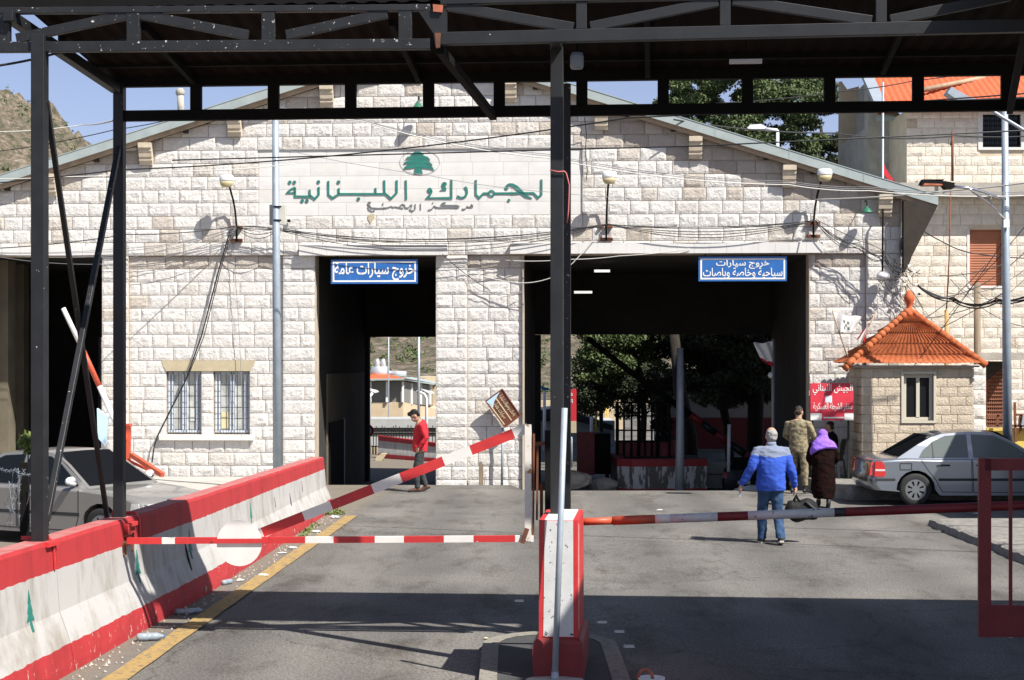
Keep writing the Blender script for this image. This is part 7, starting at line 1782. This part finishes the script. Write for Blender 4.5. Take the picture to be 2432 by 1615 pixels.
bundle('cable_bundle', FWs((1936, 526, .2), (2040, 585, .22), (2100, 612, .3), (2145, 650, .4)), [(0, 0), (.04, .06), (-.04, .1), (.08, .12), (-.08, -.03), (.02, .2), (.1, -.06)], .008, 'cable', 'fan of black cables dropping from the right gooseneck lamp to the corner', [.06, .02, .03])
bundle('facade_wires', FWs((562, 540, .15), (300, 596, .1), (0, 602, .08)), [(0, 0), (-.08, .05), (.06, .02), (-.18, -.05), (-.28, .06)], .006, 'cable_grey', 'thin grey wires spreading left from the first gooseneck lamp', [.08, .02])
m = MB(); m.tube(wire(FWs((548, 543, .18), (520, 640, .1), (478, 800, .08), (440, 905, .08), (376, 1032, .12), (366, 1060, .06), (361, 1098, .06)), .016, .0, 8), .017, 6); m.tube(wire(FWs((552, 543, .18), (524, 640, .12), (484, 800, .1), (448, 890, .1), (400, 985, .1)), .012, .0, 8), .010, 6); tag(m.build('hanging_cable', 'cable', None, origin=FW(548, 543, .18)), 'thick black cable hanging from the first gooseneck lamp past the barred window', 'cable')
m = MB(); m.tube(wire(FWs((553, 575, .05), (562, 700, .05), (570, 820, .05), (577, 1030, .06)), .006, 0, 8), .006, 5); tag(m.build('thin_wire', 'cable_grey', None, origin=FW(553, 575, .05)), 'thin grey wire hanging down over the right barred window', 'cable')
cable('overhead_cable', [P(-600, 480, 30), P(290, 403, 27), P(1490, 280, 23), V((12.5, 19.6, 6.55))], .011, 'cable', 'long thin black cable rising across the inscription panel to the right', [.05, .12, .1], n=24)
for k, (dy, s, mt, lab) in enumerate(((0, .10, 'cable_grey', 'grey overhead wire crossing the gable, uppermost of three'), (4, .16, 'cable_grey', 'grey overhead wire crossing the gable, middle of three'), (9, .22, 'cable_pale', 'pale overhead wire crossing the gable, lowest and thickest of three'))):
    cable('overhead_cable', [P(640, 250 + dy, 31), P(861, 285 + dy * .3, 31.2), P(1300, 366 + dy, 31.8), P(1874, 430 + dy, 32.2), P(2064, 444 + dy, 32.3), P(2500, 452 + dy, 32.4)], .007 if k < 2 else .011, mt, lab, [.02, .06 + s * .2, .12, .04, .08])
cable('overhead_cable', [FW(1934, 474, .3), P(2260, 453, 33), P(2500, 425, 31)], .015, 'cable_pale', 'white cable stretched from the facade to the right light pole', [.03, .02])
cable('overhead_cable', [P(1600, 284, 36), P(1984, 316, 38), P(2266, 322, 40), P(2500, 319, 40)], .017, 'cable', 'black cable crossing the pine and the stone house wall', [.08, .10, .05])
cable('overhead_cable', [P(1700, 245, 36), P(1984, 218, 36), P(2165, 193, 36), P(2500, 140, 36)], .012, 'cable', 'black cable rising past the orange roof', [.04, .03, .03])
cable('overhead_cable', [P(660, 352, 33), P(1010, 415, 33.8), P(1320, 457, 34.4), P(1500, 470, 35)], .006, 'cable_grey', 'hair thin grey wire sloping down across the inscription panel', [.04, .05, .02])
cable('overhead_cable', [P(2153, 520, 36.2), P(2236, 573, 37), P(2302, 600, 38), P(2520, 612, 38)], .014, 'cable', 'dark cable sagging from the eave past the brown shutter', [.03, .03, .06])
bundle('cable_bundle', [P(2178, 678, 36.4), P(2262, 712, 36.6), P(2365, 716, 35), P(2520, 660, 34)], [(0, 0), (.03, .04), (-.03, .06), (.06, .1)], .015, 'cable', 'heavy black cable bundle swinging right from the corner tangle', [.04, .08, .12])
m = MB(); rt_ = random.Random(9)
for i in range(22):
    a = P(rt_.uniform(2090, 2150), rt_.uniform(590, 680), rt_.uniform(35.9, 36.4)); b = P(rt_.uniform(2120, 2195), rt_.uniform(640, 735), rt_.uniform(35.9, 36.5))
    m.tube(wire([a, a.lerp(b, .5) + V((rt_.gauss(0, .12), 0, rt_.gauss(0, .12))), b], .008, rt_.uniform(-.05, .2), 6), rt_.choice((.004, .006, .009)), 5)
tag(m.build('cable_tangle', 'cable', None, origin=P(2140, 660, 36.2)), 'dense black tangle of cables at the building corner above the hut roof', 'cable', kind='stuff')
m = MB()
for i in range(26):
    a = P(rt_.uniform(2085, 2160), rt_.uniform(640, 720), 36.1); b = P(rt_.choice((rt_.uniform(2100, 2150), rt_.uniform(2160, 2240))), rt_.uniform(740, 830), rt_.uniform(35.9, 36.6)); m.tube(wire([a, b], .005, rt_.uniform(-.1, .25), 8), .005, 4)
for i in range(10):
    a = P(rt_.uniform(2180, 2290), rt_.uniform(640, 760), 37.5); b = P(rt_.uniform(2330, 2500), rt_.uniform(560, 860), 36); m.tube(wire([a, b], .008, rt_.uniform(0, .4), 10), rt_.choice((.007, .010)), 4)
tag(m.build('loose_wires', 'cable_grey', None, origin=P(2140, 700, 36.1)), 'many thin loose wires drooping round the building corner and stone house', 'cable', kind='stuff')
m = MB()
for i in range(5): m.tube([P(2148 + 12 * math.cos(t) + i, 585 + 26 * math.sin(t) + i * 3, 36 + .01 * i) for t in [2 * math.pi * k / 18 for k in range(19)]], .011, 5)
tag(m.build('cable_coil', 'cable_grey', None, origin=P(2148, 585, 36)), 'coil of spare cable hanging under the right eave', 'cable')
m = MB()
for i in range(12): c_ = P(rt_.uniform(2140, 2185), rt_.uniform(630, 700), 35.95); m.box((c_.x - .03, c_.y - .02, c_.z - .025), (c_.x + .03, c_.y + .02, c_.z + .025))
tag(m.build('cable_ties', 'sign_white', None, origin=P(2160, 660, 35.95)), 'white scraps and ties caught in the corner cable tangle', 'tie', kind='stuff')
e = empty('rear_shade_canopy', (5, 56, -.55), 0, 'hidden flat canopy added behind the customs building to shade the pines and white house', 'canopy')  # hidden roof added to darken the view through the wide gateway
m = MB(); m.box((-2.0, -3.2, 5.9), (9.5, 8, 6.05)); m.build('roof_sheet', 'roof_sheet', e, local=True)
for x, y in ((-1.85, 2.0), (3.85, -2.9), (8.5, 6)): m = MB(); m.beam((x, y, 0), (x, y, 5.9), .14, .14, (0, 1, 0)); m.build('column', 'steel', e, local=True)
cable('overhead_cable', [P(-60, 312, 30), P(200, 296, 30), CM @ CL(270, 286, VR)], .010, 'cable_pale', 'pale wire reaching the left column from the left edge', [.05, .02])
cable('overhead_cable', [P(-60, 366, 34), P(273, 308, 33), P(420, 280, 33)], .010, 'cable', 'thin black wire crossing the hill at the left edge', [.05, .02])
cable('overhead_cable', [P(-60, 162, 15), P(136, 126, 15), P(300, 90, 15)], .012, 'cable', 'thick black wire under the left end of the canopy', [.02, .01])
cable('overhead_cable', [P(-60, 424, 30), P(130, 420, 30), P(400, 405, 30.5), P(700, 388, 31)], .009, 'cable_pale', 'white wire passing behind the two left columns', [.02, .03, .05])
cable('overhead_cable', [FW(1200, 618, .1), FW(1350, 616, .3), FW(1470, 608, .3), FW(1640, 591, .2)], .009, 'cable_pale', 'white wire drooping across the top of the wide gateway', [.03, .02, .02])
cable('overhead_cable', [FW(1130, 650, .1), FW(1240, 672, .2), FW(1308, 660, .3), FW(1360, 625, .3), FW(1436, 538, .2)], .010, 'cable_pale', 'pale pinkish wire looping behind the middle column', [.04, .03, .03, .02])
cable('hanging_cable', FWs((1388, 278, .3), (1393, 318, .1), (1390, 360, .1), (1395, 405, .1), (1392, 428, .06)), .010, 'cable', 'short black wire dangling on the gable right of the middle column', 0)
cable('hanging_cable', FWs((1110, 660, .05), (1160, 690, .05), (1240, 692, .05)), .007, 'cable_grey', 'thin wire lying on the stone pier by the wide gateway', .12)
for x0, y0, x1, y1, Y, lab in ((1050, 603, 1165, 690, 36.2, 'thin wire slanting down over the middle pier'), (2190, 800, 2390, 690, 35.5, 'thin dark wire climbing from the hut roof to the light pole'), (2170, 870, 2392, 560, 34.6, 'thin dark wire rising steeply to the light pole'), (2300, 690, 2480, 480, 34, 'dark wire leaving the light pole upwards right')):
    cable('overhead_cable', [P(x0, y0, Y), P(x1, y1, Y - 1)], .008, 'cable', lab, .05)
m = MB(); m.tube(wire([P(1374, 1205, 27.0) + V((0, 0, 0)), ], .01) if False else [V((9.6, 24.6, 6.3)), V((3, 26.3, 6.2)), V((-6, 29, 6.3))], .012, 5); tag(m.build('overhead_cable', 'cable', None, origin=(9.6, 24.6, 6.3)), 'thin black cable high across the road below the right roof slope', 'cable')
cable('overhead_cable', [V((13, 19.4, 6.25)), V((4, 22.9, 6.28)), V((.6, 24.2, 6.5))], .024, 'cable', 'thick black cable behind the rear canopy beam, running right', [.03, .02])
cable('overhead_cable', [V((16, 21.2, 6.3)), V((8.2, 23.8, 6.3))], .03, 'cable', 'thick black cable beyond the right edge over the pavement', .03)
# barbed wire round the left column foot
m = MB(); rb_ = random.Random(4)
for i in range(2):
    pts = [P(rb_.uniform(-10, 40), rb_.uniform(1100, 1240), 15.2)]
    for k in range(5): pts.append(P(rb_.uniform(0, 110), rb_.uniform(1085, 1270), 15.0 + rb_.uniform(-.2, .5)))
    w_ = wire(pts, .003, .02, 9); m.tube(w_, .0022, 4)
    for p in w_[::2]: m.tube([p - V((.018, 0, .014)), p + V((.018, .01, .014))], .002, 3); m.tube([p - V((-.014, 0, .018)), p + V((-.014, .01, .018))], .002, 3)
tag(m.build('barbed_wire', 'galv_pole', None, origin=P(40, 1180, 15.2)), 'loose loops of barbed wire around the foot of the left column', 'barbed wire')
m = MB(); p = P(59, 1285, 15.3); m.beam(p - V((0, 0, .15)), P(59, 1098, 15.3), .075, .06, (0, 1, 0)); tag(m.build('short_post', 'steel_dark', None, origin=p), 'short black steel post left of the first canopy column', 'post')
# ================================================================== SMALL THINGS ON THE GROUND
def gp(sx, sy, z=0): Y = GY(sy, z); return P(sx, sy, Y)
def bottle(sx, sy, rz, l, label):
    c = gp(sx, sy); e = empty('plastic_bottle', (c.x, c.y, .0), rz, label, 'bottle')
    m = MB(); r = l * .15
    m.lathe([(r * .8, -l / 2), (r, -l / 2 + .02), (r, -l * .1), (r * .88, -l * .08), (r, -.0), (r, l * .22), (r * .4, l * .42), (r * .36, l * .47)], (0, 0, r), 12, 'X'); m.build('body', 'bottle', e, local=True)
    m = MB(); m.lathe([(r * .42, l * .465), (r * .42, l * .5)], (0, 0, r), 10, 'X'); m.build('cap', 'sign_blue', e, local=True)
bottle(358, 1522, .3, .27, 'crushed clear bottle at the barrier foot, nearest the camera'); bottle(440, 1460, -.1, .22, 'clear bottle lying in the canopy shadow'); bottle(462, 1457, .5, .20, 'bluish bottle lying right beside another in the shadow'); bottle(541, 1388, 1.1, .22, 'clear bottle near the barrier in the sun')
def scrap(sx, sy, s, mt, label, rgk):
    s *= .72
    c = gp(sx, sy); m = MB(); r_ = random.Random(rgk); n = 6
    rows = [[(s * (i / n - .5), s * .7 * (j / n - .5), .012 + s * .16 * (r_.random() if 0 < i < n and 0 < j < n else r_.random() * .4)) for i in range(n + 1)] for j in range(n + 1)]
    m.grid(rows, False); o = m.build('litter', mt, None, fix=False); o.location = (c.x, c.y, 0); o.rotation_euler.z = r_.random() * 3; tag(o, label, 'litter')
scrap(368, 1512, .22, 'paper', 'crumpled plastic beside the nearest bottle', 1); scrap(571, 1380, .17, 'paper', 'white paper cup scrap beyond the sunlit bottle', 2); scrap(627, 1368, .18, 'paper', 'flat white paper strip by the yellow line', 3); scrap(795, 1230, .30, 'paper', 'white litter at the far end of the barrier', 4); scrap(695, 1303, .2, 'paper', 'white crumpled litter under the gate rail', 5); scrap(751, 1264, .2, 'paper', 'pale litter scrap near the gate diagonal', 6)
scrap(670, 1315, .16, 'paper', 'small pale litter left of the gate circle line', 7); scrap(1154, 1518, .07, 'paper_tan', 'small beige litter on the road by the island', 8); scrap(1150, 1551, .09, 'paper_tan', 'beige wrapper close to the island edge', 9); scrap(1566, 1213, .16, 'paper', 'white scrap on the sunny road behind the boom', 10)
scrap(2320, 1222, .18, 'paper', 'white scrap behind the red gate leaf', 11); scrap(2398, 1517, .08, 'paper', 'white scrap under the red gate leaf', 12); scrap(1255, 1594, .07, 'paper', 'pale scrap at the foot of the red block', 13)
m = MB(); r_ = random.Random(8)
for i in range(260):
    y = 13.5 + 17 * r_.random() ** 1.3; x = BX(y) + .03 + abs(r_.gauss(0, .16)); s = r_.uniform(.004, .018) * (1.6 if r_.random() < .1 else 1)
    m.add([(x - s, y, 0.004), (x, y - s, .004), (x + s, y, .004), (x, y + s, .004), (x + r_.uniform(-s, s) * .4, y, .004 + s * r_.uniform(.8, 1.5))], [(0, 1, 4), (1, 2, 4), (2, 3, 4), (3, 0, 4)])
tag(m.build('gravel', 'concrete', None, fix=False), 'loose gravel and grit along the barrier foot', 'gravel', kind='stuff')
b0 = gp(792, 1222); m = MB(); rgx = random.Random(6)
for i in range(160):
    a = b0 + V((rgx.gauss(0, .10), rgx.gauss(0, .12), 0)); leafcard(m, V((a.x, a.y, abs(rgx.gauss(0, .06)))), .035, rgx)
for i in range(130):
    a = V((BX(26.5) + .05 + rgx.random() * .15, rgx.uniform(25.5, 27.5), abs(rgx.gauss(0, .03)))); leafcard(m, a, .028, rgx)
tag(m.build('weeds', 'leaf_bright', None, origin=b0, fix=False), 'tiny green weeds at the far end of the barrier', 'weed', kind='stuff')
def stud(sx, sy, lab):
    c = gp(sx, sy); e = empty('road_stud', (c.x, c.y, 0), 0, lab, 'road stud', 'road studs on the asphalt')
    m = MB(); loftbox(m, [(-.005, -.06, .06, -.05, .05), (.02, -.045, .045, -.03, .03)]); m.build('body', 'grey_box', e, local=True)
    m = MB(); m.box((-.04, -.047, .004), (.04, -.038, .016)); m.build('reflector', 'sign_white', e, local=True)
for i, (x, y) in enumerate(((1430, 1480), (1471, 1502), (1494, 1537), (1233, 1429))):
    stud(x, y, ('metal road stud on the shaded lane, farthest of the three by the island', 'metal road stud on the shaded lane, middle of the three', 'metal road stud on the shaded lane, nearest of the three', 'metal road stud left of the red and white block')[i])
c = gp(1547, 1655); bk = empty('bucket', (c.x, c.y, 0), 0, 'white bucket with red band handle at the bottom edge', 'bucket')
m = MB(); m.lathe([(.08, 0), (.10, .14), (.112, .145), (.112, .16), (.10, .158), (.075, .02)], (0, 0, 0), 20); m.build('pail', 'sign_white', bk, local=True)
m = MB(); m.tube([(-.10 + .0, .0, .15)] + [(-.05 + .06 * math.cos(t), 0, .15 + .075 * math.sin(t)) for t in [math.pi - math.pi * k / 12 for k in range(13)]], .014, 8); m.build('handle', 'rust_orange', bk, local=True)
